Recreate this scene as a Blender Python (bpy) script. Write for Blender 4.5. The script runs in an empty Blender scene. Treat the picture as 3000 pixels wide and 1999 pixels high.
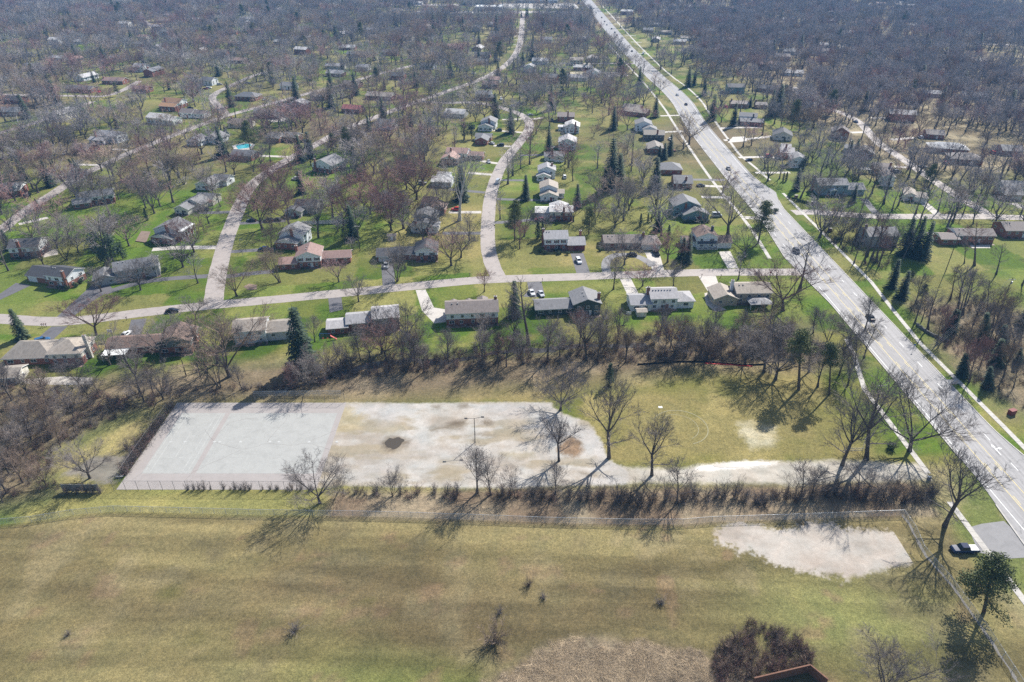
import bpy, math, random, numpy as np
from mathutils import Vector, Matrix
SC = bpy.context.scene
COL = SC.collection
rad = math.radians
# ------------------------------------------------------------------ camera, sky, sun, exposure
cam_d = bpy.data.cameras.new('camera'); cam = bpy.data.objects.new('camera', cam_d); COL.objects.link(cam)
cam.location = (0, 0, 120.0); cam.rotation_euler = (rad(90 - 31.5), 0, 0)
cam_d.sensor_width = 36.0; cam_d.lens = 24.0; cam_d.clip_start = 1.0; cam_d.clip_end = 9000.0
SC.camera = cam
SUN_EL, SUN_AZ = 42.0, 36.0            # elevation; azimuth right of the view direction
wd = bpy.data.worlds.new('World'); SC.world = wd; wd.use_nodes = True
wn = wd.node_tree.nodes; bg = wn['Background']
sky = wn.new('ShaderNodeTexSky'); sky.sky_type = 'NISHITA'; sky.sun_disc = False
sky.sun_elevation = rad(SUN_EL); sky.sun_rotation = rad(SUN_AZ); sky.air_density = 1.0; sky.dust_density = 1.0
wd.node_tree.links.new(sky.outputs[0], bg.inputs[0]); bg.inputs[1].default_value = 0.10
sd = bpy.data.lights.new('sun', 'SUN'); sd.energy = 5.0; sd.angle = rad(0.53); sd.color = (1.0, 0.96, 0.90)
so = bpy.data.objects.new('sun', sd); COL.objects.link(so)
sdir = Vector((math.sin(rad(SUN_AZ)) * math.cos(rad(SUN_EL)), math.cos(rad(SUN_AZ)) * math.cos(rad(SUN_EL)), math.sin(rad(SUN_EL))))
so.rotation_euler = sdir.to_track_quat('Z', 'Y').to_euler(); so.location = (200, 300, 400)
SC.view_settings.view_transform = 'Standard'; SC.view_settings.look = 'None'
SC.view_settings.exposure = 0.70; SC.view_settings.gamma = 1.0
SC.cycles.use_denoising = False
SC.cycles.max_bounces = 6; SC.cycles.diffuse_bounces = 2; SC.cycles.glossy_bounces = 2; SC.cycles.transmission_bounces = 2
SC.cycles.transparent_max_bounces = 12; SC.cycles.volume_bounces = 0
SC.cycles.use_adaptive_sampling = False
SC.render.filter_size = 1.05

# ------------------------------------------------------------------ measured layout, in metres (x right, y away)
HOUSES=[('rambling tan roofed house at the far left with a pale chimney',-141.2,181.3,4,'cream','brick','tan',[(-5.1,4.9,0,9.5,4.4,'h',0.42),
(-19.7,-5.0,1,10.5,2.7,'h',0.5)],[(5.5,4,8.2,'cream')],[],{}),
('small tan roofed outbuilding with yellow door behind rambling house',-152.9,170.5,10,'cream',None,'tan',[(-3.1,2.9,0,6.5,2.6,'x',0.35)],[],[],{'cat': 'shed'}),
('brown roofed house with grey-green gable and tall orange brick chimney',-109.2,188.0,7,'greygreen','brick','brown',[(-5.0,4.8,0,9.0,4.6,'y',0.42),
(-22.0,-4.8,1.5,7.5,2.7,'x',0.42)],[(5.4,3.5,7.6,'brick')],[],{'awning': (-22.2,-14.8)}),
('white house with stepped tan roofs beside tall dark spruce',-87.1,194.3,9,'white','greylight','tan',[(-5.1,5.2,0,8.5,5.0,'x',0.4),
(5.3,13.9,0.8,8,3.4,'x',0.36)],[(13.8,5,6.2,'white')],[],{}),
('light grey roofed house with dark blue shed wing on its left end',-43.0,203.2,10,'greysiding','brick','light',[(-4.6,4.2,0,8.5,4.9,'x',0.4),
(-13.5,-4.5,0.8,7.5,3.3,'x',0.36),
(-20.1,-13.3,0,6.5,2.5,'x',0.3)],[],[],{}),
('long white two level house with plain brown-grey roof and porch gables',-14.0,206.8,5,'white','brick','greybrown',[(-8.8,9.2,0,9,4.9,'x',0.42),
(-7.1,-5.1,9,3,3.4,'y',0.45),
(-1.6,0.3,9,3,3.4,'y',0.45),
(2.8,5.9,9,3.5,3.8,'y',0.45)],[(8.7,6,7.6,'brick')],[],{}),
('grey roofed house whose dark green gable faces the creek',26.4,213.3,6,'darkgreen','darkgreen','mid',[(-4.4,5.2,0,9.5,4.7,'y',0.4),
(-17.8,-4.3,1.5,7.5,2.7,'x',0.42)],[(4.9,2.5,7.6,'brick')],[],{}),
('white house with light grey roof, brick chimney and row of roof vents',54.8,217.8,3,'white','white','light',[(-4.6,5.1,0,8.5,4.6,'x',0.42),
(-11.9,-4.5,-0.8,8,2.8,'x',0.38),
(5.2,11.4,0.5,7.5,3.0,'h',0.38)],[(-5.1,3.5,7.4,'brick')],[],{'vents': 1}),
('tan sided house with pale chimney and round patio by main road',88.3,222.5,2,'tan','tan','tan',[(-5.8,7.1,0,8.5,4.4,'x',0.4),
(-14.2,-5.8,-1.5,9,2.9,'y',0.42)],[(-6.7,4,7.6,'white')],[],{}),
('dark roofed split level with broad brick chimney and white garage door',-175.9,236.1,-14,'white','brick','dark',[(-3.8,6.1,0,8.5,4.6,'x',0.4),
(-14.7,-3.6,1.2,9,2.7,'x',0.42)],[(5.5,-0.4,7.4,'brick')],[(1,0.05,0.42)],{}),
('grey corner house half hidden by a spreading bare tree',-147.4,243.1,24,'greysiding','greysiding','mid',[(-7.8,7.8,0,9,4.6,'x',0.42),
(-15.4,-7.7,-1,7.5,2.7,'y',0.4)],[],[],{}),
('white house with tall white porch columns and brown deck',-153.2,277.4,-12,'white','brick','mid',[(-5.5,6.2,3.5,10,5.0,'y',0.4),
(-5.2,4.9,0,4.5,2.6,'y',0.35)],[(1.5,3.3,7.8,'brick')],[],{'columns': 1}),
('white split level over brick with narrow chimney in its gable',-96.8,271.2,-8,'white','white','mid',[(-5.0,5.8,4.5,9,5.2,'y',0.42),
(-5.0,4.4,0,5.5,2.9,'y',0.38)],[(1.1,4.4,7.9,'brick')],[],{'wingbase': 'brick'}),
('white house with pinkish brown roof and dark red shutters',-82.6,253.3,7,'white','brick','pink',[(-4.8,4.8,0,9.5,4.9,'y',0.42),
(-11.6,-4.7,-1,6.5,2.6,'x',0.45),
(4.8,16.4,2.5,7,2.7,'x',0.4)],[(-5.2,6,7.2,'brick')],[],{'shut': 'maroon'}),
('dark roofed house tucked behind white split level and board fence',-103.3,309.4,-8,'greysiding','greysiding','dark',[(-5.3,2.7,0,6,2.7,'y',0.35),
(-2.5,8.4,5,9,3.6,'x',0.4)],[],[],{}),
('dark roofed ranch with white garage and black shuttered gable end',-35.7,259.8,5,'white','brick','dark',[(-4.2,4.8,0,9,4.3,'y',0.42),
(-13.3,-4.1,1.5,7.5,2.7,'x',0.4),
(-20.2,-13.2,0.5,8,2.6,'x',0.4)],[],[(2,0.1,0.9)],{'shut': 'black'}),
('cream split level with square brick chimney and brown deck',-39.9,289.7,-6,'cream','cream','mid',[(-6.0,6.1,0,7,2.8,'y',0.4),
(-6.0,4.0,6.5,8.5,4.9,'y',0.4)],[(-3.8,0.6,5.4,'brick')],[],{}),
('brown roofed bungalow with tan gable behind cream split level',-35.8,312.8,-5,'tan','brick','brown',[(-3.5,3.3,0,8,2.7,'y',0.42),
(-8.8,-1.8,6,9,3.0,'x',0.42)],[],[],{}),
('white colonial with dark red shutters and dark red garage door',18.8,270.7,3,'white','brick','light',[(-4.9,5.1,0,9,5.2,'x',0.42),
(5.1,12.4,-1.2,8.5,2.8,'x',0.42)],[(-5.2,4,8.2,'brick'),
(11.4,7,5.8,'brick')],[(1,0.32,0.98)],{'shut': 'maroon','gdoor': 'maroon'}),
('long brown roofed ranch with hipped white garage and circular drive',51.4,271.2,2,'brick','brick','greybrown',[(-11.6,5.0,1.5,8.5,2.7,'x',0.42),
(4.4,12.2,-0.8,9.5,2.7,'h',0.42)],[(5.7,5,5.8,'brick')],[(1,0.12,0.88)],{'garwall': 'white'}),
('white colonial with brown roof, pillared front porch and white garage',83.5,271.2,2,'white','white','brown',[(-3.9,4.9,1.5,9.5,5.2,'y',0.4),
(4.9,11.2,1.0,7.5,2.7,'x',0.45),
(-9.2,-3.9,3,6,2.6,'x',0.3)],[(3.6,6.5,8.0,'dark')],[(1,0.1,0.9)],{'porch': 1}),
('teal blue sided house with grey gables and small brick chimney',86.8,304.7,3,'teal','teal','mid',[(-5.8,6.0,0,6.5,2.9,'y',0.38),
(-9.3,3.4,6,10,5.0,'y',0.4)],[(-3.8,6,6.4,'brick')],[],{}),
('white house with very pale roof, open garage wing and slim chimney',22.9,304.7,-2,'cream','brick','pale',[(-5.1,5.6,0,8,4.4,'x',0.33),
(-11.8,-4.8,3,8,2.7,'x',0.3),
(-4.8,4.1,8,6,3.2,'y',0.35)],[(1.4,0,6.6,'brick')],[(1,0.1,0.95)],{}),
('white two level house with tan roof and little sunroom',18.6,330.7,-2,'white','white','tan',[(-4.3,4.4,0,5,2.9,'y',0.4),
(-4.4,4.3,5,9,5.2,'y',0.4),
(4.4,7.7,5,6,2.6,'x',0.3)],[],[],{}),
('white gabled house with two pairs of black shutters by curving street',18.4,362.4,-2,'white','white','light',[(-4.9,2.4,0,4,2.7,'y',0.4),
(-4.1,5.1,4,8.5,4.8,'y',0.42)],[(3.3,9,7.4,'brick')],[],{'shut': 'black'}),
('grey roofed white house with chimney just above black shuttered house',26.7,397.2,-3,'white','white','mid',[(-2.1,3.8,0,8,3.6,'x',0.4),
(-7.7,-2.0,2,7,2.7,'x',0.4)],[(-3.2,5,6.8,'brick')],[],{}),
('white house with pale grey gable roof on outside of the curve',34.4,422.2,-6,'white','white','light',[(-5.7,5.0,0,12,4.6,'y',0.42)],[],[],{}),
('white gabled house with flat carport and slim brick chimney',41.0,461.4,-6,'white','white','pale',[(-5.8,3.7,0,11,4.4,'y',0.42),
(-10.4,-5.4,6,5,2.5,'x',0.12)],[(1.2,-0.2,7.4,'brick')],[],{}),
('brown brick house with tall red chimney near street bend',37.2,491.8,-4,'brick','brick','greybrown',[(-5.1,6.5,0,9,3.8,'x',0.4)],[(2.1,-0.2,7.6,'brick')],[],{}),
('pinkish tan roofed house with red brick chimney below the curve',-35.9,391.0,-8,'white','brick','pink',[(-5.1,4.3,0,10,3.6,'y',0.42),
(-4.3,8.1,9,9,4.6,'x',0.42),
(8.1,17.0,12,7,2.7,'x',0.38)],[(-0.2,-0.2,6.0,'brick'),
(-1.5,10,7.2,'brick')],[],{}),
('white gabled house with lower wing and brick chimney near dark spruce',-18.3,467.0,-8,'white','white','mid',[(-4.5,4.9,0,5.5,2.7,'y',0.4),
(-3.7,6.4,5.5,9,4.8,'y',0.42)],[(2.1,5.2,7.4,'brick')],[],{}),
('small red brick house with grey gable beside two parked dark cars',-19.9,433.5,-8,'brick','brick','mid',[(-3.5,4.2,0,9,3.0,'y',0.45),
(-5.1,5.1,9,7,2.7,'x',0.4)],[],[],{}),
('pale roofed low house under a white barked tree',-37.6,352.8,-6,'white','white','pale',[(-5.3,5.4,0,9,2.8,'x',0.36),
(-3.9,3.1,8,7,3.2,'x',0.36)],[],[],{}),
('grey roofed house with long ridge beside main road sidewalk',92.1,459.6,-6,'white','white','mid',[(-4.9,3.9,0,7,3.0,'y',0.4),
(-9.7,1.0,6,11,4.6,'y',0.4)],[],[],{}),
('dark walled house with tan roof and centre brick chimney',91.2,443.6,-4,'dark','dark','tan',[(-6.1,6.8,0,8.5,3.8,'x',0.42)],[(2.3,0.5,6.8,'brick')],[],{}),
('low tan roofed house partly behind three spruces',87.8,414.4,-4,'cream','brick','tan',[(-4.9,4.6,0,12,2.8,'y',0.4)],[],[],{}),
('grey hip roofed house just above the teal blue house',88.6,373.7,-3,'brick','brick','mid',[(-6.1,6.1,0,11,2.9,'h',0.45)],[],[],{}),
('grey roofed low house with chimney left of roadside trees',91.5,350.1,-3,'brick','brick','mid',[(-5.8,3.6,0,11,3.0,'x',0.45)],[(0.4,2,5.8,'brick')],[],{}),
('brown and tan roofed house with two offset gables left of main road',88.1,509.6,-30,'brick','brick','tan',[(-7.3,9.8,0,9,3.0,'x',0.42),
(-11.6,1.2,8,9,3.4,'x',0.42)],[],[],{}),
('large blue-grey colonial with white trimmed windows and pedimented porch',164.4,340.4,1,'bluegrey','bluegrey','mid',[(-6.8,8.5,0,9.5,5.3,'x',0.42),
(8.5,17.6,0,9,2.9,'x',0.42)],[(-7.1,6,8.2,'brick')],[],{'portico': 1,'wtrim': 1}),
('white house with dark gable over brick garage beside main road',166.3,480.5,-14,'white','brick','mid',[(-8.3,7.0,0,7,2.9,'x',0.4),
(-9.1,2.6,6,8,5.0,'x',0.4)],[(0.0,5,7.0,'dark')],[],{}),
('dark roofed cream house right of the bright concrete pad',175.8,443.6,-16,'cream','cream','dark',[(-7.0,4.4,0,12,3.2,'y',0.42)],[],[],{}),
('white and brick house with chimney beside parked red car',163.6,403.9,-10,'white','brick','light',[(-3.8,4.0,0,9,3.6,'x',0.4),
(-2.2,3.1,8,6,4.6,'x',0.4)],[(-0.6,4,7.6,'brick')],[],{}),
('narrow white house with steep mottled grey roof by main road',162.6,385.6,-10,'white','white','mid',[(-3.0,5.1,0,10,5.0,'y',0.42)],[],[],{}),
('dark teal house with row of white windows above the bend',184.3,586.4,-4,'teal','teal','dark',[(-6.8,6.8,0,9,4.9,'x',0.42)],[],[],{'wtrim': 1}),
('grey roofed brick ranch with two chimneys left of dark spruce',173.2,534.7,-6,'brick','brick','greybrown',[(-7.0,5.9,0,8,3.0,'x',0.36),
(11.1,19.4,-1,7,2.8,'x',0.36)],[(-6.3,4,5.8,'brick'),
(11.6,3,5.6,'brick')],[],{}),
('grey gabled house beyond the power lines and blue tarp',210.5,405.4,-22,'greysiding','greysiding','mid',[(-5.1,4.7,0,10,3.0,'y',0.42),
(-11.2,-4.7,8,7,2.8,'x',0.4)],[],[],{}),
('tall white house with row of windows beside power pole',200.2,354.0,-14,'white','white','greybrown',[(-2.9,3.0,0,11,5.0,'y',0.38)],[(2.6,9,7.6,'brick')],[],{}),
('pinkish roofed brick house behind power lines with white patio roof',206.3,373.7,-14,'brick','brick','greybrown',[(-4.2,4.6,0,10,3.0,'x',0.42)],[(3.8,2,6.4,'brick')],[],{}),
('tan roofed house with white garage doors at side street bend',202.6,330.6,-20,'white','white','tan',[(-4.7,0.8,0,10,3.0,'y',0.42),
(0.0,5.5,-1,8,2.8,'h',0.4)],[],[(1,0.1,0.9)],{}),
('wide house with bright pale roof under woodland trees',265.8,414.4,-16,'brick','brick','pale',[(-10.6,10.6,0,11,3.0,'h',0.42)],[],[],{}),
('purple grey roofed house below the pale roofed woodland house',264.0,392.4,-16,'brick','brick','greybrown',[(-8.8,8.3,0,11,3.0,'h',0.42)],[],[],{}),
('grey house mostly hidden behind tall bare trees at the crossroads',160.8,274.3,2,'greysiding','greysiding','mid',[(-6.9,6.3,0,10,5.0,'x',0.42)],[(-6.6,5,8.2,'brick')],[],{}),
('white walled house with low brick pier and bright concrete patio',198.5,275.8,-2,'white','brick','greybrown',[(-4.4,12.0,2,8,3.8,'x',0.4),
(-11.7,-4.1,0,7,2.8,'x',0.36)],[],[],{}),
('grey roofed brick house at the right edge above sloping lawn',224.5,283.9,-1,'brick','brick','greybrown',[(-5.1,8.4,0,10,3.6,'x',0.42)],[],[],{}),
('dark roofed house with white garage door at the far right edge',255.0,332.4,-6,'white','brick','mid',[(-6.3,3.3,0,10,2.9,'x',0.42),
(-3.0,7.4,8,8,4.6,'x',0.42)],[],[(0,0.45,0.95)],{}),
('low house showing bright eave in woods near the right edge',301.8,409.8,-10,'brick','brick','mid',[(-5.8,5.3,0,10,3.0,'x',0.42)],[],[],{}),
('tall pale gabled brick house right of the reddish tree',212.9,447.1,-18,'brick','brick','greybrown',[(-5.0,5.0,0,10,4.6,'y',0.55)],[],[],{}),
('low dark roofed house in deep shade behind bare trees',213.3,589.2,-30,'brick','brick','dark',[(-11.1,11.1,0,9,3.0,'x',0.42)],[],[],{}),
('brown house among dense trunks right of centre woodland',275.1,447.1,-16,'brick','brick','greybrown',[(-5.9,4.9,0,9,3.0,'x',0.42)],[],[],{}),
('pale fronted house with white columns deep in woods',271.5,738.1,-6,'tan','tan','greybrown',[(-6.7,9.6,0,10,4.6,'x',0.42)],[],[],{'wtrim': 1}),
('grey roofed house with small white dormers at the left edge',-257.1,336.7,14,'white','brick','mid',[(-6.9,5.4,0,11,3.4,'x',0.45)],[],[],{'dormers': 3}),
('white house with grey roof half hidden in trees left',-206.2,323.1,26,'white','brick','mid',[(-7.2,8.8,3,8.5,4.2,'x',0.42),
(-9.2,-1.6,0,7,2.7,'x',0.4)],[],[],{}),
('dark roofed white house with brick base near left edge',-204.5,263.0,10,'white','brick','dark',[(-5.3,6.2,0,9.5,4.6,'x',0.42)],[(-0.9,0,7.4,'brick')],[],{}),
('stepped grey roofed house with cream gable by left street',-158.6,312.2,-10,'cream','cream','mid',[(-3.9,3.2,0,8,2.9,'y',0.45),
(-3.9,6.4,7,8,3.2,'y',0.42),
(-1.4,7.8,14,8,3.2,'x',0.42)],[],[],{}),
('grey roofed white gabled house farther up left street',-161.8,347.8,-10,'white','white','mid',[(-4.7,5.0,0,9,2.9,'y',0.42),
(0.0,8.5,8,8,3.2,'x',0.42)],[],[],{}),
('white two level house with red brick chimney in grey gable',-107.4,377.6,-22,'white','brick','mid',[(-5.7,7.5,0,13,4.6,'y',0.4)],[(-3.3,-0.2,7.6,'brick')],[],{}),
('grey roofed white house just below turquoise swimming pool',-157.7,399.5,-12,'white','brick','mid',[(-8.8,4.4,0,9,3.2,'x',0.42)],[],[],{}),
('grey roofed white house with pale blue porch left of pool',-190.9,436.8,-14,'white','white','mid',[(-5.1,5.2,0,10,3.4,'y',0.42),
(-6.2,1.4,10,7,2.8,'x',0.4)],[],[],{}),
('low white gabled house left of pale blue porch house',-200.9,431.8,-14,'white','white','mid',[(-4.7,5.2,0,9,3.0,'y',0.45)],[],[],{}),
('grey roofed house right of the swimming pool under bare tree',-152.6,438.5,-14,'white','brick','mid',[(-4.8,4.5,0,10,3.2,'x',0.42),
(4.8,13.9,4,9,3.2,'x',0.42)],[],[],{}),
('long white house with pale terrace right of upper street',-177.6,503.1,-12,'white','brick','mid',[(-9.1,1.6,0,9,3.6,'x',0.42),
(1.6,10.7,0,8,3.0,'x',0.42)],[],[],{}),
('blue-grey house with red chimney and low red roofed wing',-162.3,527.7,-12,'bluegrey','brick','light',[(-5.6,7.8,0,9,4.4,'y',0.36),
(-12.8,-4.5,-2,7,2.7,'x',0.4)],[(-6.5,4,7.0,'brick')],[],{}),
('grey roofed white house with tall red brick chimney near loop street',-235.0,504.4,-14,'white','white','greybrown',[(-5.4,4.9,0,9,3.4,'x',0.42),
(4.9,14.0,1,8,3.0,'x',0.42)],[(-5.7,0,7.8,'brick')],[],{}),
('orange brown roofed house with two chimneys above pale wing',-260.4,525.4,-14,'white','brick','orange',[(-3.4,10.1,0,8,3.4,'x',0.4),
(-7.3,7.8,9,9,4.6,'x',0.42)],[(-4.1,9,7.4,'brick')],[],{}),
('wide pale grey roofed white house with white car at its end',-248.5,486.5,-16,'white','white','pale',[(-7.9,5.3,0,10,4.0,'x',0.42),
(5.3,14.3,0,9,3.0,'x',0.42)],[],[],{}),
('long white house with red chimney beside second left street',-257.9,436.8,-16,'white','white','light',[(-9.6,6.7,2,9,4.4,'x',0.42),
(-11.1,0.5,-3,6,2.6,'x',0.38)],[(-7.2,-0.2,7.4,'brick')],[],{}),
('brown roofed house with red end chimney left of long white house',-262.6,412.9,-16,'brick','brick','greybrown',[(-6.4,6.4,0,10,3.2,'x',0.42)],[(1.8,1,6.4,'brick')],[],{}),
('pinkish roofed ranch with chimney on an open lawn upper left',-348.0,623.7,-8,'brick','brick','pink',[(-9.6,10.2,0,9,3.0,'x',0.42)],[(-8.9,3,5.8,'brick')],[],{}),
('grey roofed long ranch beside a parked dark car upper left',-358.4,589.2,-10,'tan','brick','mid',[(-12.2,11.6,0,9,3.0,'x',0.42)],[],[],{}),
('red brick house right of the lone dark pine',-307.4,588.1,-10,'brick','brick','pink',[(-6.7,6.5,0,9,3.0,'x',0.42)],[],[],{}),
('broad grey roofed house inside the loop street',-211.0,559.5,-10,'brick','brick','mid',[(-8.7,9.3,0,11,3.2,'h',0.42)],[],[],{}),
('white gabled house beside loop street end',-264.0,618.8,-14,'white','white','mid',[(-5.8,5.8,0,9,4.2,'x',0.42)],[],[],{}),
('white house with grey roof near top of loop street',-189.3,600.7,-10,'teal','white','mid',[(-6.2,6.2,0,9,3.4,'x',0.42)],[],[],{}),
('white gabled house with brick chimney upper left lawn',-352.8,681.3,-10,'white','white','light',[(-4.9,6.9,0,10,4.4,'x',0.45)],[(5.3,2,7.0,'brick')],[],{}),
('pale roofed house with white eaves by upper street',-162.9,657.9,-12,'white','brick','light',[(-7.5,8.1,0,10,3.0,'x',0.42)],[],[],{}),
('brown roofed house beside straight upper street',-154.3,562.1,-10,'brick','brick','greybrown',[(-6.1,6.4,0,9,3.0,'x',0.42)],[],[],{}),
('white walled house showing one window at far left',-459.2,686.5,-8,'white','white','mid',[(-4.9,5.1,0,9,4.4,'x',0.42)],[],[],{}),
('red ended brown house beside white house far left',-439.7,675.5,-8,'brick','brick','brown',[(-6.9,7.1,0,9,3.0,'x',0.42)],[],[],{}),
('long grey roofed ranch at the left edge of picture',-365.5,509.6,-4,'greysiding','brick','mid',[(-10.6,7.4,0,10,3.0,'x',0.42)],[],[],{}),
('dark roofed house with white gable near left edge',-387.8,589.2,-8,'white','brick','dark',[(-7.9,4.9,0,10,3.6,'x',0.42)],[],[],{}),
('low dark roofed house near the left border',-389.3,549.4,-8,'brick','brick','dark',[(-6.8,8.0,0,9,3.0,'x',0.42)],[],[],{}),
('grey roofed white house left of dark evergreen clump',-87.4,470.8,-14,'white','white','mid',[(-5.6,6.1,0,10,3.8,'x',0.42)],[],[],{}),
('long tan roofed house beneath bare trees upper middle',-105.6,562.1,-14,'cream','brick','tan',[(-11.3,10.7,0,10,3.0,'x',0.42)],[],[],{}),
('red roofed house in trees left of upper middle street',-119.8,518.5,-14,'brick','brick','red',[(-6.6,7.7,0,9,3.0,'x',0.42)],[],[],{}),
('grey house with red chimney and pinkish garage above cul-de-sac',-24.9,562.1,-8,'bluegrey','brick','mid',[(-4.1,8.1,0,9,4.4,'x',0.42),
(2.9,11.6,-2,7,2.7,'x',0.4)],[(5.8,4,7.0,'brick')],[],{}),
('pale roofed house behind blue trim house',-19.3,606.7,-10,'white','brick','pink',[(-6.3,6.9,0,9,3.2,'x',0.42)],[],[],{}),
('white walled house with flat bluish porch roof by far street',-16.1,628.2,-10,'white','white','pink',[(-4.5,5.2,0,10,3.0,'x',0.35)],[],[],{}),
('pale blue grey two level house right of far street',16.8,679.2,-10,'white','white','light',[(-6.2,4.8,0,9,4.4,'y',0.42)],[],[],{}),
('white house with bright gable roof right of far street',27.9,721.5,-8,'white','white','pale',[(-8.0,7.3,0,10,3.2,'x',0.42)],[],[],{}),
('cream house with long yard and dark fence upper centre',63.6,717.5,-4,'cream','cream','tan',[(-6.5,6.5,0,9,4.6,'x',0.42)],[],[],{}),
('grey gabled house beside sandy yard left of main road',74.3,654.5,-8,'white','white','mid',[(-6.7,6.0,0,11,3.6,'y',0.42)],[],[],{}),
('dark trimmed white house right of far street',39.5,860.1,-6,'white','white','mid',[(-6.8,6.8,0,10,4.4,'x',0.42)],[],[],{}),
('low tan house upper middle under reddish trees',-64.0,817.3,-8,'tan','brick','pink',[(-8.1,8.1,0,9,3.0,'x',0.42)],[],[],{}),
('green grey house beside conifers upper middle left',-129.1,773.5,-8,'greygreen','brick','mid',[(-7.7,7.7,0,9,3.4,'x',0.42)],[],[],{}),
('low teal roofed house below evergreen upper middle left',-162.7,764.4,-8,'teal','brick','mid',[(-10.7,13.0,0,9,3.0,'x',0.42)],[],[],{}),
('white gabled house with carport upper middle left',-143.4,686.5,-10,'white','white','light',[(-4.9,7.0,0,9,3.4,'x',0.42)],[],[],{}),
('brick house with white car upper middle left',-138.2,606.7,-14,'brick','brick','greybrown',[(-7.0,8.3,0,10,3.2,'x',0.42)],[],[],{}),
('dark brick house beneath wide bare crown upper middle',-103.6,644.4,-12,'brick','brick','dark',[(-6.6,6.6,0,10,3.4,'x',0.42)],[],[],{}),
('tan house with white car left of far street',-29.0,721.5,-8,'tan','brick','mid',[(-6.5,5.1,0,9,3.0,'x',0.42)],[],[],{}),
('dark roofed house above white car left of far street',-30.4,759.9,-8,'dark','brick','dark',[(-9.1,7.6,0,9,3.2,'x',0.42)],[],[],{})]
ROADS=[('near_street',6.4,'street',[(-204.2,213.3),
(-190.3,212.0),
(-178.6,210.6),
(-166.3,208.9),
(-156.2,209.1),
(-143.5,212.4),
(-132.5,215.6),
(-120.7,218.7),
(-108.5,221.4),
(-88.3,225.6),
(-64.8,230.7),
(-38.0,236.5),
(-15.8,241.5),
(1.3,243.2),
(18.6,244.1),
(36.1,245.7),
(68.6,248.2),
(86.3,249.0),
(105.0,249.0),
(116.7,249.0)]),
('left_street',7.0,'street',[(-109.9,220.9),
(-114.7,236.1),
(-118.8,250.3),
(-123.7,268.9),
(-128.9,291.4),
(-134.4,319.1),
(-139.7,349.0),
(-139.2,368.2),
(-134.6,396.7),
(-127.5,422.2),
(-115.6,468.9),
(-105.3,492.6),
(-93.7,516.3),
(-78.6,549.4),
(-61.2,580.9),
(-43.2,614.5),
(-27.0,647.7),
(-13.3,686.5),
(-2.4,733.9),
(6.9,807.2),
(11.3,907.2),
(14.3,1049.0),
(16.6,1175.3)]),
('curving_street',6.4,'street',[(-5.2,243.1),
(-8.5,257.2),
(-10.3,271.9),
(-11.0,288.0),
(-11.4,307.5),
(-11.2,333.5),
(-9.9,358.4),
(-6.8,386.5),
(-3.2,406.8),
(2.1,427.0),
(6.5,447.1),
(11.2,468.9),
(12.5,484.5),
(11.3,498.9),
(6.8,514.0),
(-0.7,525.4),
(-10.7,539.5),
(-22.2,549.4),
(-33.7,554.4),
(-53.9,550.9),
(-70.4,557.0)]),
('second_left_street',6.4,'street',[(-232.4,275.0),
(-233.2,288.0),
(-235.7,304.7),
(-238.4,324.1),
(-238.2,340.0),
(-239.1,353.6),
(-240.6,370.7),
(-237.5,389.7),
(-235.7,408.3),
(-232.1,423.1),
(-226.0,450.6),
(-218.0,478.5),
(-209.2,509.6),
(-192.1,539.5),
(-177.6,567.4),
(-162.1,599.6),
(-147.8,620.0),
(-136.8,647.7),
(-119.5,679.2),
(-97.0,717.5)]),
('loop_street',6.0,'street',[(-209.7,514.0),
(-227.2,544.4),
(-239.9,564.7),
(-245.1,586.4),
(-243.2,611.5),
(-240.9,637.8),
(-238.3,661.3),
(-231.3,686.5)]),
('upper_left_street',6.0,'street',[(-432.2,583.6),
(-400.7,580.9),
(-378.3,577.0),
(-355.3,578.1),
(-328.4,571.6),
(-326.1,600.7),
(-331.2,637.8)]),
('far_left_lane',6.0,'street',[(-478.1,994.9),
(-522.0,1065.4),
(-563.3,1136.4),
(-586.3,1195.7)]),
('left_edge_street',6.0,'street',[(-344.4,456.0),
(-341.0,468.9),
(-336.2,480.5),
(-334.1,501.0),
(-332.2,527.7),
(-330.1,557.0)]),
('side_street',6.8,'street',[(136.4,315.1),
(146.6,316.1),
(156.0,313.2),
(175.5,309.8),
(199.8,309.8),
(224.1,309.8),
(244.2,308.3),
(267.0,306.6)]),
('wood_street',6.0,'street',[(229.4,309.4),
(229.8,318.4),
(229.3,327.5),
(229.4,344.8),
(230.4,368.6),
(231.9,392.4),
(233.5,419.0),
(233.0,433.5),
(240.4,468.9),
(245.1,488.5),
(245.5,514.0),
(238.6,537.1),
(233.4,562.1),
(240.8,612.7)]),
('upper_cross_street',6.0,'street',[(47.0,728.1),
(75.8,725.6),
(97.7,727.3),
(126.5,725.6)]),
('far_wood_street',6.0,'street',[(589.9,849.0),
(486.6,860.1),
(402.0,860.1),
(370.0,843.5)])]
MAIN=[(40,125.6,15.8),(150,125.6,15.8),(250,125.6,15.8),(370,125.6,15.6),(420,126.4,15.6),(470,127.5,15.6),(510,130,15.6),(552,133.5,16),(600,133.5,16),(650,131,16),(734,129.5,16),(830,128,16.5),(989,130,17),(1179,133,17),(1385,136,17),(1700,140,17)]
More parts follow.
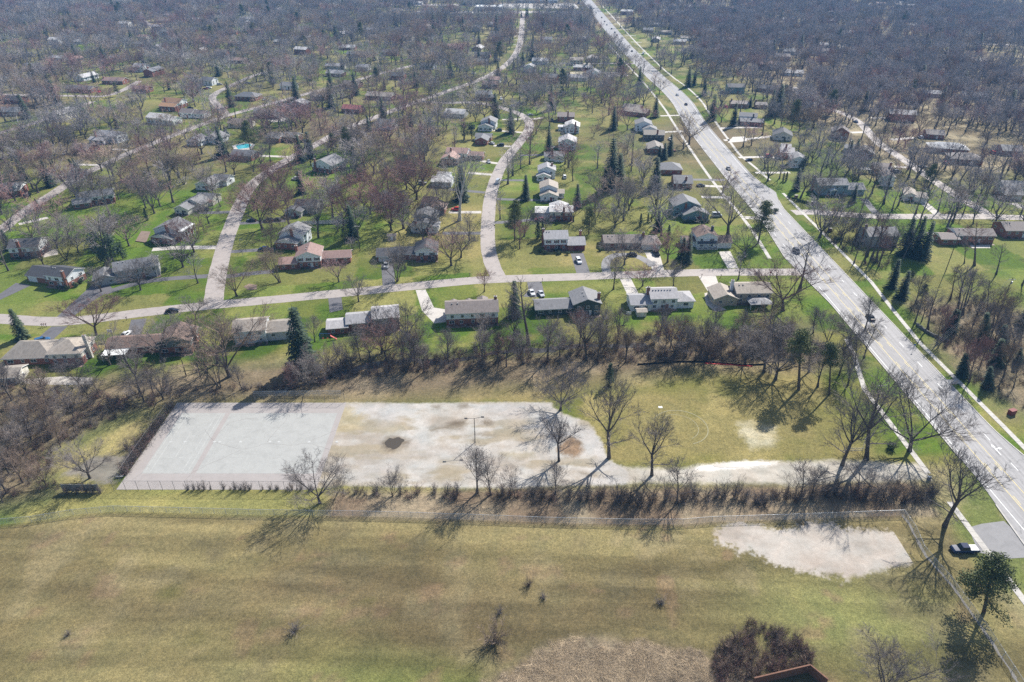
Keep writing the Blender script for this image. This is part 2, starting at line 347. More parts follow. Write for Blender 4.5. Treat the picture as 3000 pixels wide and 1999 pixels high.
STRIPS=[('asphalt',3.6,[(-154.8,230.7),(-150.2,235.9),(-143.9,240.5),(-136.5,243.1),(-121.2,245.3)]),('concrete',3.8,[(-154.9,271.2),(-146.3,273.2),(-127.9,273.5)]),('asphalt',3.6,[(-113.9,244.8),(-106.4,247.4),(-96.0,249.7)]),('asphalt',3.2,[(-120.3,268.9),(-102.0,271.9)]),('asphalt',3.6,[(-128.2,301.1),(-106.9,304.7)]),('asphalt',3.6,[(-136.6,316.1),(-144.3,315.1),(-152.1,315.1)]),('concrete',3.2,[(-14.9,315.7),(-30.8,315.7)]),('asphalt',3.2,[(-14.1,344.0),(-33.4,349.0)]),('concrete',3.4,[(-10.6,373.3),(-25.0,377.2)]),('asphalt',3.2,[(-7.3,364.2),(6.6,363.7)]),('asphalt',3.2,[(-8.2,334.3),(3.9,333.0),(14.2,332.4)]),('asphalt',3.2,[(-8.6,302.0),(1.6,303.5),(11.9,306.6)]),('asphalt',3.4,[(-13.9,289.4),(-31.3,289.4)]),('concrete',3.4,[(-6.9,393.8),(-18.5,399.0),(-24.2,409.8),(-29.7,414.4)]),('concrete',3.2,[(2.6,429.6),(-11.6,431.8)]),('concrete',3.2,[(8.3,463.3),(-12.4,468.9)]),('asphalt',3.2,[(5.1,410.7),(19.7,412.0)]),('concrete',3.2,[(9.2,501.0),(-6.9,498.5)]),('concrete',3.2,[(12.8,498.9),(22.4,504.4)]),('concrete',3.4,[(141.7,474.6),(155.1,476.6),(171.6,476.6)]),('concrete',3.6,[(137.1,444.3),(151.3,446.4),(171.8,454.2)]),('concrete',3.2,[(135.7,406.3),(151.4,407.7),(162.0,405.4)]),('concrete',3.2,[(136.9,377.0),(156.6,377.6)]),('concrete',4.2,[(205.3,312.2),(206.2,322.1),(207.2,332.4)]),('asphalt',3.6,[(176.1,314.2),(179.4,334.5)]),('concrete',3.2,[(97.2,337.1),(111.9,336.5)]),('concrete',3.2,[(102.1,354.6),(115.7,353.1)]),('asphalt',3.4,[(98.3,365.2),(116.3,364.2)]),('concrete',3.6,[(111.2,308.5),(119.9,307.5)]),('concrete',3.2,[(97.6,463.3),(115.2,467.0)]),('concrete',3.2,[(108.1,509.6),(124.8,511.8)]),('concrete',3.4,[(-133.3,407.4),(-153.3,410.1)]),('concrete',3.2,[(-234.8,391.0),(-252.4,392.4)]),('concrete',3.2,[(-221.4,308.5),(-230.2,300.2)]),('concrete',3.2,[(-238.0,422.2),(-248.6,423.8)]),('concrete',3.2,[(-145.8,628.2),(-134.8,644.4)]),('concrete',3.0,[(9.0,952.6),(1.6,952.6)]),('concrete',3.0,[(8.7,919.8),(1.5,919.8)]),('concrete',3.0,[(8.5,889.0),(1.5,889.0)]),('concrete',3.0,[(8.1,849.0),(1.4,849.0)]),('concrete',3.0,[(7.8,817.3),(1.4,817.3)]),('concrete',3.0,[(7.6,787.6),(1.3,787.6)]),('concrete',3.0,[(7.4,764.4),(1.3,764.4)]),('concrete',3.0,[(142.0,987.6),(155.8,983.3)]),('concrete',3.0,[(141.0,926.2),(154.0,922.3)]),('concrete',3.0,[(140.1,871.4),(152.4,868.0)]),('concrete',3.0,[(144.1,1049.0),(158.7,1044.1)]),('concrete',3.0,[(145.4,1117.8),(160.8,1112.4)]),('concrete',3.0,[(135.5,787.6),(146.7,784.8)]),('concrete',3.0,[(144.5,1175.3),(160.7,1169.3)]),('concrete',4,[(246.0,445.4),(263.7,450.6)]),('concrete',4,[(258.8,503.1),(269.8,504.4)]),('concrete',4,[(227.3,463.3),(236.5,464.4)]),('concrete',4,[(220.6,388.3),(227.5,386.9)]),('concrete',4,[(252.3,321.1),(251.6,328.2)])]
POLYS=[('driveway','asphalt',0,0.02,[(-195.2,226.6),
(-194.2,230.1),
(-193.8,239.2),
(-186.5,237.4),
(-191.0,225.2),
(-191.8,221.4)]),
('driveway','asphalt',0.1,0.02,[(-162.4,211.6),
(-156.9,211.4),
(-155.9,224.3),
(-153.3,234.3),
(-158.1,239.2),
(-163.2,239.2),
(-163.0,232.5)]),
('driveway','asphalt',0,0.02,[(-160.5,205.5),
(-154.9,205.8),
(-154.9,194.5),
(-160.7,194.0)]),
('driveway','asphalt',0,0.02,[(-134.9,210.1),
(-129.9,211.2),
(-126.7,199.2),
(-131.4,199.6)]),
('driveway','asphalt',0,0.02,[(-53.9,256.5),
(-48.9,257.2),
(-45.2,236.7),
(-49.9,235.5)]),
('driveway','concrete',0,0.02,[(-36.9,233.1),
(-33.2,233.7),
(-28.5,219.2),
(-23.3,217.6),
(-23.3,208.6),
(-27.3,207.6),
(-32.7,217.0)]),
('driveway','asphalt',0,0.02,[(24.9,267.1),
(30.4,267.4),
(31.4,247.9),
(25.9,247.9)]),
('driveway','concrete',0,0.02,[(56.7,268.9),
(62.9,268.9),
(61.6,250.1),
(56.9,249.8)]),
('driveway','asphalt',0,0.02,[(5.9,239.9),
(11.5,240.5),
(12.3,230.1),
(8.9,227.1),
(4.3,227.7),
(6.3,233.7)]),
('driveway','concrete',0,0.02,[(42.6,242.7),
(47.0,243.1),
(48.0,230.7),
(43.7,228.7)]),
('driveway','concrete',0,0.02,[(74.2,245.3),
(81.2,245.5),
(79.8,231.9),
(74.8,230.7)]),
('driveway','concrete',0,0.02,[(88.2,268.9),
(93.5,269.5),
(92.3,252.8),
(87.8,252.5)]),
('driveway','asphalt',0,0.02,[(-68.9,226.6),
(-64.2,227.7),
(-61.5,217.6),
(-65.8,215.4)]),
('concrete_pad','concrete',0,0.025,[(145.0,452.4),
(153.4,453.4),
(151.4,441.9),
(137.9,438.5)]),
('patio','concrete',0,0.02,[(188.4,290.6),
(194.6,289.7),
(193.5,278.2),
(188.0,277.4),
(185.8,283.0)]),
('patio','concrete',0,0.02,[(199.8,275.8),
(208.7,275.8),
(206.8,272.7),
(198.6,272.7)]),
('patio','gravelpale',0.2,0.02,[(73.1,230.7),
(75.5,231.3),
(74.3,224.3),
(77.9,217.6),
(73.8,215.9),
(71.6,222.0)]),
('patio','gravelpale',0.3,0.02,[(-139.9,174.8),
(-129.6,174.0),
(-128.4,170.1),
(-148.3,170.9),
(-151.1,173.2)]),
('deck','wood',0,0.3,[(-166.1,279.8),
(-168.9,291.4),
(-164.2,290.6),
(-160.6,278.2)]),
('patio','gravelpale',0.2,0.02,[(-202.2,268.9),
(-196.5,271.9),
(-192.5,265.9),
(-196.9,263.0)]),
('parking_apron','asphaltlight',0,0.022,[(106.1,112.7),
(109.9,113.9),
(115.7,114.8),
(117.8,104.2),
(109.3,103.6),
(104.3,105.4)]),
('gravel_track','gravel',0.5,0.012,[(19.2,129.3),
(23.0,133.6),
(29.4,133.3),
(44.1,133.5),
(48.9,134.7),
(71.1,135.7),
(82.8,136.4),
(101.3,135.3),
(110.8,134.7),
(115.5,136.4),
(117.6,130.9),
(119.0,125.6),
(114.8,127.2),
(105.3,128.5),
(86.8,128.1),
(75.5,127.2),
(53.8,127.6),
(42.9,127.8),
(29.3,127.4)]),
('parking_lot','lot',0.25,0.016,[(-57.3,160.8),
(-47.5,161.1),
(11.6,161.3),
(11.9,159.0),
(15.1,155.6),
(21.4,152.3),
(23.9,144.6),
(25.6,136.4),
(29.3,133.0),
(30.3,129.3),
(28.5,127.4),
(15.3,126.4),
(0.8,126.0),
(-17.2,126.1),
(-42.7,126.9),
(-51.6,125.6)]),
('planter_island','litter',0.5,0.03,[(12.5,139.8),
(13.6,144.6),
(16.0,145.9),
(18.6,143.4),
(19.5,140.4),
(17.8,138.1),
(14.7,138.1)]),
('infield','infield',1.0,0.012,[(46.6,111.4),
(51.0,113.4),
(56.3,114.1),
(61.6,113.6),
(67.0,113.6),
(73.9,113.9),
(76.6,112.3),
(81.3,111.4),
(86.6,112.1),
(92.5,111.6),
(92.2,108.4),
(91.5,105.4),
(87.5,103.0),
(82.7,101.0),
(77.8,99.8),
(73.5,98.7),
(71.2,96.8),
(71.0,98.5),
(66.8,99.1),
(62.9,100.2),
(59.6,101.8),
(57.2,104.2),
(54.0,106.3),
(50.5,105.4),
(50.1,107.5),
(47.0,108.4)]),
('bare_patch','strawpatch',0.6,0.012,[(63.5,152.3),
(66.3,152.9),
(73.5,149.7),
(72.6,144.6),
(69.3,141.6),
(63.8,140.4)]),
('old_path','asphaltold',0.4,0.012,[(-114.9,130.3),
(-112.0,134.7),
(-110.5,137.5),
(-99.7,138.1),
(-100.3,129.3),
(-100.4,126.7),
(-102.9,127.2),
(-109.7,130.3)]),
('mud_patch','mud',0.3,0.027,[(-35.5,142.8),
(-34.0,145.9),
(-30.6,146.5),
(-27.8,144.0),
(-29.3,140.4),
(-32.3,139.3),
(-34.4,140.4)]),
('puddle','water',0.45,0.03,[(-34.5,143.4),
(-33.5,145.1),
(-30.8,145.4),
(-29.2,144.0),
(-30.1,141.9),
(-32.0,140.4),
(-33.5,141.3)]),
('puddle','mud',0.3,0.028,[(-23.3,149.7),
(-19.3,150.3),
(-16.3,152.9),
(-12.6,153.0),
(-12.1,150.9),
(-14.0,149.3),
(-18.4,148.5),
(-21.9,148.1)]),
('mud_patch','mud',0.3,0.027,[(-8.9,152.3),
(-7.7,154.2),
(-6.5,154.1),
(-4.8,152.6),
(-6.0,150.9),
(-8.2,151.3)]),
('mud_patch','mud',0.3,0.027,[(-9.9,147.1),
(-7.1,147.8),
(-4.6,146.5),
(-7.0,146.0)]),
('mud_patch','mudpale',0.4,0.026,[(-39.7,148.7),
(-35.4,149.7),
(-30.3,150.6),
(-29.7,149.0),
(-32.7,147.4),
(-37.9,147.4)]),
('sand_drift','sand',0.5,0.024,[(-53.0,156.9),
(-49.7,159.7),
(-46.3,159.7),
(-42.4,154.2),
(-41.4,149.0),
(-44.6,147.1),
(-47.0,147.1),
(-49.2,147.1)]),
('mud_patch','mudpale',0.4,0.026,[(-2.9,138.7),
(0.9,139.3),
(5.9,138.7),
(5.9,137.2),
(0.1,136.7),
(-2.5,137.2)]),
('mud_patch','mud',0.3,0.028,[(-22.7,160.1),
(-20.6,160.1),
(-20.5,158.7),
(-22.4,158.7)]),
('mud_patch','mud',0.3,0.028,[(-15.5,160.4),
(-13.0,160.4),
(-12.5,159.0),
(-15.0,158.8)]),
('mud_patch','mud',0.3,0.028,[(17.2,131.7),
(19.1,132.2),
(21.6,130.9),
(19.3,130.1)]),
('ice_rim','ice',0.3,0.024,[(48.0,133.9),
(53.1,135.0),
(60.6,136.1),
(68.9,135.7),
(69.5,134.7),
(65.1,133.5),
(55.2,132.8),
(47.9,131.9),
(46.7,132.2)]),
('puddle','puddlegrey',0.2,0.034,[(52.2,134.1),
(60.5,135.5),
(66.8,135.3),
(67.3,134.4),
(60.3,133.5),
(55.0,133.4),
(52.4,133.5)]),
('swimming_pool','pool',0,0.05,[(-174.4,431.8),
(-169.2,436.8),
(-164.9,433.5),
(-164.5,427.0),
(-170.2,423.8)]),
('pool_deck','concrete',0,0.03,[(-176.7,431.8),
(-170.3,440.2),
(-162.8,434.2),
(-161.9,423.1),
(-170.4,419.0)]),
('creek','creekwater',0.8,0.02,[(-71.0,167.1),
(-45.3,182.5),
(-32.7,185.5),
(-22.2,183.8),
(-8.4,188.1),
(0.2,191.3),
(10.7,191.3),
(20.5,193.5),
(33.1,193.5),
(44.8,194.5),
(44.5,192.4),
(32.8,191.5),
(20.3,191.0),
(8.2,188.0),
(-1.3,188.0),
(-12.9,184.7),
(-22.0,180.9),
(-32.4,183.0),
(-44.8,179.6),
(-70.5,165.2)]),
('terrace','concrete',0,0.03,[(-175.9,501.0),
(-162.1,507.4),
(-161.2,493.5),
(-169.6,490.6)]),
('yard_sand','strawpatch',0.4,0.02,[(49.6,679.2),
(69.0,682.8),
(66.2,637.8),
(52.0,637.8)]),
('driveway_wide','concrete',0,0.02,[(85.0,679.2),
(107.4,682.8),
(107.0,661.3),
(86.6,657.9)]),
('mound','litter',0.4,0.03,[(-103.8,236.1),
(-102.3,238.6),
(-98.8,237.4),
(-97.9,233.7),
(-101.1,233.1)])]
CIRC=[(38.2,247.0),(38.2,254.4),(39.6,260.8),(42.9,265.2),(47.6,266.2),(52.9,264.4),(56.3,259.3),(57.8,254.4)]
WALKR=[(137.3,60),(137.3,150),(136.6,195),(138.5,218),(140.7,240),(141,300),(141,343)]
WALKR2=[(141,364),(139.5,395),(137.8,410),(140,440),(142,470),(146,520),(150,560),(150,610),(146,660),(145,760),(146,900),(150,1100),(153,1300)]
WALKL=[(106.3,60),(106.3,121)]
WALKL2=[(106.3,131),(106.3,168),(111.5,188),(113,197)]
WALKL3=[(108,262),(110.5,300),(109,352),(110,400),(113,480),(116,540),(116,640),(113,760),(112,900)]
FENCE_LOW=[(-125.9,111.8),(-119.7,113.7),(-112.8,114.5),(-104.1,116.7),(-95.0,117.9),(-79.2,117.4),(-59.6,116.7),(-40.5,116.4),(-26.7,116.0),(-9.5,115.2),(7.6,114.3),(27.9,113.7),(39.9,113.7),(46.9,114.5),(64.2,115.2),(78.1,115.9),(92.7,116.6)]
FENCE_SIDE=[(92.7,116.6),(92.9,111.8),(91.9,105.8),(92.4,102.0),(93.2,97.6),(93.5,93.2),(93.9,85.7),(93.8,79.7),(93.7,73.9)]
TENNIS=[(-98.6,161.6),(-98.6,124.9),(-44,124.7)]
TENNIS_BACK=[(-98.6,161.6),(-49,161.4)]
BACKFENCE=[(-76.7,164.4),(-63.8,164.6),(-50.8,164.7)]
WHITEFENCE=[(-97.9,299.3),(-79.9,301.1),(-76.0,302.0)]
POOLFENCE=[(-179.2,408.9),(-169.3,408.3)]
BRUSH=[([(139.9,289.7),(162.0,294.9),(150.5,268.9),(157.4,257.2),(150.5,246.3),(144.8,255.8),(140.6,275.0)],60),([(-42.2,124.6),(-9.9,124.6),(15.1,123.6),(42.1,124.1),(103.3,124.6),(103.3,120.6),(41.4,120.6),(11.4,121.1),(-41.7,122.1)],100),([(-99.2,130.9),(-99.6,138.7),(-99.1,149.7),(-99.0,159.0),(-97.2,159.7),(-97.0,147.8),(-96.9,134.7),(-97.1,127.2)],110)]
REEDS=[(-5.8,73.9),(-2.1,76.5),(0.6,78.5),(4.3,80.9),(8.6,83.1),(12.7,83.9),(17.8,83.6),(23.4,83.1),(29.0,82.6),(33.1,81.9),(36.2,80.6),(38.1,79.1),(41.4,81.2),(45.2,82.8),(43.9,72.8),(-5.7,72.8)]
BRAMBLE=[(38.1,79.1),(42.8,83.1),(45.9,86.0),(48.3,88.3),(50.6,87.3),(52.7,85.7),(56.1,84.7),(57.6,82.5),(57.7,79.7),(56.2,77.3),(44.6,75.0),(42.6,72.8),(36.8,73.9)]
TREES=[(92.9,136.4,29.6,5,'g','tenth bare grey tree on the left verge of main road','v'),
(100.9,113.2,24.5,5,'g','twelfth bare grey tree on the left verge of main road','v'),
(25.5,137.0,25.9,5,'g','third bare grey tree around the cracked parking lot','p'),
(85.6,134.1,24.4,5,'g','sixth bare grey tree on the left verge of main road','v'),
(-24.8,304.7,37.2,4,'w','first bare white-barked tree right of the cream split level with brick chimney','y'),
(105.9,139.8,22.1,0,'g','eleventh bare grey tree on the left verge of main road','v'),
(-87.5,174.8,24.1,0,'b','second bare brown tree in front of the white house with two roof levels','y'),
(5.5,193.5,25.7,1,'g','first bare grey tree in front of the house with dark green gable','y'),
(35.6,130.3,19.9,5,'g','fourth bare grey tree around the cracked parking lot','p'),
(68.3,72.8,15.7,3,'g','first bare grey tree at the lower field edge','f'),
(98.3,217.0,22.9,0,'r','first bare reddish tree right of the tan house by the main road','y'),
(81.2,173.2,19.6,0,'g','second bare grey tree in front of the tan house by the main road','y'),
(23.9,183.8,20.6,5,'g','third bare grey tree in front of the house with dark green gable','y'),
(97.5,288.0,25.5,0,'g','bare grey tree right of the white colonial with full-width porch','y'),
(-111.4,166.3,18.3,5,'g','third bare grey tree in front of the brown-roofed house','y'),
(-86.4,283.9,25.0,5,'g','bare grey tree right of the white split level with dark chimney','y'),
(149.8,264.4,22.4,1,'g','second bare grey tree in front of the grey house behind tall bare trees','y'),
(144.8,182.1,17.9,5,'b','second bare brown tree in the roadside wood at right, right half','rwood'),
(-94.0,182.1,18.5,0,'g','first bare grey tree in front of the white house with two roof levels','y'),
(78.9,177.2,18.3,0,'g','first bare grey tree in front of the tan house by the main road','y'),
(140.1,171.9,17.0,2,'r','fourth bare reddish tree in the roadside wood at right, right half','rwood'),
(162.0,214.3,18.9,1,'g','eighth bare grey tree in front of the grey house behind tall bare trees','y'),
(-114.5,294.0,23.5,0,'r','bare reddish tree left of the white split level with dark chimney','y'),
(12.3,135.8,16.6,5,'g','first bare grey tree around the cracked parking lot','p'),
(151.5,259.3,21.2,1,'r','fourth bare reddish tree in front of the grey house behind tall bare trees','y'),
(150.7,262.2,21.4,1,'g','third bare grey tree in front of the grey house behind tall bare trees','y'),
(161.4,217.0,18.8,1,'g','seventh bare grey tree in front of the grey house behind tall bare trees','y'),
(189.7,255.1,20.4,1,'r','second bare reddish tree in front of the house with white patio and brick pier','y'),
(-147.3,162.4,15.8,5,'g','fifth bare grey tree in the left thicket, left half','thicket'),
(-124.7,124.0,14.1,5,'g','fourth bare grey tree in the left thicket, left half','thicket'),
(-112.6,183.8,17.3,0,'g','fourth bare grey tree in front of the brown-roofed house','y'),
(11.3,183.0,18.1,2,'g','second bare grey tree in front of the house with dark green gable','y'),
(-88.3,168.5,16.8,3,'g','fourth bare grey tree along the creek, behind the courts','creek'),
(152.5,174.8,16.0,5,'b','thirteenth bare brown tree in the roadside wood at right, right half','rwood'),
(-8.6,124.1,15.5,2,'g','fourth bare grey tree in the row along the lot fence, left half','lot'),
(-131.8,155.9,15.3,2,'b','fifteenth bare brown tree in the left thicket, left half','thicket'),
(165.4,202.1,17.1,2,'b','ninth bare brown tree in the roadside wood at right, right half','rwood'),
(-48.4,333.5,24.4,0,'r','first bare reddish tree behind the brown bungalow north of the cream house','y'),
(0.2,191.7,17.9,5,'g','third bare grey tree in front of the long white house with brown-grey roof','y'),
(-141.8,199.6,16.9,0,'r','bare reddish tree behind the tan-roofed L-shaped house','y'),
(-33.2,177.1,17.0,3,'g','tenth bare grey tree along the creek, behind the cracked lot','creek'),
(167.8,206.0,16.8,2,'b','tenth bare brown tree in the roadside wood at right, right half','rwood'),
(154.7,205.2,16.9,1,'g','first bare grey tree in the roadside wood at right, right half','rwood'),
(92.7,169.3,16.0,2,'g','third bare grey tree on the left verge of main road','v'),
(-173.6,270.6,19.8,0,'g','first bare grey tree left of the white house with tall porch columns','y'),
(61.8,188.2,16.9,5,'g','seventeenth bare grey tree along the creek, left of the silt fence','creek'),
(-9.2,181.1,16.8,5,'g','second bare grey tree along the creek, middle stretch','creek'),
(-46.6,120.6,14.3,0,'g','first bare grey tree in the row along the lot fence, left half','lot'),
(-203.6,250.2,18.2,2,'g','bare grey tree in front of the dark-roofed house with orange chimney','y'),
(39.9,120.6,14.3,2,'g','first bare grey tree in the row along the lot fence, right half','lot'),
(143.9,203.5,16.6,1,'g','fourth bare grey tree right of the tan house by the main road','y'),
(-102.5,266.4,19.9,3,'b','bare brown tree in front of the white split level with dark chimney','y'),
(101.8,175.6,15.7,5,'g','fifth bare grey tree on the left verge of main road','v'),
(-42.5,188.1,16.7,0,'g','bare grey tree in front of the grey-roofed house with dark end wing','y'),
(-49.8,294.9,21.3,0,'r','second bare reddish tree left of the cream split level with brick chimney','y'),
(-32.4,187.4,16.6,3,'g','eleventh bare grey tree along the creek, behind the cracked lot','creek'),
(27.2,182.8,16.5,5,'g','second bare grey tree along the creek, left of the silt fence','creek'),
(-40.4,184.0,16.4,0,'r','ninth bare reddish tree along the creek, behind the cracked lot','creek'),
(-39.3,280.3,20.5,0,'g','bare grey tree in front of the cream split level with brick chimney','y'),
(-103.4,298.8,20.8,0,'r','bare reddish tree in front of the dark house behind the split level','y'),
(-123.0,127.8,12.7,0,'b','seventh bare brown tree in the left thicket, left half','thicket'),
(52.2,184.8,16.0,0,'g','twelfth bare grey tree along the creek, left of the silt fence','creek'),
(14.0,157.6,15.1,0,'g','second bare grey tree around the cracked parking lot','p'),
(81.6,193.6,16.0,3,'b','fourth bare brown tree along the creek, right end','creek'),
(87.8,199.7,16.1,2,'b','sixth bare brown tree along the creek, right end','creek'),
(-127.0,148.6,13.4,2,'b','sixteenth bare brown tree in the left thicket, left half','thicket'),
(-55.1,292.3,20.2,0,'r','first bare reddish tree left of the cream split level with brick chimney','y'),
(52.7,304.7,20.7,2,'g','bare grey tree behind the long brown-roofed ranch','y'),
(31.5,193.8,16.2,2,'g','fourth bare grey tree along the creek, left of the silt fence','creek'),
(-106.9,129.3,12.8,0,'g','third bare grey tree near the old court fence','th'),
(-253.3,350.1,21.1,1,'g','first bare grey tree behind the house with dormers at left edge','y'),
(109.3,181.3,14.9,2,'g','eighth bare grey tree on the left verge of main road','v'),
(159.1,196.7,15.0,1,'g','eighth bare grey tree in the roadside wood at right, right half','rwood'),
(-44.9,240.6,17.8,3,'g','bare grey tree in front of the ranch with white garage door','y'),
(-135.7,268.4,18.3,0,'r','bare reddish tree right of the white house with tall porch columns','y'),
(-130.9,144.5,12.7,5,'g','eleventh bare grey tree in the left thicket, left half','thicket'),
(144.8,195.9,14.8,2,'r','fourth bare reddish tree in the roadside wood at right, left half','rwood'),
(161.4,206.7,15.0,5,'g','fifth bare grey tree in the roadside wood at right, right half','rwood'),
(22.3,191.7,15.5,2,'r','first bare reddish tree along the creek, left of the silt fence','creek'),
(-90.8,239.6,17.0,3,'b','bare brown tree in front of the white house with pinkish roof','y'),
(-186.1,260.9,16.9,3,'g','third bare grey tree right of the dark-roofed house with orange chimney','y'),
(-35.0,196.3,15.5,0,'g','bare grey tree right of the grey-roofed house with dark end wing','y'),
(157.4,183.4,13.8,2,'g','twelfth bare grey tree in the roadside wood at right, right half','rwood'),
(93.0,177.2,14.3,5,'g','first bare grey tree on the left verge of main road','v'),
(85.9,184.7,14.6,5,'g','seventh bare grey tree along the creek, right end','creek'),
(-191.7,308.5,18.8,1,'g','second bare grey tree in front of the pale-roofed house in the left thicket','y'),
(-126.0,317.9,19.6,0,'b','first bare brown tree left of the dark house behind the split level','y'),
(-180.5,321.1,19.3,2,'g','first bare grey tree left of the stepped grey house on the left street','y'),
(-173.1,314.2,19.0,0,'g','second bare grey tree left of the stepped grey house on the left street','y'),
(70.4,122.1,12.3,2,'g','second bare grey tree in the row along the lot fence, right half','lot'),
(-129.0,138.5,11.9,2,'g','eighth bare grey tree in the left thicket, left half','thicket'),
(-31.0,180.8,14.5,5,'r','twelfth bare reddish tree along the creek, behind the cracked lot','creek'),
(141.4,207.6,14.5,1,'g','third bare grey tree right of the tan house by the main road','y'),
(-141.4,161.9,12.5,5,'g','tenth bare grey tree in the left thicket, left half','thicket'),
(-50.6,343.0,20.3,0,'g','bare grey tree in front of the white-roofed house under pale sycamore','y'),
(164.0,226.0,14.9,1,'b','fifth bare brown tree in the roadside wood at right, left half','rwood'),
(-260.8,371.3,20.2,0,'r','second bare reddish tree behind the house with dormers at left edge','y'),
(35.2,194.4,14.7,2,'g','fifth bare grey tree along the creek, left of the silt fence','creek'),
(-127.9,181.3,13.4,0,'g','second bare grey tree in front of the brown-roofed house','y'),
(-4.8,183.2,14.3,5,'b','fourth bare brown tree along the creek, middle stretch','creek'),
(74.2,181.3,13.9,0,'g','second bare grey tree in front of the white house with row of roof vents','y'),
(169.1,223.5,14.6,2,'g','third bare grey tree in the roadside wood at right, right half','rwood'),
(67.7,184.2,14.0,3,'g','first bare grey tree along the creek, right end','creek'),
(-5.2,123.4,12.4,2,'g','fifth bare grey tree in the row along the lot fence, left half','lot'),
(64.5,258.4,16.8,0,'r','second bare reddish tree in front of the long brown-roofed ranch','y'),
(-61.1,167.8,13.4,0,'g','second bare grey tree along the creek, behind the cracked lot','creek'),
(149.6,223.3,14.7,2,'g','first bare grey tree in the roadside wood at right, left half','rwood'),
(166.7,192.6,13.2,0,'g','tenth bare grey tree in front of the grey house behind tall bare trees','y'),
(3.7,181.8,14.1,3,'g','sixth bare grey tree along the creek, middle stretch','creek'),
(29.1,188.1,14.3,3,'b','third bare brown tree along the creek, left of the silt fence','creek'),
(194.9,313.2,17.9,1,'g','first bare grey tree in front of the tan gabled house with white garage','y'),
(160.7,201.0,13.6,5,'b','sixth bare brown tree in the roadside wood at right, right half','rwood'),
(102.2,170.1,13.0,2,'g','seventh bare grey tree on the left verge of main road','v'),
(36.1,182.4,13.9,5,'b','sixth bare brown tree along the creek, left of the silt fence','creek'),
(38.9,233.7,15.7,2,'g','bare grey tree left of the white house with row of roof vents','y'),
(-176.4,356.8,19.6,3,'b','second bare brown tree left of the white gabled house farther up the left street','y'),
(-134.5,148.0,11.6,3,'b','ninth bare brown tree in the left thicket, left half','thicket'),
(-120.1,334.5,19.0,0,'r','second bare reddish tree left of the dark house behind the split level','y'),
(-153.6,338.7,19.0,0,'g','bare grey tree behind the stepped grey house on the left street','y'),
(-124.3,153.8,11.9,0,'g','eighteenth bare grey tree in the left thicket, left half','thicket'),
(75.8,193.5,13.9,2,'g','second bare grey tree along the creek, right end','creek'),
(-78.1,297.8,17.6,0,'r','bare reddish tree behind the white split level with dark chimney','y'),
(251.5,362.3,19.0,1,'r','first bare reddish tree behind the house with white garage at far right edge','y'),
(-297.1,415.8,20.8,3,'g','second bare grey tree left of the brown house left of long white house','y'),
(-251.2,331.5,17.7,0,'g','bare grey tree in front of the house with dormers at left edge','y'),
(-47.8,354.8,19.8,1,'r','fifth bare reddish tree left of the white-roofed house under pale sycamore','y'),
(-120.4,344.4,19.0,0,'r','bare reddish tree behind the dark house behind the split level','y'),
(-183.8,357.6,19.2,2,'g','first bare grey tree left of the white gabled house farther up the left street','y'),
(-80.8,316.5,18.2,3,'r','first bare reddish tree right of the dark house behind the split level','y'),
(193.8,247.0,14.7,1,'g','third bare grey tree in front of the house with white patio and brick pier','y'),
(50.3,199.4,14.1,5,'g','ninth bare grey tree along the creek, left of the silt fence','creek'),
(37.1,185.7,13.6,5,'g','seventh bare grey tree along the creek, left of the silt fence','creek'),
(113.9,185.5,13.0,2,'g','ninth bare grey tree on the left verge of main road','v'),
(-137.8,162.9,11.8,2,'b','twelfth bare brown tree in the left thicket, left half','thicket'),
(-68.4,313.2,17.9,0,'r','first bare reddish tree left of the brown bungalow north of the cream house','y'),
(122.5,204.0,13.6,2,'g','second bare grey tree right of the tan house by the main road','y'),
(73.1,122.6,11.2,2,'g','third bare grey tree in the row along the lot fence, right half','lot'),
(-63.0,323.1,18.3,0,'r','second bare reddish tree left of the brown bungalow north of the cream house','y'),
(-196.6,272.7,15.5,0,'g','second bare grey tree right of the dark-roofed house with orange chimney','y'),
(198.1,237.4,14.1,1,'g','fourth bare grey tree in front of the house with white patio and brick pier','y'),
(-103.0,163.0,12.1,0,'g','third bare grey tree along the creek, behind the courts','creek'),
(171.5,196.5,12.6,1,'g','sixteenth bare grey tree in the roadside wood at right, right half','rwood'),
(189.9,334.6,17.8,1,'g','bare grey tree left of the tan gabled house with white garage','y'),
(-121.1,141.3,11.0,2,'b','seventeenth bare brown tree in the left thicket, left half','thicket'),
(-33.3,312.2,17.5,0,'g','bare grey tree in front of the brown bungalow north of the cream house','y'),
(56.4,185.8,13.1,5,'g','fourteenth bare grey tree along the creek, left of the silt fence','creek'),
(-103.7,228.2,14.2,0,'b','bare brown tree behind the white house with two roof levels','y'),
(46.2,255.7,15.4,0,'g','first bare grey tree in front of the long brown-roofed ranch','y'),
(-27.6,177.2,12.9,5,'g','thirteenth bare grey tree along the creek, behind the cracked lot','creek'),
(-107.5,166.1,11.9,5,'b','second bare brown tree along the creek, behind the courts','creek'),
(-212.1,423.8,20.6,0,'g','bare grey tree left of the low white house left of blue porch house','y'),
(281.7,381.3,18.3,1,'b','second bare brown tree in front of the purple-grey house in the woods','y'),
(38.9,307.5,17.0,2,'g','bare grey tree right of the white house with pale flat-pitched roof','y'),
(112.6,193.5,12.7,0,'g','third bare grey tree in front of the tan house by the main road','y'),
(160.9,193.7,12.2,2,'g','eleventh bare grey tree in the roadside wood at right, right half','rwood'),
(52.2,191.1,13.0,0,'r','eleventh bare reddish tree along the creek, left of the silt fence','creek'),
(-1.8,180.2,12.7,5,'r','fifth bare reddish tree along the creek, middle stretch','creek'),
(207.3,316.1,16.3,1,'g','second bare grey tree in front of the tan gabled house with white garage','y'),
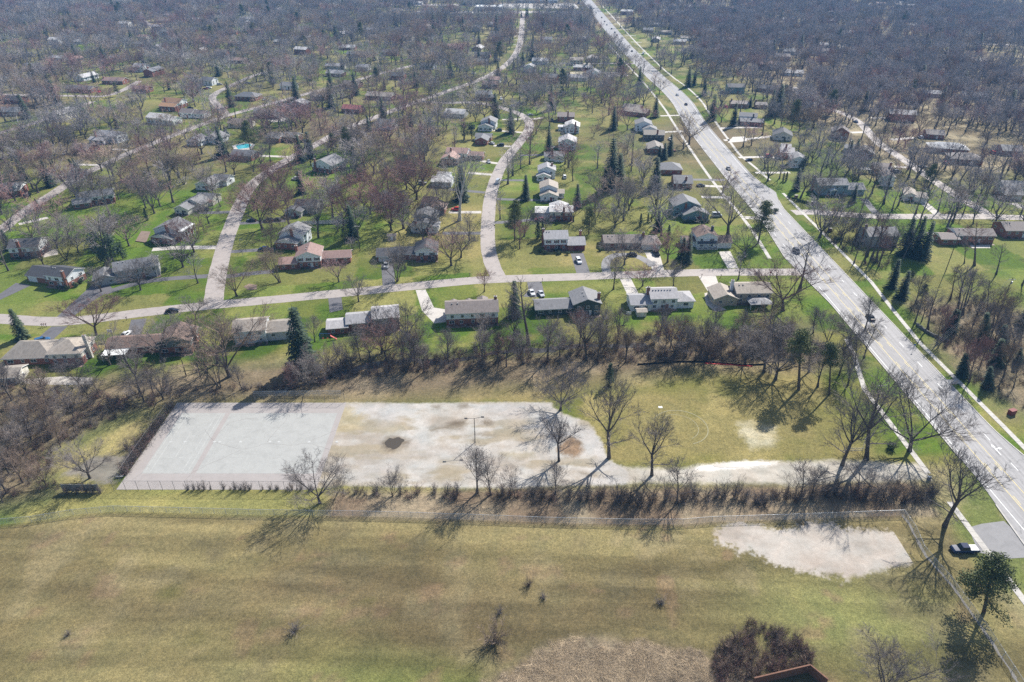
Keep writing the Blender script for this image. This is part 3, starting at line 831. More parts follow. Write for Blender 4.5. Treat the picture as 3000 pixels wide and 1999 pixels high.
(152.0,169.1,11.2,2,'g','fifteenth bare grey tree in the roadside wood at right, right half','rwood'),
(-50.9,378.6,19.3,0,'g','bare grey tree behind the white-roofed house under pale sycamore','y'),
(62.5,183.8,12.6,0,'b','eighteenth bare brown tree along the creek, left of the silt fence','creek'),
(164.0,262.2,14.5,1,'g','sixth bare grey tree in front of the grey house behind tall bare trees','y'),
(-288.2,395.2,18.5,0,'g','first bare grey tree left of the brown house left of long white house','y'),
(-142.2,233.1,13.6,0,'g','second bare grey tree in front of the grey corner house behind bare tree','y'),
(56.1,192.4,12.8,2,'b','thirteenth bare brown tree along the creek, left of the silt fence','creek'),
(-45.9,185.3,12.6,0,'g','eighth bare grey tree along the creek, behind the cracked lot','creek'),
(-245.8,382.1,18.2,0,'b','bare brown tree in front of the brown house left of long white house','y'),
(141.7,193.6,12.1,1,'b','third bare brown tree in the roadside wood at right, left half','rwood'),
(-88.3,405.3,19.8,0,'g','second bare grey tree behind the white house with red chimney in its gable','y'),
(97.9,263.0,14.9,0,'g','bare grey tree in front of the white colonial with full-width porch','y'),
(211.0,313.2,15.8,1,'g','third bare grey tree in front of the tan gabled house with white garage','y'),
(-108.0,161.6,11.2,0,'g','first bare grey tree along the creek, behind the courts','creek'),
(-77.2,333.5,17.2,0,'r','second bare reddish tree right of the dark house behind the split level','y'),
(68.6,200.6,12.8,5,'g','nineteenth bare grey tree along the creek, left of the silt fence','creek'),
(247.1,374.3,17.6,1,'g','first bare grey tree in front of the purple-grey house in the woods','y'),
(-55.6,349.0,17.7,0,'r','fourth bare reddish tree left of the white-roofed house under pale sycamore','y'),
(144.6,209.1,12.4,5,'b','second bare brown tree in the roadside wood at right, left half','rwood'),
(-21.4,263.0,14.9,0,'g','bare grey tree right of the ranch with white garage door','y'),
(-9.3,195.9,12.8,5,'g','second bare grey tree in front of the long white house with brown-grey roof','y'),
(11.6,189.4,12.6,5,'g','seventh bare grey tree along the creek, middle stretch','creek'),
(-212.3,361.4,17.3,0,'g','second bare grey tree behind the pale-roofed house in the left thicket','y'),
(106.0,195.4,12.2,3,'g','fourth bare grey tree on the left verge of main road','v'),
(150.9,279.8,14.8,1,'g','second bare grey tree left of the grey house behind tall bare trees','y'),
(284.1,464.6,20.4,2,'g','second bare grey tree behind the brown house among woodland trunks','y'),
(146.1,282.2,14.9,0,'g','first bare grey tree left of the grey house behind tall bare trees','y'),
(264.9,350.9,16.4,2,'g','second bare grey tree behind the house with white garage at far right edge','y'),
(-48.8,184.1,12.2,2,'g','seventh bare grey tree along the creek, behind the cracked lot','creek'),
(150.0,182.4,11.2,5,'r','seventh bare reddish tree in the roadside wood at right, right half','rwood'),
(155.3,333.5,16.5,0,'g','bare grey tree left of the blue-grey colonial','y'),
(-277.7,419.8,18.7,2,'b','third bare brown tree left of the brown house left of long white house','y'),
(-53.7,178.1,11.9,5,'g','fifth bare grey tree along the creek, behind the cracked lot','creek'),
(5.4,285.5,15.3,0,'g','second bare grey tree left of the white colonial with red shutters','y'),
(-132.0,139.9,9.9,0,'g','sixth bare grey tree in the left thicket, left half','thicket'),
(165.9,457.1,20.5,1,'g','bare grey tree left of the dark-roofed house facing the concrete pad','y'),
(-128.5,130.9,9.6,1,'g','first bare grey tree near the old court fence','th'),
(150.1,254.3,13.6,1,'r','sixth bare reddish tree beside the right verge','rwood2'),
(-127.3,131.9,9.6,1,'g','second bare grey tree near the old court fence','th'),
(212.0,400.4,18.2,2,'b','bare brown tree in front of the grey gabled house by the power lines','y'),
(173.1,218.1,12.0,1,'g','ninth bare grey tree in front of the grey house behind tall bare trees','y'),
(-229.3,292.3,14.2,0,'g','first bare grey tree behind the dark-roofed house with orange chimney','y'),
(255.3,463.5,19.9,1,'b','first bare brown tree left of the brown house among woodland trunks','y'),
(-125.5,144.7,9.9,0,'g','fourteenth bare grey tree in the left thicket, left half','thicket'),
(-170.7,281.4,14.2,0,'g','third bare grey tree left of the white house with tall porch columns','y'),
(10.7,123.6,10.3,2,'g','seventh bare grey tree in the row along the lot fence, left half','lot'),
(-199.8,333.5,15.7,0,'g','first bare grey tree right of the pale-roofed house in the left thicket','y'),
(-215.0,398.0,17.8,2,'r','bare reddish tree in front of the low white house left of blue porch house','y'),
(-116.3,126.5,9.4,0,'b','thirteenth bare brown tree in the left thicket, left half','thicket'),
(174.2,207.6,11.5,2,'b','fourteenth bare brown tree in the roadside wood at right, right half','rwood'),
(217.1,312.2,14.7,1,'g','bare grey tree behind the brown house at the right edge above the lawn','y'),
(-123.7,120.9,9.0,2,'g','second bare grey tree in the left thicket, left half','thicket'),
(226.7,420.5,18.4,2,'g','bare grey tree right of the grey gabled house by the power lines','y'),
(-20.3,182.4,11.7,2,'g','first bare grey tree along the creek, middle stretch','creek'),
(-271.7,414.1,17.7,3,'g','fourth bare grey tree left of the brown house left of long white house','y'),
(-131.7,170.1,10.5,0,'g','bare grey tree right of the tan garden shed','y'),
(-81.4,167.9,10.9,2,'g','fifth bare grey tree along the creek, behind the courts','creek'),
(-177.4,278.4,13.6,3,'g','second bare grey tree left of the white house with tall porch columns','y'),
(-132.7,136.5,9.3,0,'b','third bare brown tree in the left thicket, left half','thicket'),
(33.2,362.5,16.8,2,'b','bare brown tree right of the white house with black shutters','y'),
(-211.6,325.1,14.8,0,'g','first bare grey tree in front of the pale-roofed house in the left thicket','y'),
(-70.9,344.4,16.1,0,'r','first bare reddish tree left of the white-roofed house under pale sycamore','y'),
(84.8,192.7,11.4,5,'g','fifth bare grey tree along the creek, right end','creek'),
(-59.5,172.9,10.9,3,'g','third bare grey tree along the creek, behind the cracked lot','creek'),
(3.3,271.8,13.9,2,'r','first bare reddish tree left of the white colonial with red shutters','y'),
(162.3,268.9,13.2,0,'g','fifth bare grey tree in front of the grey house behind tall bare trees','y'),
(297.1,392.2,16.3,2,'r','bare reddish tree in front of the house with broken white roof edge','y'),
(49.6,187.9,11.3,5,'r','tenth bare reddish tree along the creek, left of the silt fence','creek'),
(141.2,257.2,12.8,1,'g','first bare grey tree in front of the grey house behind tall bare trees','y'),
(-64.9,168.8,10.6,3,'r','first bare reddish tree along the creek, behind the cracked lot','creek'),
(-156.6,231.9,11.8,0,'g','first bare grey tree in front of the grey corner house behind bare tree','y'),
(145.8,257.2,12.7,1,'g','fifth bare grey tree beside the right verge','rwood2'),
(-154.1,167.7,9.7,0,'g','first bare grey tree in the left thicket, left half','thicket'),
(206.5,441.5,18.2,2,'g','bare grey tree in front of the brick gable house below the reddish tree','y'),
(-144.4,323.1,14.7,2,'g','bare grey tree right of the stepped grey house on the left street','y'),
(-56.7,311.8,14.6,3,'g','third bare grey tree left of the brown bungalow north of the cream house','y'),
(-8.7,185.5,11.1,5,'g','third bare grey tree along the creek, middle stretch','creek'),
(-197.0,283.0,12.9,0,'g','second bare grey tree behind the dark-roofed house with orange chimney','y'),
(-141.6,396.2,16.7,2,'g','bare grey tree right of the house below the swimming pool','y'),
(-86.4,353.6,15.6,0,'g','second bare grey tree in front of the white house with red chimney in its gable','y'),
(230.5,529.0,20.4,2,'r','second bare reddish tree right of the grey ranch left of dark spruce','y'),
(58.7,190.2,11.0,3,'g','fifteenth bare grey tree along the creek, left of the silt fence','creek'),
(-113.2,350.5,15.4,3,'g','first bare grey tree in front of the white house with red chimney in its gable','y'),
(-141.8,301.1,13.7,0,'g','bare grey tree behind the white house with tall porch columns','y'),
(-37.3,325.1,14.8,2,'g','second bare grey tree behind the brown bungalow north of the cream house','y'),
(193.8,467.0,18.4,0,'b','bare brown tree right of the dark-roofed house facing the concrete pad','y'),
(-141.1,245.0,11.9,4,'w','bare white-barked tree right of the grey corner house behind bare tree','y'),
(202.1,518.8,19.9,2,'g','first bare grey tree right of the grey ranch left of dark spruce','y'),
(-18.8,280.6,13.3,0,'g','second bare grey tree right of the cream split level with brick chimney','y'),
(154.6,286.7,13.0,2,'g','fourth bare grey tree beside the right verge','rwood2'),
(15.5,186.8,10.7,0,'g','eighth bare grey tree along the creek, middle stretch','creek'),
(103.3,201.1,10.7,2,'g','second bare grey tree on the left verge of main road','v'),
(268.9,456.0,17.5,0,'b','second bare brown tree left of the brown house among woodland trunks','y'),
(180.7,466.8,18.2,2,'g','bare grey tree behind the dark-roofed house facing the concrete pad','y'),
(213.3,337.2,14.1,1,'g','bare grey tree right of the tan gabled house with white garage','y'),
(-51.1,181.7,10.4,0,'g','sixth bare grey tree along the creek, behind the cracked lot','creek'),
(144.2,277.5,12.6,1,'g','second bare grey tree beside the right verge','rwood2'),
(-99.3,417.5,16.9,0,'g','first bare grey tree behind the white house with red chimney in its gable','y'),
(143.3,290.2,13.0,1,'r','first bare reddish tree beside the right verge','rwood2'),
(91.9,191.3,10.4,2,'g','eighth bare grey tree along the creek, right end','creek'),
(-122.3,164.1,9.3,2,'g','first bare grey tree in front of the brown-roofed house','y'),
(65.9,190.8,10.5,2,'g','first bare grey tree in front of the white house with row of roof vents','y'),
(-66.2,195.4,10.6,2,'g','bare grey tree right of the white house with two roof levels','y'),
(-123.7,161.0,9.2,5,'g','first bare grey tree in the left thicket, right half','thicket'),
(-189.6,346.7,14.2,0,'g','second bare grey tree right of the pale-roofed house in the left thicket','y'),
(-56.9,223.7,11.3,0,'g','bare grey tree behind the grey-roofed house with dark end wing','y'),
(-57.8,178.2,10.0,0,'b','fourth bare brown tree along the creek, behind the cracked lot','creek'),
(245.8,427.5,16.2,0,'r','bare reddish tree left of the pale wide house in the woods','y'),
(-58.5,369.4,15.2,3,'g','third bare grey tree left of the white-roofed house under pale sycamore','y'),
(151.3,291.6,12.6,2,'r','third bare reddish tree beside the right verge','rwood2'),
(186.6,438.1,16.7,1,'g','bare grey tree in front of the dark-roofed house facing the concrete pad','y'),
(205.8,473.6,17.6,1,'r','bare reddish tree behind the brick gable house below the reddish tree','y'),
(94.3,196.7,10.2,3,'b','ninth bare brown tree along the creek, right end','creek'),
(-216.6,341.9,13.7,0,'b','first bare brown tree behind the pale-roofed house in the left thicket','y'),
(86.3,125.6,8.4,0,'g','fourth bare grey tree in the row along the lot fence, right half','lot'),
(62.6,236.7,11.4,2,'g','bare grey tree behind the white house with row of roof vents','y'),
(155.8,307.5,12.9,2,'g','bare grey tree behind the grey house behind tall bare trees','y'),
(181.0,387.3,15.0,1,'g','bare grey tree right of the white house with mossy grey roof','y'),
(-154.8,373.1,14.7,0,'r','first bare reddish tree behind the white gabled house farther up the left street','y'),
(-113.2,327.0,13.5,3,'b','third bare brown tree left of the dark house behind the split level','y'),
(-20.9,187.7,10.1,2,'g','first bare grey tree in front of the long white house with brown-grey roof','y'),
(-10.6,231.9,11.2,2,'r','bare reddish tree behind the long white house with brown-grey roof','y'),
(-69.7,357.9,14.5,3,'g','second bare grey tree left of the white-roofed house under pale sycamore','y'),
(154.4,261.9,11.4,1,'r','seventh bare reddish tree beside the right verge','rwood2'),
(287.5,415.8,15.1,2,'g','bare grey tree left of the house with broken white roof edge','y'),
(-192.7,255.8,10.9,0,'g','first bare grey tree right of the dark-roofed house with orange chimney','y'),
(198.5,444.0,16.2,1,'b','bare brown tree left of the brick gable house below the reddish tree','y'),
(186.8,257.2,10.9,1,'g','first bare grey tree in front of the house with white patio and brick pier','y'),
(-112.2,210.6,10.1,0,'g','bare grey tree behind the brown-roofed house','y'),
(92.4,186.5,9.6,2,'r','tenth bare reddish tree along the creek, right end','creek'),
(0.8,122.6,8.5,3,'g','sixth bare grey tree in the row along the lot fence, left half','lot'),
(270.6,541.6,18.4,1,'g','bare grey tree right of the house at the bend with dark roof','y'),
(78.4,188.0,9.6,2,'b','third bare brown tree along the creek, right end','creek'),
(49.2,196.1,10.0,2,'g','eighth bare grey tree along the creek, left of the silt fence','creek'),
(-43.1,123.4,8.3,3,'g','second bare grey tree in the row along the lot fence, left half','lot'),
(58.9,183.7,9.5,5,'b','sixteenth bare brown tree along the creek, left of the silt fence','creek'),
(272.2,520.3,17.5,1,'r','first bare reddish tree behind the brown house among woodland trunks','y'),
(-29.3,123.1,8.3,3,'g','third bare grey tree in the row along the lot fence, left half','lot'),
(-240.5,428.3,15.1,0,'g','bare grey tree right of the long white house with red chimney','y'),
(71.6,326.1,13.0,0,'g','bare grey tree behind the teal-blue house','y'),
(-185.1,268.1,10.9,0,'g','fourth bare grey tree right of the dark-roofed house with orange chimney','y'),
(-146.0,378.7,14.0,0,'g','second bare grey tree behind the white gabled house farther up the left street','y')]
EVER=[(-165.6,197.3,12.0,'spruce','dark conical spruce left of the tan-roofed L-shaped house'),
(-65.5,178.4,23.3,'spruce','dark conical spruce in front of the white house with two roof levels'),
(-170.7,259.3,13.2,'yew','broad dark evergreen behind the dark-roofed house with big brick chimney'),
(-163.5,255.8,13.4,'yew','second broad dark evergreen left of the grey corner house behind bare tree'),
(-162.7,261.5,8.5,'yew','broad dark evergreen behind the grey corner house behind bare tree'),
(-165.8,254.4,10.2,'yew','first broad dark evergreen left of the grey corner house behind bare tree'),
(-232.5,319.5,5.8,'spruce','dark conical spruce left of the pale-roofed house in the left thicket'),
(-246.7,354.8,12.2,'spruce','second dark conical spruce behind the house with dormers at left edge'),
(-244.2,375.9,9.0,'spruce','fourth dark conical spruce behind the house with dormers at left edge'),
(-172.3,304.7,6.5,'cedar','narrow columnar cedar in front of the stepped grey house on the left street'),
(-216.7,271.2,9.6,'spruce','dark conical spruce left of the dark-roofed house with orange chimney'),
(-268.1,365.7,12.0,'spruce','first dark conical spruce behind the house with dormers at left edge'),
(0.7,212.2,15.0,'spruce','dark conical spruce right of the long white house with brown-grey roof'),
(1.2,280.6,19.0,'pine','open-crowned pine left of the white colonial with red shutters'),
(6.7,332.4,13.9,'spruce','dark conical spruce left of the white house with tan roof and sunroom'),
(34.6,288.0,13.4,'pine','open-crowned pine behind the white colonial with red shutters'),
(51.4,347.8,28.4,'spruce','second dark conical spruce right of the white house with tan roof and sunroom'),
(56.1,351.3,19.3,'spruce','dark conical spruce left of the grey house near the main road trees'),
(48.2,346.7,13.1,'spruce','first dark conical spruce right of the white house with tan roof and sunroom'),
(66.1,291.7,10.3,'spruce','dark conical spruce behind the long brown-roofed ranch'),
(68.4,279.0,8.5,'cedar','narrow columnar cedar left of the white colonial with full-width porch'),
(59.4,297.5,6.7,'cedar','narrow columnar cedar behind the long brown-roofed ranch'),
(63.8,302.9,4.7,'cedar','first narrow columnar cedar left of the teal-blue house'),
(65.7,303.8,4.7,'cedar','second narrow columnar cedar left of the teal-blue house'),
(11.5,283.0,8.5,'cedar','first narrow columnar cedar left of the white colonial with red shutters'),
(13.5,283.0,8.5,'cedar','second narrow columnar cedar left of the white colonial with red shutters'),
(71.1,262.2,9.8,'spruce','first dark conical spruce in front of the white colonial with full-width porch'),
(-71.2,283.0,16.2,'spruce','dark conical spruce right of the white split level with dark chimney'),
(-83.6,363.2,9.6,'pine','open-crowned pine right of the white house with red chimney in its gable'),
(-73.1,278.2,8.1,'pine','open-crowned pine behind the white house with pinkish roof'),
(-36.9,306.6,4.7,'cedar','narrow columnar cedar behind the cream split level with brick chimney'),
(29.5,170.1,8.4,'ivy','ivy-clad dark column tree in front of the house with dark green gable'),
(145.7,234.9,12.8,'spruce','first dark conical spruce in front of the grey house behind tall bare trees'),
(171.0,261.5,17.6,'spruce','fifth dark conical spruce in front of the grey house behind tall bare trees'),
(168.8,264.4,18.7,'spruce','fourth dark conical spruce in front of the grey house behind tall bare trees'),
(165.5,265.9,17.5,'spruce','third dark conical spruce in front of the grey house behind tall bare trees'),
(145.5,226.6,12.0,'spruce','second dark conical spruce in front of the grey house behind tall bare trees'),
(153.2,236.1,6.8,'pine','first open-crowned pine in front of the grey house behind tall bare trees'),
(157.4,194.5,12.5,'spruce','fifth dark conical spruce right of the main road'),
(161.5,182.1,6.5,'spruce','ninth dark conical spruce right of the main road'),
(108.1,278.2,19.6,'pine','open-crowned pine right of the white colonial with full-width porch'),
(72.0,257.2,13.8,'spruce','second dark conical spruce in front of the white colonial with full-width porch'),
(86.4,167.8,21.8,'tallpine','tall bare-stemmed pine in front of the tan house by the main road'),
(94.6,165.2,19.3,'tallpine','tall bare-stemmed pine by the road verge'),
(171.2,329.3,9.4,'spruce','dark conical spruce in front of the blue-grey colonial'),
(148.6,346.7,12.4,'spruce','dark conical spruce left of the blue-grey colonial'),
(152.0,224.3,7.2,'pine','second open-crowned pine in front of the grey house behind tall bare trees'),
(143.7,168.6,8.4,'spruce','sixth dark conical spruce right of the main road'),
(139.7,174.8,9.1,'spruce','dark conical spruce by the road verge'),
(148.9,362.0,5.6,'cedar','second narrow columnar cedar left of the blue-grey colonial'),
(147.3,362.0,5.2,'cedar','first narrow columnar cedar left of the blue-grey colonial'),
(96.3,89.9,17.8,'pine','open-crowned pine by the road verge'),
(-1.1,461.4,17.4,'spruce','dark conical spruce right of the white house with attached lower wing'),
(-12.1,501.0,18.9,'spruce','dark conical spruce behind the white house with attached lower wing'),
(-30.8,447.1,11.1,'yew','first broad dark evergreen left of the brick gabled house by the two dark cars'),
(-26.1,447.1,10.2,'yew','second broad dark evergreen left of the brick gabled house by the two dark cars'),
(-97.1,467.0,11.0,'spruce','dark conical spruce left of the grey house left of the bend'),
(-86.9,393.8,7.6,'spruce','second dark conical spruce right of the white house with red chimney in its gable'),
(-83.5,364.8,8.0,'spruce','first dark conical spruce right of the white house with red chimney in its gable'),
(-12.8,657.9,14.3,'spruce','dark conical spruce behind the house with blue solar porch'),
(103.1,505.3,17.1,'spruce','dark conical spruce in front of the pair-roofed brown house'),
(87.9,405.4,7.8,'spruce','first dark conical spruce in front of the tan-roofed low house by three spruces'),
(95.2,411.3,13.0,'spruce','third dark conical spruce in front of the tan-roofed low house by three spruces'),
(90.0,402.4,10.3,'spruce','second dark conical spruce in front of the tan-roofed low house by three spruces'),
(101.1,572.7,8.9,'yew','broad dark evergreen behind the pair-roofed brown house'),
(71.4,694.0,10.4,'spruce','dark conical spruce in front of the cream house with wide yard'),
(-19.4,932.6,24.0,'spruce','tenth dark conical spruce near the lot'),
(-95.6,1082.4,15.1,'spruce','ninth dark conical spruce near the lot'),
(13.7,1117.8,9.8,'spruce','eleventh dark conical spruce near the lot'),
(-79.9,509.6,4.1,'yew','broad dark evergreen behind the grey house left of the bend'),
(-69.9,480.5,8.8,'spruce','dark conical spruce right of the grey house left of the bend'),
(-162.2,694.0,13.0,'spruce','dark conical spruce left of the white house upper middle left'),
(-16.4,738.1,13.0,'spruce','dark conical spruce right of the tan house right of white car'),
(-19.5,534.7,5.8,'spruce','dark conical spruce in front of the blue trim house with red chimney'),
(142.2,496.8,18.8,'spruce','first dark conical spruce left of the white house with brick garage front'),
(152.7,480.5,16.5,'spruce','second dark conical spruce left of the white house with brick garage front'),
(187.7,509.6,19.2,'spruce','first dark conical spruce in front of the grey ranch left of dark spruce'),
(194.4,514.0,22.3,'spruce','second dark conical spruce in front of the grey ranch left of dark spruce'),
(190.7,472.7,20.0,'pine','open-crowned pine behind the dark-roofed house facing the concrete pad'),
(165.9,382.9,9.1,'yew','broad dark evergreen in front of the white house with mossy grey roof'),
(262.4,860.1,15.5,'spruce','first dark conical spruce right of the main road'),
(156.0,578.1,13.4,'spruce','second dark conical spruce left of the dark teal house with white windows'),
(150.6,612.7,17.5,'spruce','first dark conical spruce left of the dark teal house with white windows'),
(157.0,618.8,13.0,'spruce','dark conical spruce behind the dark teal house with white windows'),
(181.1,537.1,8.5,'spruce','dark conical spruce right of the grey ranch left of dark spruce'),
(201.0,405.4,11.2,'spruce','first dark conical spruce left of the grey gabled house by the power lines'),
(209.2,414.4,9.6,'spruce','second dark conical spruce left of the grey gabled house by the power lines'),
(476.3,1117.8,15.6,'spruce','second dark conical spruce right of the main road'),
(324.6,907.2,11.4,'pine','open-crowned pine right of the main road'),
(-319.2,575.4,11.2,'pine','open-crowned pine in front of the red brick house near lone dark pine'),
(-245.6,352.8,15.6,'spruce','dark conical spruce right of the house with dormers at left edge'),
(-243.9,372.4,9.8,'spruce','third dark conical spruce behind the house with dormers at left edge'),
(-557.7,932.6,19.9,'spruce','second dark conical spruce near the lot'),
(-608.3,883.1,10.3,'spruce','first dark conical spruce near the lot'),
(-187.0,450.6,8.4,'spruce','dark conical spruce behind the house beside white porch left of the pool'),
(-245.3,742.4,11.0,'spruce','eighth dark conical spruce near the lot'),
(-314.0,759.9,14.0,'spruce','fifth dark conical spruce near the lot'),
(-466.4,907.2,9.8,'spruce','third dark conical spruce near the lot'),
(-431.6,895.0,12.8,'spruce','fourth dark conical spruce near the lot'),
(-435.2,1155.5,8.0,'spruce','sixth dark conical spruce near the lot'),
(-421.9,1165.3,7.1,'spruce','seventh dark conical spruce near the lot'),
(-259.9,589.2,9.1,'spruce','dark conical spruce in front of the white house at the loop end'),
(-129.8,514.0,6.2,'yew','broad dark evergreen left of the red-roofed house at centre left'),
(-205.1,612.7,9.4,'yew','broad dark evergreen left of the white house by blue car'),
(-364.4,557.0,3.3,'spruce','dark conical spruce right of the low dark house at left border'),
(161.4,190.7,9.8,'spruce','eighth dark conical spruce right of the main road'),
(150.4,201.0,9.3,'spruce','fourth dark conical spruce right of the main road'),
(154.4,181.1,10.4,'spruce','seventh dark conical spruce right of the main road'),
(150.5,202.6,9.0,'spruce','third dark conical spruce right of the main road'),
(177.4,205.9,9.8,'spruce','tenth dark conical spruce right of the main road')]
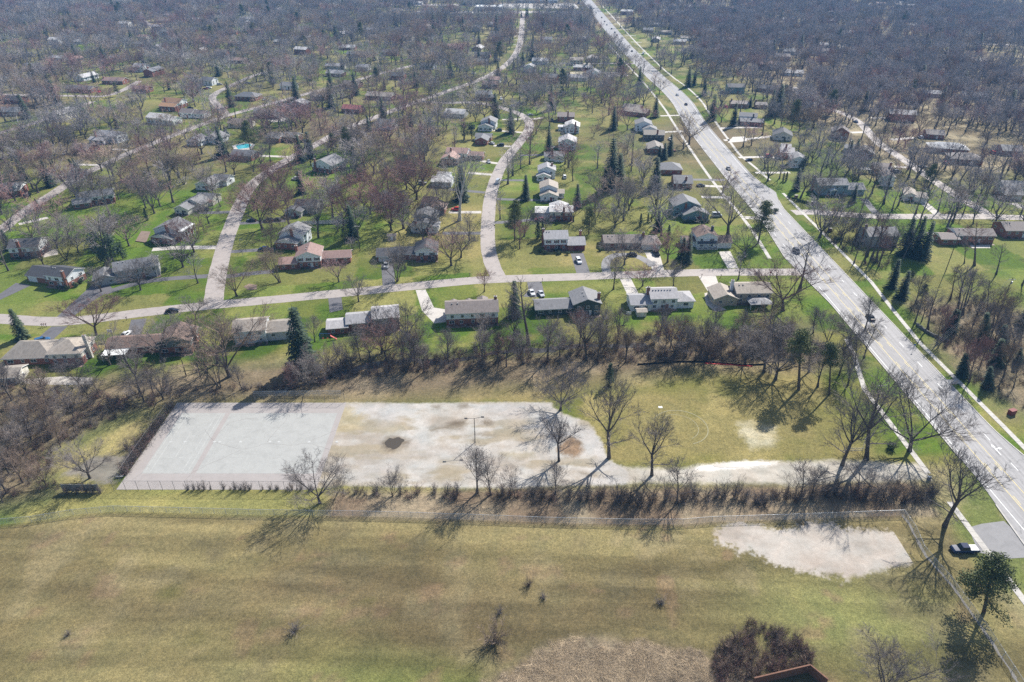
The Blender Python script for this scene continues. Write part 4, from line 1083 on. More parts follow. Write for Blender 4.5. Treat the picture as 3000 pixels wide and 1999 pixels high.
BUSHES=[(-141.7,263.0,2.6,'bare','first bare brown shrub near the grey corner house behind bare tree'),
(-140.1,263.4,2.6,'bare','second bare brown shrub near the grey corner house behind bare tree'),
(-138.4,263.8,2.6,'bare','third bare brown shrub near the grey corner house behind bare tree'),
(-136.8,264.3,2.6,'bare','fourth bare brown shrub near the grey corner house behind bare tree'),
(-135.1,264.7,2.6,'bare','bare brown shrub near the white house with tall porch columns'),
(-170.4,233.4,2.6,'green','first clipped green bush near the dark-roofed house with big brick chimney'),
(-168.6,236.1,2.6,'green','second clipped green bush near the dark-roofed house with big brick chimney'),
(-168.0,239.2,2.6,'green','third clipped green bush near the dark-roofed house with big brick chimney'),
(-140.2,249.7,2.6,'green','clipped green bush near the grey corner house behind bare tree'),
(12.0,268.1,2.2,'green','first clipped green bush near the white colonial with red shutters'),
(14.1,266.6,2.2,'green','second clipped green bush near the white colonial with red shutters'),
(19.9,266.2,2.2,'green','third clipped green bush near the white colonial with red shutters'),
(37.5,269.6,2.2,'green','clipped green bush near the long brown-roofed ranch'),
(23.6,265.9,2.2,'green','fourth clipped green bush near the white colonial with red shutters'),
(41.2,268.9,2.4,'bare','first bare brown shrub near the long brown-roofed ranch'),
(44.8,268.1,2.4,'bare','second bare brown shrub near the long brown-roofed ranch'),
(66.1,269.6,2.4,'bare','third bare brown shrub near the long brown-roofed ranch'),
(-46.2,255.1,2.4,'bare','first bare brown shrub near the ranch with white garage door'),
(-43.4,251.7,2.4,'bare','second bare brown shrub near the ranch with white garage door'),
(-31.7,258.6,2.4,'bare','third bare brown shrub near the ranch with white garage door'),
(143.2,279.8,3.4,'green','clipped green bush near the grey house behind tall bare trees'),
(127.9,315.1,3.4,'green','tenth clipped green bush near the teal-blue house'),
(263.4,378.5,3.4,'green','clipped green bush near the purple-grey house in the woods'),
(141.3,334.5,2.0,'green','first clipped green bush near the blue-grey colonial'),
(142.3,333.5,2.0,'green','second clipped green bush near the blue-grey colonial'),
(143.2,332.4,2.0,'green','third clipped green bush near the blue-grey colonial'),
(144.2,331.4,2.0,'green','fourth clipped green bush near the blue-grey colonial'),
(145.1,330.3,2.0,'green','fifth clipped green bush near the blue-grey colonial'),
(146.1,329.3,2.0,'green','sixth clipped green bush near the blue-grey colonial'),
(147.0,328.2,2.0,'green','seventh clipped green bush near the blue-grey colonial'),
(147.9,327.2,2.0,'green','eighth clipped green bush near the blue-grey colonial'),
(81.1,302.0,2.2,'green','first clipped green bush near the teal-blue house'),
(82.4,302.0,2.2,'green','second clipped green bush near the teal-blue house'),
(83.8,302.0,2.2,'green','third clipped green bush near the teal-blue house'),
(85.2,302.0,2.2,'green','fourth clipped green bush near the teal-blue house'),
(86.5,302.0,2.2,'green','fifth clipped green bush near the teal-blue house'),
(87.9,302.0,2.2,'green','sixth clipped green bush near the teal-blue house'),
(89.2,302.0,2.2,'green','seventh clipped green bush near the teal-blue house'),
(90.6,302.0,2.2,'green','eighth clipped green bush near the teal-blue house'),
(92.0,302.0,2.2,'green','ninth clipped green bush near the teal-blue house'),
(101.2,140.4,3.0,'green','clipped green bush near the tan house by the main road'),
(-109.4,123.8,2.4,'bare','first bare brown shrub in the low fence hedgerow, by the practice board'),
(-107.2,123.8,2.4,'bare','second bare brown shrub in the low fence hedgerow, by the practice board'),
(-105.1,123.9,2.4,'bare','third bare brown shrub in the low fence hedgerow, by the practice board'),
(-103.3,123.8,2.4,'bare','fourth bare brown shrub in the low fence hedgerow, by the practice board'),
(-101.6,123.9,2.4,'bare','fifth bare brown shrub in the low fence hedgerow, by the practice board'),
(1.9,201.1,2.6,'green','second clipped green bush near the long white house with brown-grey roof'),
(-4.3,198.2,2.6,'green','first clipped green bush near the long white house with brown-grey roof'),
(16.7,121.6,4,'bare','second bare brown shrub in the low fence hedgerow, below the planter island'),
(18.5,121.9,4,'bare','third bare brown shrub in the low fence hedgerow, below the planter island'),
(25.6,121.4,4.5,'bare','fifth bare brown shrub in the low fence hedgerow, below the planter island'),
(31.0,119.9,5.5,'bare','seventh bare brown shrub in the low fence hedgerow, below the planter island'),
(33.6,120.9,5,'bare','eighth bare brown shrub in the low fence hedgerow, below the planter island'),
(-15.9,123.6,3,'bare','fifth bare brown shrub in the low fence hedgerow, below the left lot'),
(-13.4,123.6,3,'bare','sixth bare brown shrub in the low fence hedgerow, below the left lot'),
(-2.4,123.4,3,'bare','first bare brown shrub in the low fence hedgerow, below the lot lamp'),
(5.1,123.1,3.2,'bare','third bare brown shrub in the low fence hedgerow, below the lot lamp'),
(7.6,122.6,3.2,'bare','fourth bare brown shrub in the low fence hedgerow, below the lot lamp'),
(-0.6,122.9,2.6,'bare','second bare brown shrub in the low fence hedgerow, below the lot lamp'),
(-19.2,124.1,2.5,'bare','fourth bare brown shrub in the low fence hedgerow, below the left lot'),
(-33.5,124.1,2.6,'bare','second bare brown shrub in the low fence hedgerow, below the left lot'),
(-38.5,124.1,2.6,'bare','first bare brown shrub in the low fence hedgerow, below the left lot'),
(-27.4,123.6,2.6,'bare','third bare brown shrub in the low fence hedgerow, below the left lot'),
(14.0,122.9,3.2,'bare','first bare brown shrub in the low fence hedgerow, below the planter island'),
(21.7,122.1,3.5,'bare','fourth bare brown shrub in the low fence hedgerow, below the planter island'),
(28.3,121.1,4,'bare','sixth bare brown shrub in the low fence hedgerow, below the planter island'),
(37.2,121.1,4,'bare','ninth bare brown shrub in the low fence hedgerow, below the planter island'),
(41.7,121.2,3.6,'bare','tenth bare brown shrub in the low fence hedgerow, below the planter island'),
(44.6,122.8,4.2,'bare','eleventh bare brown shrub in the low fence hedgerow, below the planter island'),
(47.5,121.8,4.0,'bare','first bare brown shrub in the low fence hedgerow, left of the goal'),
(50.1,122.7,3.9,'bare','second bare brown shrub in the low fence hedgerow, left of the goal'),
(51.8,122.2,4.3,'bare','third bare brown shrub in the low fence hedgerow, left of the goal'),
(54.7,122.5,4.1,'bare','fourth bare brown shrub in the low fence hedgerow, left of the goal'),
(56.3,121.0,4.4,'bare','fifth bare brown shrub in the low fence hedgerow, left of the goal'),
(59.3,120.7,4.3,'bare','sixth bare brown shrub in the low fence hedgerow, left of the goal'),
(61.2,120.7,4.2,'bare','seventh bare brown shrub in the low fence hedgerow, left of the goal'),
(64.0,122.0,3.4,'bare','eighth bare brown shrub in the low fence hedgerow, left of the goal'),
(66.6,121.5,3.4,'bare','ninth bare brown shrub in the low fence hedgerow, left of the goal'),
(69.0,121.4,4.6,'bare','tenth bare brown shrub in the low fence hedgerow, left of the goal'),
(70.8,121.9,3.5,'bare','eleventh bare brown shrub in the low fence hedgerow, left of the goal'),
(73.2,121.9,4.5,'bare','twelfth bare brown shrub in the low fence hedgerow, left of the goal'),
(76.9,123.2,3.5,'bare','first bare brown shrub in the low fence hedgerow, right of the goal'),
(79.6,123.7,4.8,'bare','second bare brown shrub in the low fence hedgerow, right of the goal'),
(81.1,121.8,3.5,'bare','third bare brown shrub in the low fence hedgerow, right of the goal'),
(84.2,123.6,3.7,'bare','fourth bare brown shrub in the low fence hedgerow, right of the goal'),
(86.4,122.8,3.8,'bare','fifth bare brown shrub in the low fence hedgerow, right of the goal'),
(88.8,122.6,4.3,'bare','sixth bare brown shrub in the low fence hedgerow, right of the goal'),
(90.5,121.5,4.9,'bare','seventh bare brown shrub in the low fence hedgerow, right of the goal'),
(93.1,122.8,4.6,'bare','eighth bare brown shrub in the low fence hedgerow, right of the goal'),
(95.3,121.4,3.2,'bare','ninth bare brown shrub in the low fence hedgerow, right of the goal'),
(98.3,122.6,5.0,'bare','tenth bare brown shrub in the low fence hedgerow, right of the goal'),
(99.8,121.4,3.4,'bare','eleventh bare brown shrub in the low fence hedgerow, right of the goal'),
(103.0,123.1,4.3,'bare','twelfth bare brown shrub in the low fence hedgerow, right of the goal'),
(-80.4,125.1,1.7,'bare','first bare brown shrub in the low fence hedgerow, below the left court'),
(-78.8,125.1,1.8,'bare','second bare brown shrub in the low fence hedgerow, below the left court'),
(-77.6,125.3,1.6,'bare','third bare brown shrub in the low fence hedgerow, below the left court'),
(-76.3,125.2,2.1,'bare','fourth bare brown shrub in the low fence hedgerow, below the left court'),
(-74.8,125.3,1.0,'bare','fifth bare brown shrub in the low fence hedgerow, below the left court'),
(-71.5,125.3,1.6,'bare','sixth bare brown shrub in the low fence hedgerow, below the left court'),
(-69.9,125.2,0.9,'bare','seventh bare brown shrub in the low fence hedgerow, below the left court'),
(-68.7,125.1,2.1,'bare','eighth bare brown shrub in the low fence hedgerow, below the left court'),
(-67.4,125.3,1.7,'bare','ninth bare brown shrub in the low fence hedgerow, below the left court'),
(-66.2,125.1,2.1,'bare','tenth bare brown shrub in the low fence hedgerow, below the left court'),
(-65.0,125.2,1.8,'bare','eleventh bare brown shrub in the low fence hedgerow, below the left court'),
(-61.9,125.2,1.1,'bare','first bare brown shrub in the low fence hedgerow, left of the court corner tree'),
(-60.0,125.3,1.5,'bare','second bare brown shrub in the low fence hedgerow, left of the court corner tree'),
(-58.4,125.3,1.6,'bare','third bare brown shrub in the low fence hedgerow, left of the court corner tree'),
(-58.1,125.3,1.1,'bare','fourth bare brown shrub in the low fence hedgerow, left of the court corner tree'),
(-55.5,125.1,1.3,'bare','fifth bare brown shrub in the low fence hedgerow, left of the court corner tree'),
(-54.5,125.1,1.8,'bare','sixth bare brown shrub in the low fence hedgerow, left of the court corner tree'),
(-53.3,125.2,0.8,'bare','seventh bare brown shrub in the low fence hedgerow, left of the court corner tree'),
(-52.3,125.2,1.8,'bare','eighth bare brown shrub in the low fence hedgerow, left of the court corner tree'),
(-50.1,125.2,1.1,'bare','ninth bare brown shrub in the low fence hedgerow, left of the court corner tree'),
(-49.5,125.1,2.1,'bare','tenth bare brown shrub in the low fence hedgerow, left of the court corner tree'),
(-102.9,140.7,3,'bare','second bare brown shrub beside the old court fence, left half'),
(-100.8,142.2,3,'bare','fourth bare brown shrub beside the old court fence, left half'),
(-99.4,143.4,3,'bare','fifth bare brown shrub beside the old court fence, left half'),
(-99.8,137.5,3,'bare','third bare brown shrub beside the old court fence, left half'),
(-99.4,131.9,3,'bare','first bare brown shrub beside the old court fence, left half'),
(-99.0,147.8,3,'bare','sixth bare brown shrub beside the old court fence, left half'),
(-87.6,84.6,1.8,'field','first small bare shrub out on the dry field'),
(-42.9,85.5,3.6,'field','second small bare shrub out on the dry field'),
(-3.6,82.8,6.5,'field','third small bare shrub out on the dry field'),
(-2.4,89.7,2.2,'field','fourth small bare shrub out on the dry field'),
(3.5,96.5,2.6,'field','fifth small bare shrub out on the dry field'),
(6.6,93.4,2.4,'field','sixth small bare shrub out on the dry field'),
(30.7,92.1,3.0,'field','seventh small bare shrub out on the dry field'),
(52.0,83.5,3.4,'bramble','third dark bramble clump in the patch at the bottom edge, right part'),
(54.0,81.2,2.4,'bramble','eighth dark bramble clump in the patch at the bottom edge, right part'),
(52.7,84.9,2.8,'bramble','fourth dark bramble clump in the patch at the bottom edge, right part'),
(39.0,76.8,2.6,'bramble','second dark bramble clump in the patch at the bottom edge, left part'),
(41.6,82.1,3.4,'bramble','fourth dark bramble clump in the patch at the bottom edge, left part'),
(42.1,80.8,2.9,'bramble','sixth dark bramble clump in the patch at the bottom edge, left part'),
(44.1,79.8,2.3,'bramble','tenth dark bramble clump in the patch at the bottom edge, left part'),
(46.0,76.1,2.8,'bramble','fourteenth dark bramble clump in the patch at the bottom edge, left part'),
(52.7,81.9,3.1,'bramble','sixth dark bramble clump in the patch at the bottom edge, right part'),
(43.4,79.0,3.3,'bramble','ninth dark bramble clump in the patch at the bottom edge, left part'),
(46.9,77.8,2.6,'bramble','fifteenth dark bramble clump in the patch at the bottom edge, left part'),
(46.6,84.2,2.5,'bramble','eleventh dark bramble clump in the patch at the bottom edge, left part'),
(49.1,78.2,3.0,'bramble','first dark bramble clump in the patch at the bottom edge, right part'),
(51.8,84.3,3.1,'bramble','second dark bramble clump in the patch at the bottom edge, right part'),
(39.9,81.3,2.4,'bramble','first dark bramble clump in the patch at the bottom edge, left part'),
(44.4,76.2,2.8,'bramble','twelfth dark bramble clump in the patch at the bottom edge, left part'),
(54.1,78.7,2.3,'bramble','ninth dark bramble clump in the patch at the bottom edge, right part'),
(52.2,82.1,2.9,'bramble','fifth dark bramble clump in the patch at the bottom edge, right part'),
(45.4,79.0,2.6,'bramble','thirteenth dark bramble clump in the patch at the bottom edge, left part'),
(44.1,83.7,3.3,'bramble','eighth dark bramble clump in the patch at the bottom edge, left part'),
(54.5,82.6,2.3,'bramble','seventh dark bramble clump in the patch at the bottom edge, right part'),
(40.3,77.6,3.3,'bramble','third dark bramble clump in the patch at the bottom edge, left part'),
(56.8,81.2,2.3,'bramble','eleventh dark bramble clump in the patch at the bottom edge, right part'),
(43.1,81.0,3.1,'bramble','seventh dark bramble clump in the patch at the bottom edge, left part'),
(56.1,79.4,3.0,'bramble','tenth dark bramble clump in the patch at the bottom edge, right part'),
(42.3,82.9,2.4,'bramble','fifth dark bramble clump in the patch at the bottom edge, left part')]
LEFT_DRY=[(-119.4,137.0),(-116.1,142.2),(-109.5,152.9),(-101.9,156.9),(-99.6,144.6),(-100.6,137.5),(-108.1,133.0),(-102.1,125.6),(-106.1,123.6),(-114.0,128.7)]
BELT=[(-114.3,166.3),(-97.8,168.6),(-67.5,170.1),(-55.2,185.5),(-27.5,189.9),(1.1,193.5),(40.7,199.2),(58.5,201.1),(94.0,203.0),(103.5,189.0),(77.7,182.1),(52.0,182.1),(19.6,182.1),(-17.1,177.2),(-52.6,173.2),(-58.1,167.7),(-96.5,165.5),(-107.2,160.4)]
LEFTW=[(-163.9,172.3),(-141.1,171.5),(-112.8,163.3),(-102.3,161.8),(-112.3,153.6),(-121.8,139.8),(-117.7,130.9),(-111.6,125.1),(-124.2,120.6),(-130.6,119.7)]
RWOOD=[(146.0,224.3),(167.3,226.6),(186.1,217.6),(189.2,203.0),(155.9,154.4),(143.5,154.4),(139.8,172.4),(141.6,198.2)]
CARS=[(-106.5,270.4,178,'suv','navy','dark blue SUV on driveway beside white split level'),
(-122.7,303.8,176,'sedan','black','black sedan at the road end of dark split level driveway'),
(-114.7,303.5,176,'suv','black','black SUV in middle of three cars on left driveway'),
(-111.0,304.7,176,'sedan','charcoal','charcoal sedan nearest the dark house on left driveway'),
(-157.5,195.2,35,'suv','blue','blue SUV on slanting driveway of rambling tan roofed house'),
(-131.4,199.4,80,'sedan','white','white car behind the brown roofed house'),
(-122.7,215.9,12,'sedan','black','black car driving on near street left of junction'),
(-150.4,318.1,5,'suv','black','black SUV beside stepped grey house'),
(-118.2,364.5,170,'suv','white','white SUV near left street under reddish trees'),
(-51.4,254.2,-88,'pickup','silver','silver pickup on drive of ranch with white garage'),
(27.6,258.4,-80,'suv','white','white SUV on drive of white colonial with red shutters'),
(50.5,264.7,170,'sedan','black','black sedan on the circular drive'),
(61.0,266.2,-80,'pickup','black','black pickup in front of hipped white garage'),
(-27.4,318.1,178,'suv','red','red SUV on driveway left of curving street'),
(-7.6,359.6,78,'van','white','white boxy delivery van driving up the curving street'),
(7.5,230.1,-75,'sedan','white','white car on drive of green gabled house'),
(11.0,229.1,-75,'sedan','silver','silver car half behind bare trees near green gabled house'),
(12.9,304.2,178,'suv','maroon','maroon SUV in open garage wing drive'),
(-9.0,467.0,178,'suv','black','black SUV beside white house with lower wing'),
(-7.2,430.9,178,'suv','black','black SUV on drive of red brick gabled house'),
(-13.0,435.2,140,'sedan','silver','silver sedan beside red brick gabled house'),
(13.6,510.9,20,'sedan','silver','silver sedan near top of the curving street'),
(0.9,538.6,20,'sedan','white','white sedan above the curving street bend'),
(6.0,544.4,20,'suv','black','black SUV next to white sedan above the bend'),
(-25.7,413.8,-80,'suv','navy','navy SUV at pinkish tan house garage'),
(121.2,268.1,-90,'suv','charcoal','dark SUV driving towards the near junction on main road'),
(127.2,210.9,90,'sedan','black','black sedan driving away on main road beside creek'),
(123.3,382.9,-90,'sedan','grey','grey car on main road under roadside trees'),
(134.2,544.4,90,'sedan','navy','navy sedan rounding the main road bend'),
(140.0,399.5,200,'sedan','navy','navy car on driveway left of the red car'),
(154.1,407.4,5,'suv','red','red SUV in front of brick and white house'),
(100.7,353.6,0,'sedan','black','black car on upper driveway left of main road'),
(98.0,309.8,0,'van','silver','silver van parked beside the teal blue house'),
(101.1,105.8,180,'pickup','navy','dark blue pickup with bright covered bed near corner fence'),
(132.5,1108.8,-88,'sedan','black','small black car on far main road, third from the top'),
(131.4,1062.1,-88,'sedan','black','small black car on far main road, fourth from the top'),
(130.1,1025.1,-88,'sedan','grey','small grey car on far main road, fifth from the top'),
(131.3,983.3,-88,'sedan','black','small black car on far main road, sixth from the top'),
(131.2,948.5,-88,'sedan','black','small black car on far main road, seventh from the top'),
(130.9,924.9,-88,'sedan','maroon','small maroon car on far main road, eighth from the top'),
(123.0,843.5,-88,'sedan','charcoal','small charcoal car on far main road, ninth from the top'),
(131.3,1175.3,-88,'sedan','grey','small grey car on far main road, second from the top'),
(130.7,799.2,-88,'sedan','black','small black car on far main road, tenth from the top'),
(134.5,578.1,-88,'sedan','silver','small silver car on far main road, eleventh from the top'),
(140.2,782.9,90,'van','white','white van on far main road shoulder'),
(133.5,1234.1,-88,'sedan','charcoal','small charcoal car topmost on the far main road'),
(267.7,523.1,5,'sedan','black','black car on woodland street'),
(236.0,386.9,-30,'sedan','grey','grey car parked on woodland street bend'),
(241.9,490.6,100,'sedan','blue','blue car on woodland driveway'),
(223.8,426.3,8,'sedan','black','black car beside grey gable by power lines'),
(-257.1,605.5,10,'suv','white','white SUV beside loop street end'),
(-258.8,601.9,10,'sedan','maroon','maroon sedan beside white SUV at loop street'),
(-233.9,487.3,8,'suv','white','white SUV at end of wide pale roofed house'),
(-231.5,626.9,5,'sedan','blue','blue car near top of loop street'),
(-348.4,596.7,8,'sedan','black','black sedan right of the grey ranch upper left'),
(-229.2,573.8,5,'sedan','black','black car inside the loop street'),
(-243.4,532.4,10,'sedan','black','black car behind grey house with red chimney'),
(-35.7,670.5,8,'sedan','white','white car left of the far street conifers'),
(223.4,583.6,20,'sedan','white','white car beside dark spruces above the bend'),
(29.0,367.9,90,'suv','white','white car parked on the right side of the white house with black shutters'),
(24.7,425.4,5,'suv','grey','grey car parked on the left side of the white house with pale gable'),
(28.4,493.4,-80,'suv','black','black car parked on the left side of the brick house with tall red chimney'),
(-13.6,396.2,-80,'sedan','silver','silver car parked on the right side of the house with pinkish tan roof'),
(-27.6,473.6,5,'sedan','charcoal','charcoal car parked on the left side of the white house with attached lower wing'),
(-48.2,357.5,5,'suv','silver','silver car parked on the left side of the white-roofed house under pale sycamore'),
(102.3,444.8,-80,'sedan','white','white car parked on the right side of the dark-walled house with brick chimney'),
(98.1,418.6,5,'suv','red','red car parked on the right side of the tan-roofed low house by three spruces'),
(154.9,487.4,-80,'suv','charcoal','charcoal car parked on the left side of the white house with brick garage front'),
(155.5,386.5,-85,'sedan','black','black car parked on the left side of the white house with mossy grey roof'),
(173.8,588.7,90,'suv','blue','blue car parked on the left side of the dark teal house with white windows'),
(162.6,535.5,-85,'suv','red','red car parked on the left side of the grey ranch left of dark spruce'),
(216.7,377.3,5,'suv','grey','grey car parked on the right side of the brick house above white colonial'),
(252.7,393.1,-85,'sedan','red','red car parked on the left side of the purple-grey house in the woods'),
(292.9,414.7,90,'suv','red','red car parked on the left side of the house with broken white roof edge'),
(230.7,590.7,90,'suv','red','red car parked on the right side of the house at the bend with dark roof'),
(266.5,449.3,90,'suv','white','white car parked on the left side of the brown house among woodland trunks'),
(-249.0,338.3,90,'suv','black','black car parked on the right side of the house with dormers at left edge'),
(-133.2,439.9,5,'suv','charcoal','charcoal car parked on the right side of the grey house right of the pool'),
(-271.6,413.1,-80,'suv','white','white car parked on the left side of the brown house left of long white house'),
(-342.0,589.8,-85,'suv','red','red car parked on the right side of the grey ranch beside dark car'),
(-196.7,561.8,-85,'suv','silver','silver car parked on the right side of the grey house inside the loop street'),
(-253.1,620.2,5,'suv','silver','silver car parked on the right side of the white house at the loop end'),
(-360.8,682.7,90,'suv','navy','navy car parked on the left side of the white barn-like house upper left'),
(-143.1,564.7,-85,'suv','white','white car parked on the right side of the brown house by the upper street'),
(-449.5,690.1,5,'sedan','red','red car parked on the right side of the white house far left edge'),
(-449.9,675.2,90,'suv','white','white car parked on the left side of the red-ended house far left'),
(-89.6,566.2,5,'suv','blue','blue car parked on the right side of the long tan-roofed house'),
(-8.7,563.8,-85,'suv','white','white car parked on the right side of the blue trim house with red chimney'),
(-5.9,630.4,-80,'sedan','blue','blue car parked on the right side of the house with blue solar porch'),
(26.4,682.0,90,'suv','white','white car parked on the right side of the pale blue-grey house by far street'),
(85.1,659.1,-85,'suv','blue','blue car parked on the right side of the grey gabled house beside sandy patch')]
POLES=[(175.0,249.7,16.6,'w'),(177.6,218.1,12.6,'w'),(-65.1,269.6,11.9,'w'),(194.6,342.5,11.0,'w'),(202.0,409.8,10.5,'w'),(102.3,154.4,11.5,'w'),(-96.2,174.0,8.0,'p'),(-101.0,174.8,6.2,'p'),(-95.4,176.8,11.2,'p'),(-113.6,264.4,7.5,'l'),(62.2,441.9,9,'w')]
PT={'lamp': (-10.0,143.3),'goal': (90.9,138.4),'goalpole': (93.9,140.8),'board': (-106.5,124.4),'enc1': (44.3,74.2),'enc2': (55.5,76.8),'enc3': (57.7,73.9),'swing': (-62.9,196.8),'hoop': (-134.9,197.3),'hoop2': (41.0,209.6),'tramp': (13.3,600.7),'sign': (131.6,189.5),'sign2': (-8.1,294.0),'stop': (102.3,244.4),'homeplate': (43.1,159.0),'silt0': (39.9,181.3),'silt1': (54.7,183.0),'silt2': (62.1,182.8),'silt3': (73.6,180.9),'silt4': (80.7,181.4),'or0': (61.4,182.1),'or1': (68.2,181.4),'or2': (76.2,180.3),'bench': (-99.4,129.3),'brickpier': (145.0,335.6),'brickpier2': (150.0,326.1),'brickw': (144.6,291.4),'stone0': (141.4,206.5),'stone1': (142.6,200.1),'stone2': (146.5,194.5),'shed': (46.3,212.2),'shed2': (-53.2,281.4),'gaz': (90.5,217.6),'redbin': (142.9,155.7),'ped': (105.2,128.7),'canopy': (198.1,375.0),'pool2': (207.3,496.8)}
MAIL=[(-163.5,205.2),(-162.8,205.2),(-162.1,205.3),(49.4,242.2),(50.3,242.2),(82.8,244.0),(-16.8,245.3),(11.9,240.5),(-136.3,209.9),(-7.4,326.1),(75.3,244.4)]
INFO=[(-149.0,186.5,13.8),(-153.6,173.6,4.8),(-118.3,191.4,14.9),(-83.4,199.3,11.0),(-51.5,206.0,13.7),(-14.4,213.1,10.5),(19.7,217.3,13.0),(54.3,222.0,13.2),(84.6,226.7,12.1),(-178.8,242.1,11.9),(-152.7,245.6,13.1),(-151.5,283.9,8.2),(-95.4,277.8,8.2),(-80.8,258.3,15.5),(-100.8,316.1,8.5),(-43.8,263.6,14.0),(-39.1,297.2,9.0),(-37.9,320.5,9.0),(22.3,275.4,10.2),(51.6,276.2,13.4),(84.3,276.7,11.7),(84.7,312.6,9.5),(20.0,311.8,10.2),(20.5,337.7,8.5),(18.8,368.6,7.8),(25.0,401.8,7.2),(34.7,428.2,7.5),(38.3,467.3,8.6),(38.2,496.2,7.3),(-28.7,399.6,12.6),(-16.3,474.1,8.8),(-18.8,441.4,9.5),(-36.7,360.3,9.0),(90.1,468.4,10.0),(91.9,447.8,7.9),(88.1,420.4,7.5),(88.9,379.2,7.6),(90.6,355.7,7.0),(91.5,517.4,12.2),(169.7,345.3,13.7),(167.0,487.6,9.6),(176.2,449.8,7.5),(164.9,410.8,8.5),(164.5,390.3,6.5),(184.6,590.9,8.3),(179.8,538.1,14.7),(210.3,413.5,9.4),(201.6,359.3,7.0),(207.7,378.5,6.5),(204.7,335.2,6.6),(267.3,419.7,12.1),(265.2,397.8,10.1),(160.3,279.2,8.1),(198.9,280.8,13.3),(226.2,288.8,8.2),(256.3,340.3,9.5),(302.5,414.8,7.0),(214.4,451.8,6.5),(215.6,593.1,12.6),(275.9,451.6,6.9),(273.5,743.0,9.7),(-259.2,341.9,7.7),(-208.9,328.2,10.5),(-204.9,267.7,7.2),(-154.8,322.7,12.5),(-158.5,355.4,9.5),(-104.2,383.2,8.1),(-158.9,404.4,8.1),(-189.3,445.2,10.0),(-199.6,436.2,6.5),(-146.6,443.7,10.8),(-175.8,507.4,11.4),(-163.8,532.6,11.8),(-229.8,507.7,11.2),(-256.8,533.8,10.5),(-244.1,490.4,12.6),(-258.5,442.7,10.4),(-261.2,417.7,7.9),(-347.1,628.2,11.4),(-357.9,593.7,13.4),(-306.7,592.6,8.1),(-209.7,564.9,10.5),(-262.9,623.1,7.3),(-188.5,605.2,7.7),(-350.9,686.1,7.4),(-161.6,662.7,9.3),(-153.3,566.5,7.8),(-458.5,691.0,6.5),(-438.9,680.0,8.5),(-366.8,514.7,10.5),(-388.6,594.4,7.9),(-388.1,553.8,8.9),(-86.0,475.6,7.3),(-104.6,567.0,12.5),(-118.1,522.8,8.7),(-20.6,566.1,9.3),(-18.2,611.0,8.1),(-14.9,633.0,6.5),(16.9,683.7,7.0),(28.2,726.5,9.2),(63.9,722.0,8.0),(74.7,660.0,7.8),(40.0,865.1,8.3),(-63.4,821.7,9.6),(-128.5,778.0,9.2),(-160.9,768.7,13.3),(-141.6,690.8,7.5),(-136.4,611.3,9.2),(-102.6,649.3,8.1),(-29.1,726.1,7.3),(-30.5,764.5,9.8)]

# ------------------------------------------------------------------ materials
MATS = {}
def nt(name):
    m = bpy.data.materials.new(name); m.use_nodes = True
    t = m.node_tree; b = t.nodes['Principled BSDF']; return m, t, b
def N(t, typ, **kw):
    n = t.nodes.new(typ)
    for k, v in kw.items():
        if k.startswith('i_'):
            key = k[2:]; key = int(key) if key.isdigit() else key.replace('_', ' ')
            n.inputs[key].default_value = v
        else: setattr(n, k, v)
    return n
def pos(t): return N(t, 'ShaderNodeNewGeometry').outputs['Position']
def noise(t, scale, detail=4, vec=None, rough=.55, dist=0.0):
    n = N(t, 'ShaderNodeTexNoise'); n.inputs['Scale'].default_value = scale; n.inputs['Detail'].default_value = detail
    n.inputs['Roughness'].default_value = rough; n.inputs['Distortion'].default_value = dist
    t.links.new(vec if vec is not None else pos(t), n.inputs['Vector']); return n.outputs['Fac']
def ramp(t, fac, stops):
    r = N(t, 'ShaderNodeValToRGB'); e = r.color_ramp.elements
    while len(e) < len(stops): e.new(.5)
    for i, (p, c) in enumerate(stops): e[i].position = p; e[i].color = (*c, 1) if len(c) == 3 else c
    t.links.new(fac, r.inputs[0]); return r.outputs[0]
def mixc(t, a, b, fac, mode='MIX'):
    n = N(t, 'ShaderNodeMix', data_type='RGBA', blend_type=mode)
    for s, v in ((6, a), (7, b)):
        if isinstance(v, tuple): n.inputs[s].default_value = (*v, 1)
        else: t.links.new(v, n.inputs[s])
    if isinstance(fac, (int, float)): n.inputs[0].default_value = fac
    else: t.links.new(fac, n.inputs[0])
    return n.outputs[2]
def bump(t, b, fac, strength, dist):
    n = N(t, 'ShaderNodeBump'); n.inputs['Strength'].default_value = strength; n.inputs['Distance'].default_value = dist
    t.links.new(fac, n.inputs['Height']); t.links.new(n.outputs[0], b.inputs['Normal'])
def simple(name, col, rough=.8, var=.18, scale=3.0, metal=0.0, spec=.3, bmp=0.0, scale2=None):
    if name in MATS: return MATS[name]
    m, t, b = nt(name)
    f = noise(t, scale, 4)
    lo = tuple(max(0, c * (1 - var)) for c in col); hi = tuple(min(1, c * (1 + var)) for c in col)
    c = ramp(t, f, [(.28, lo), (.72, hi)])
    if scale2:
        f2 = noise(t, scale2, 3); c = mixc(t, c, ramp(t, f2, [(.3, (.72, .72, .72)), (.7, (1.2, 1.2, 1.2))]), 1.0, 'MULTIPLY')
    t.links.new(c, b.inputs['Base Color']); b.inputs['Roughness'].default_value = rough; b.inputs['Metallic'].default_value = metal
    b.inputs['Specular IOR Level'].default_value = spec
    if bmp: bump(t, b, f, bmp, .05)
    MATS[name] = m; return m
def glossy(name, col, rough=.12, spec=.5, metal=0.0, coat=0.0):
    if name in MATS: return MATS[name]
    m, t, b = nt(name); b.inputs['Base Color'].default_value = (*col, 1); b.inputs['Roughness'].default_value = rough
    b.inputs['Specular IOR Level'].default_value = spec; b.inputs['Metallic'].default_value = metal; b.inputs['Coat Weight'].default_value = coat
    MATS[name] = m; return m
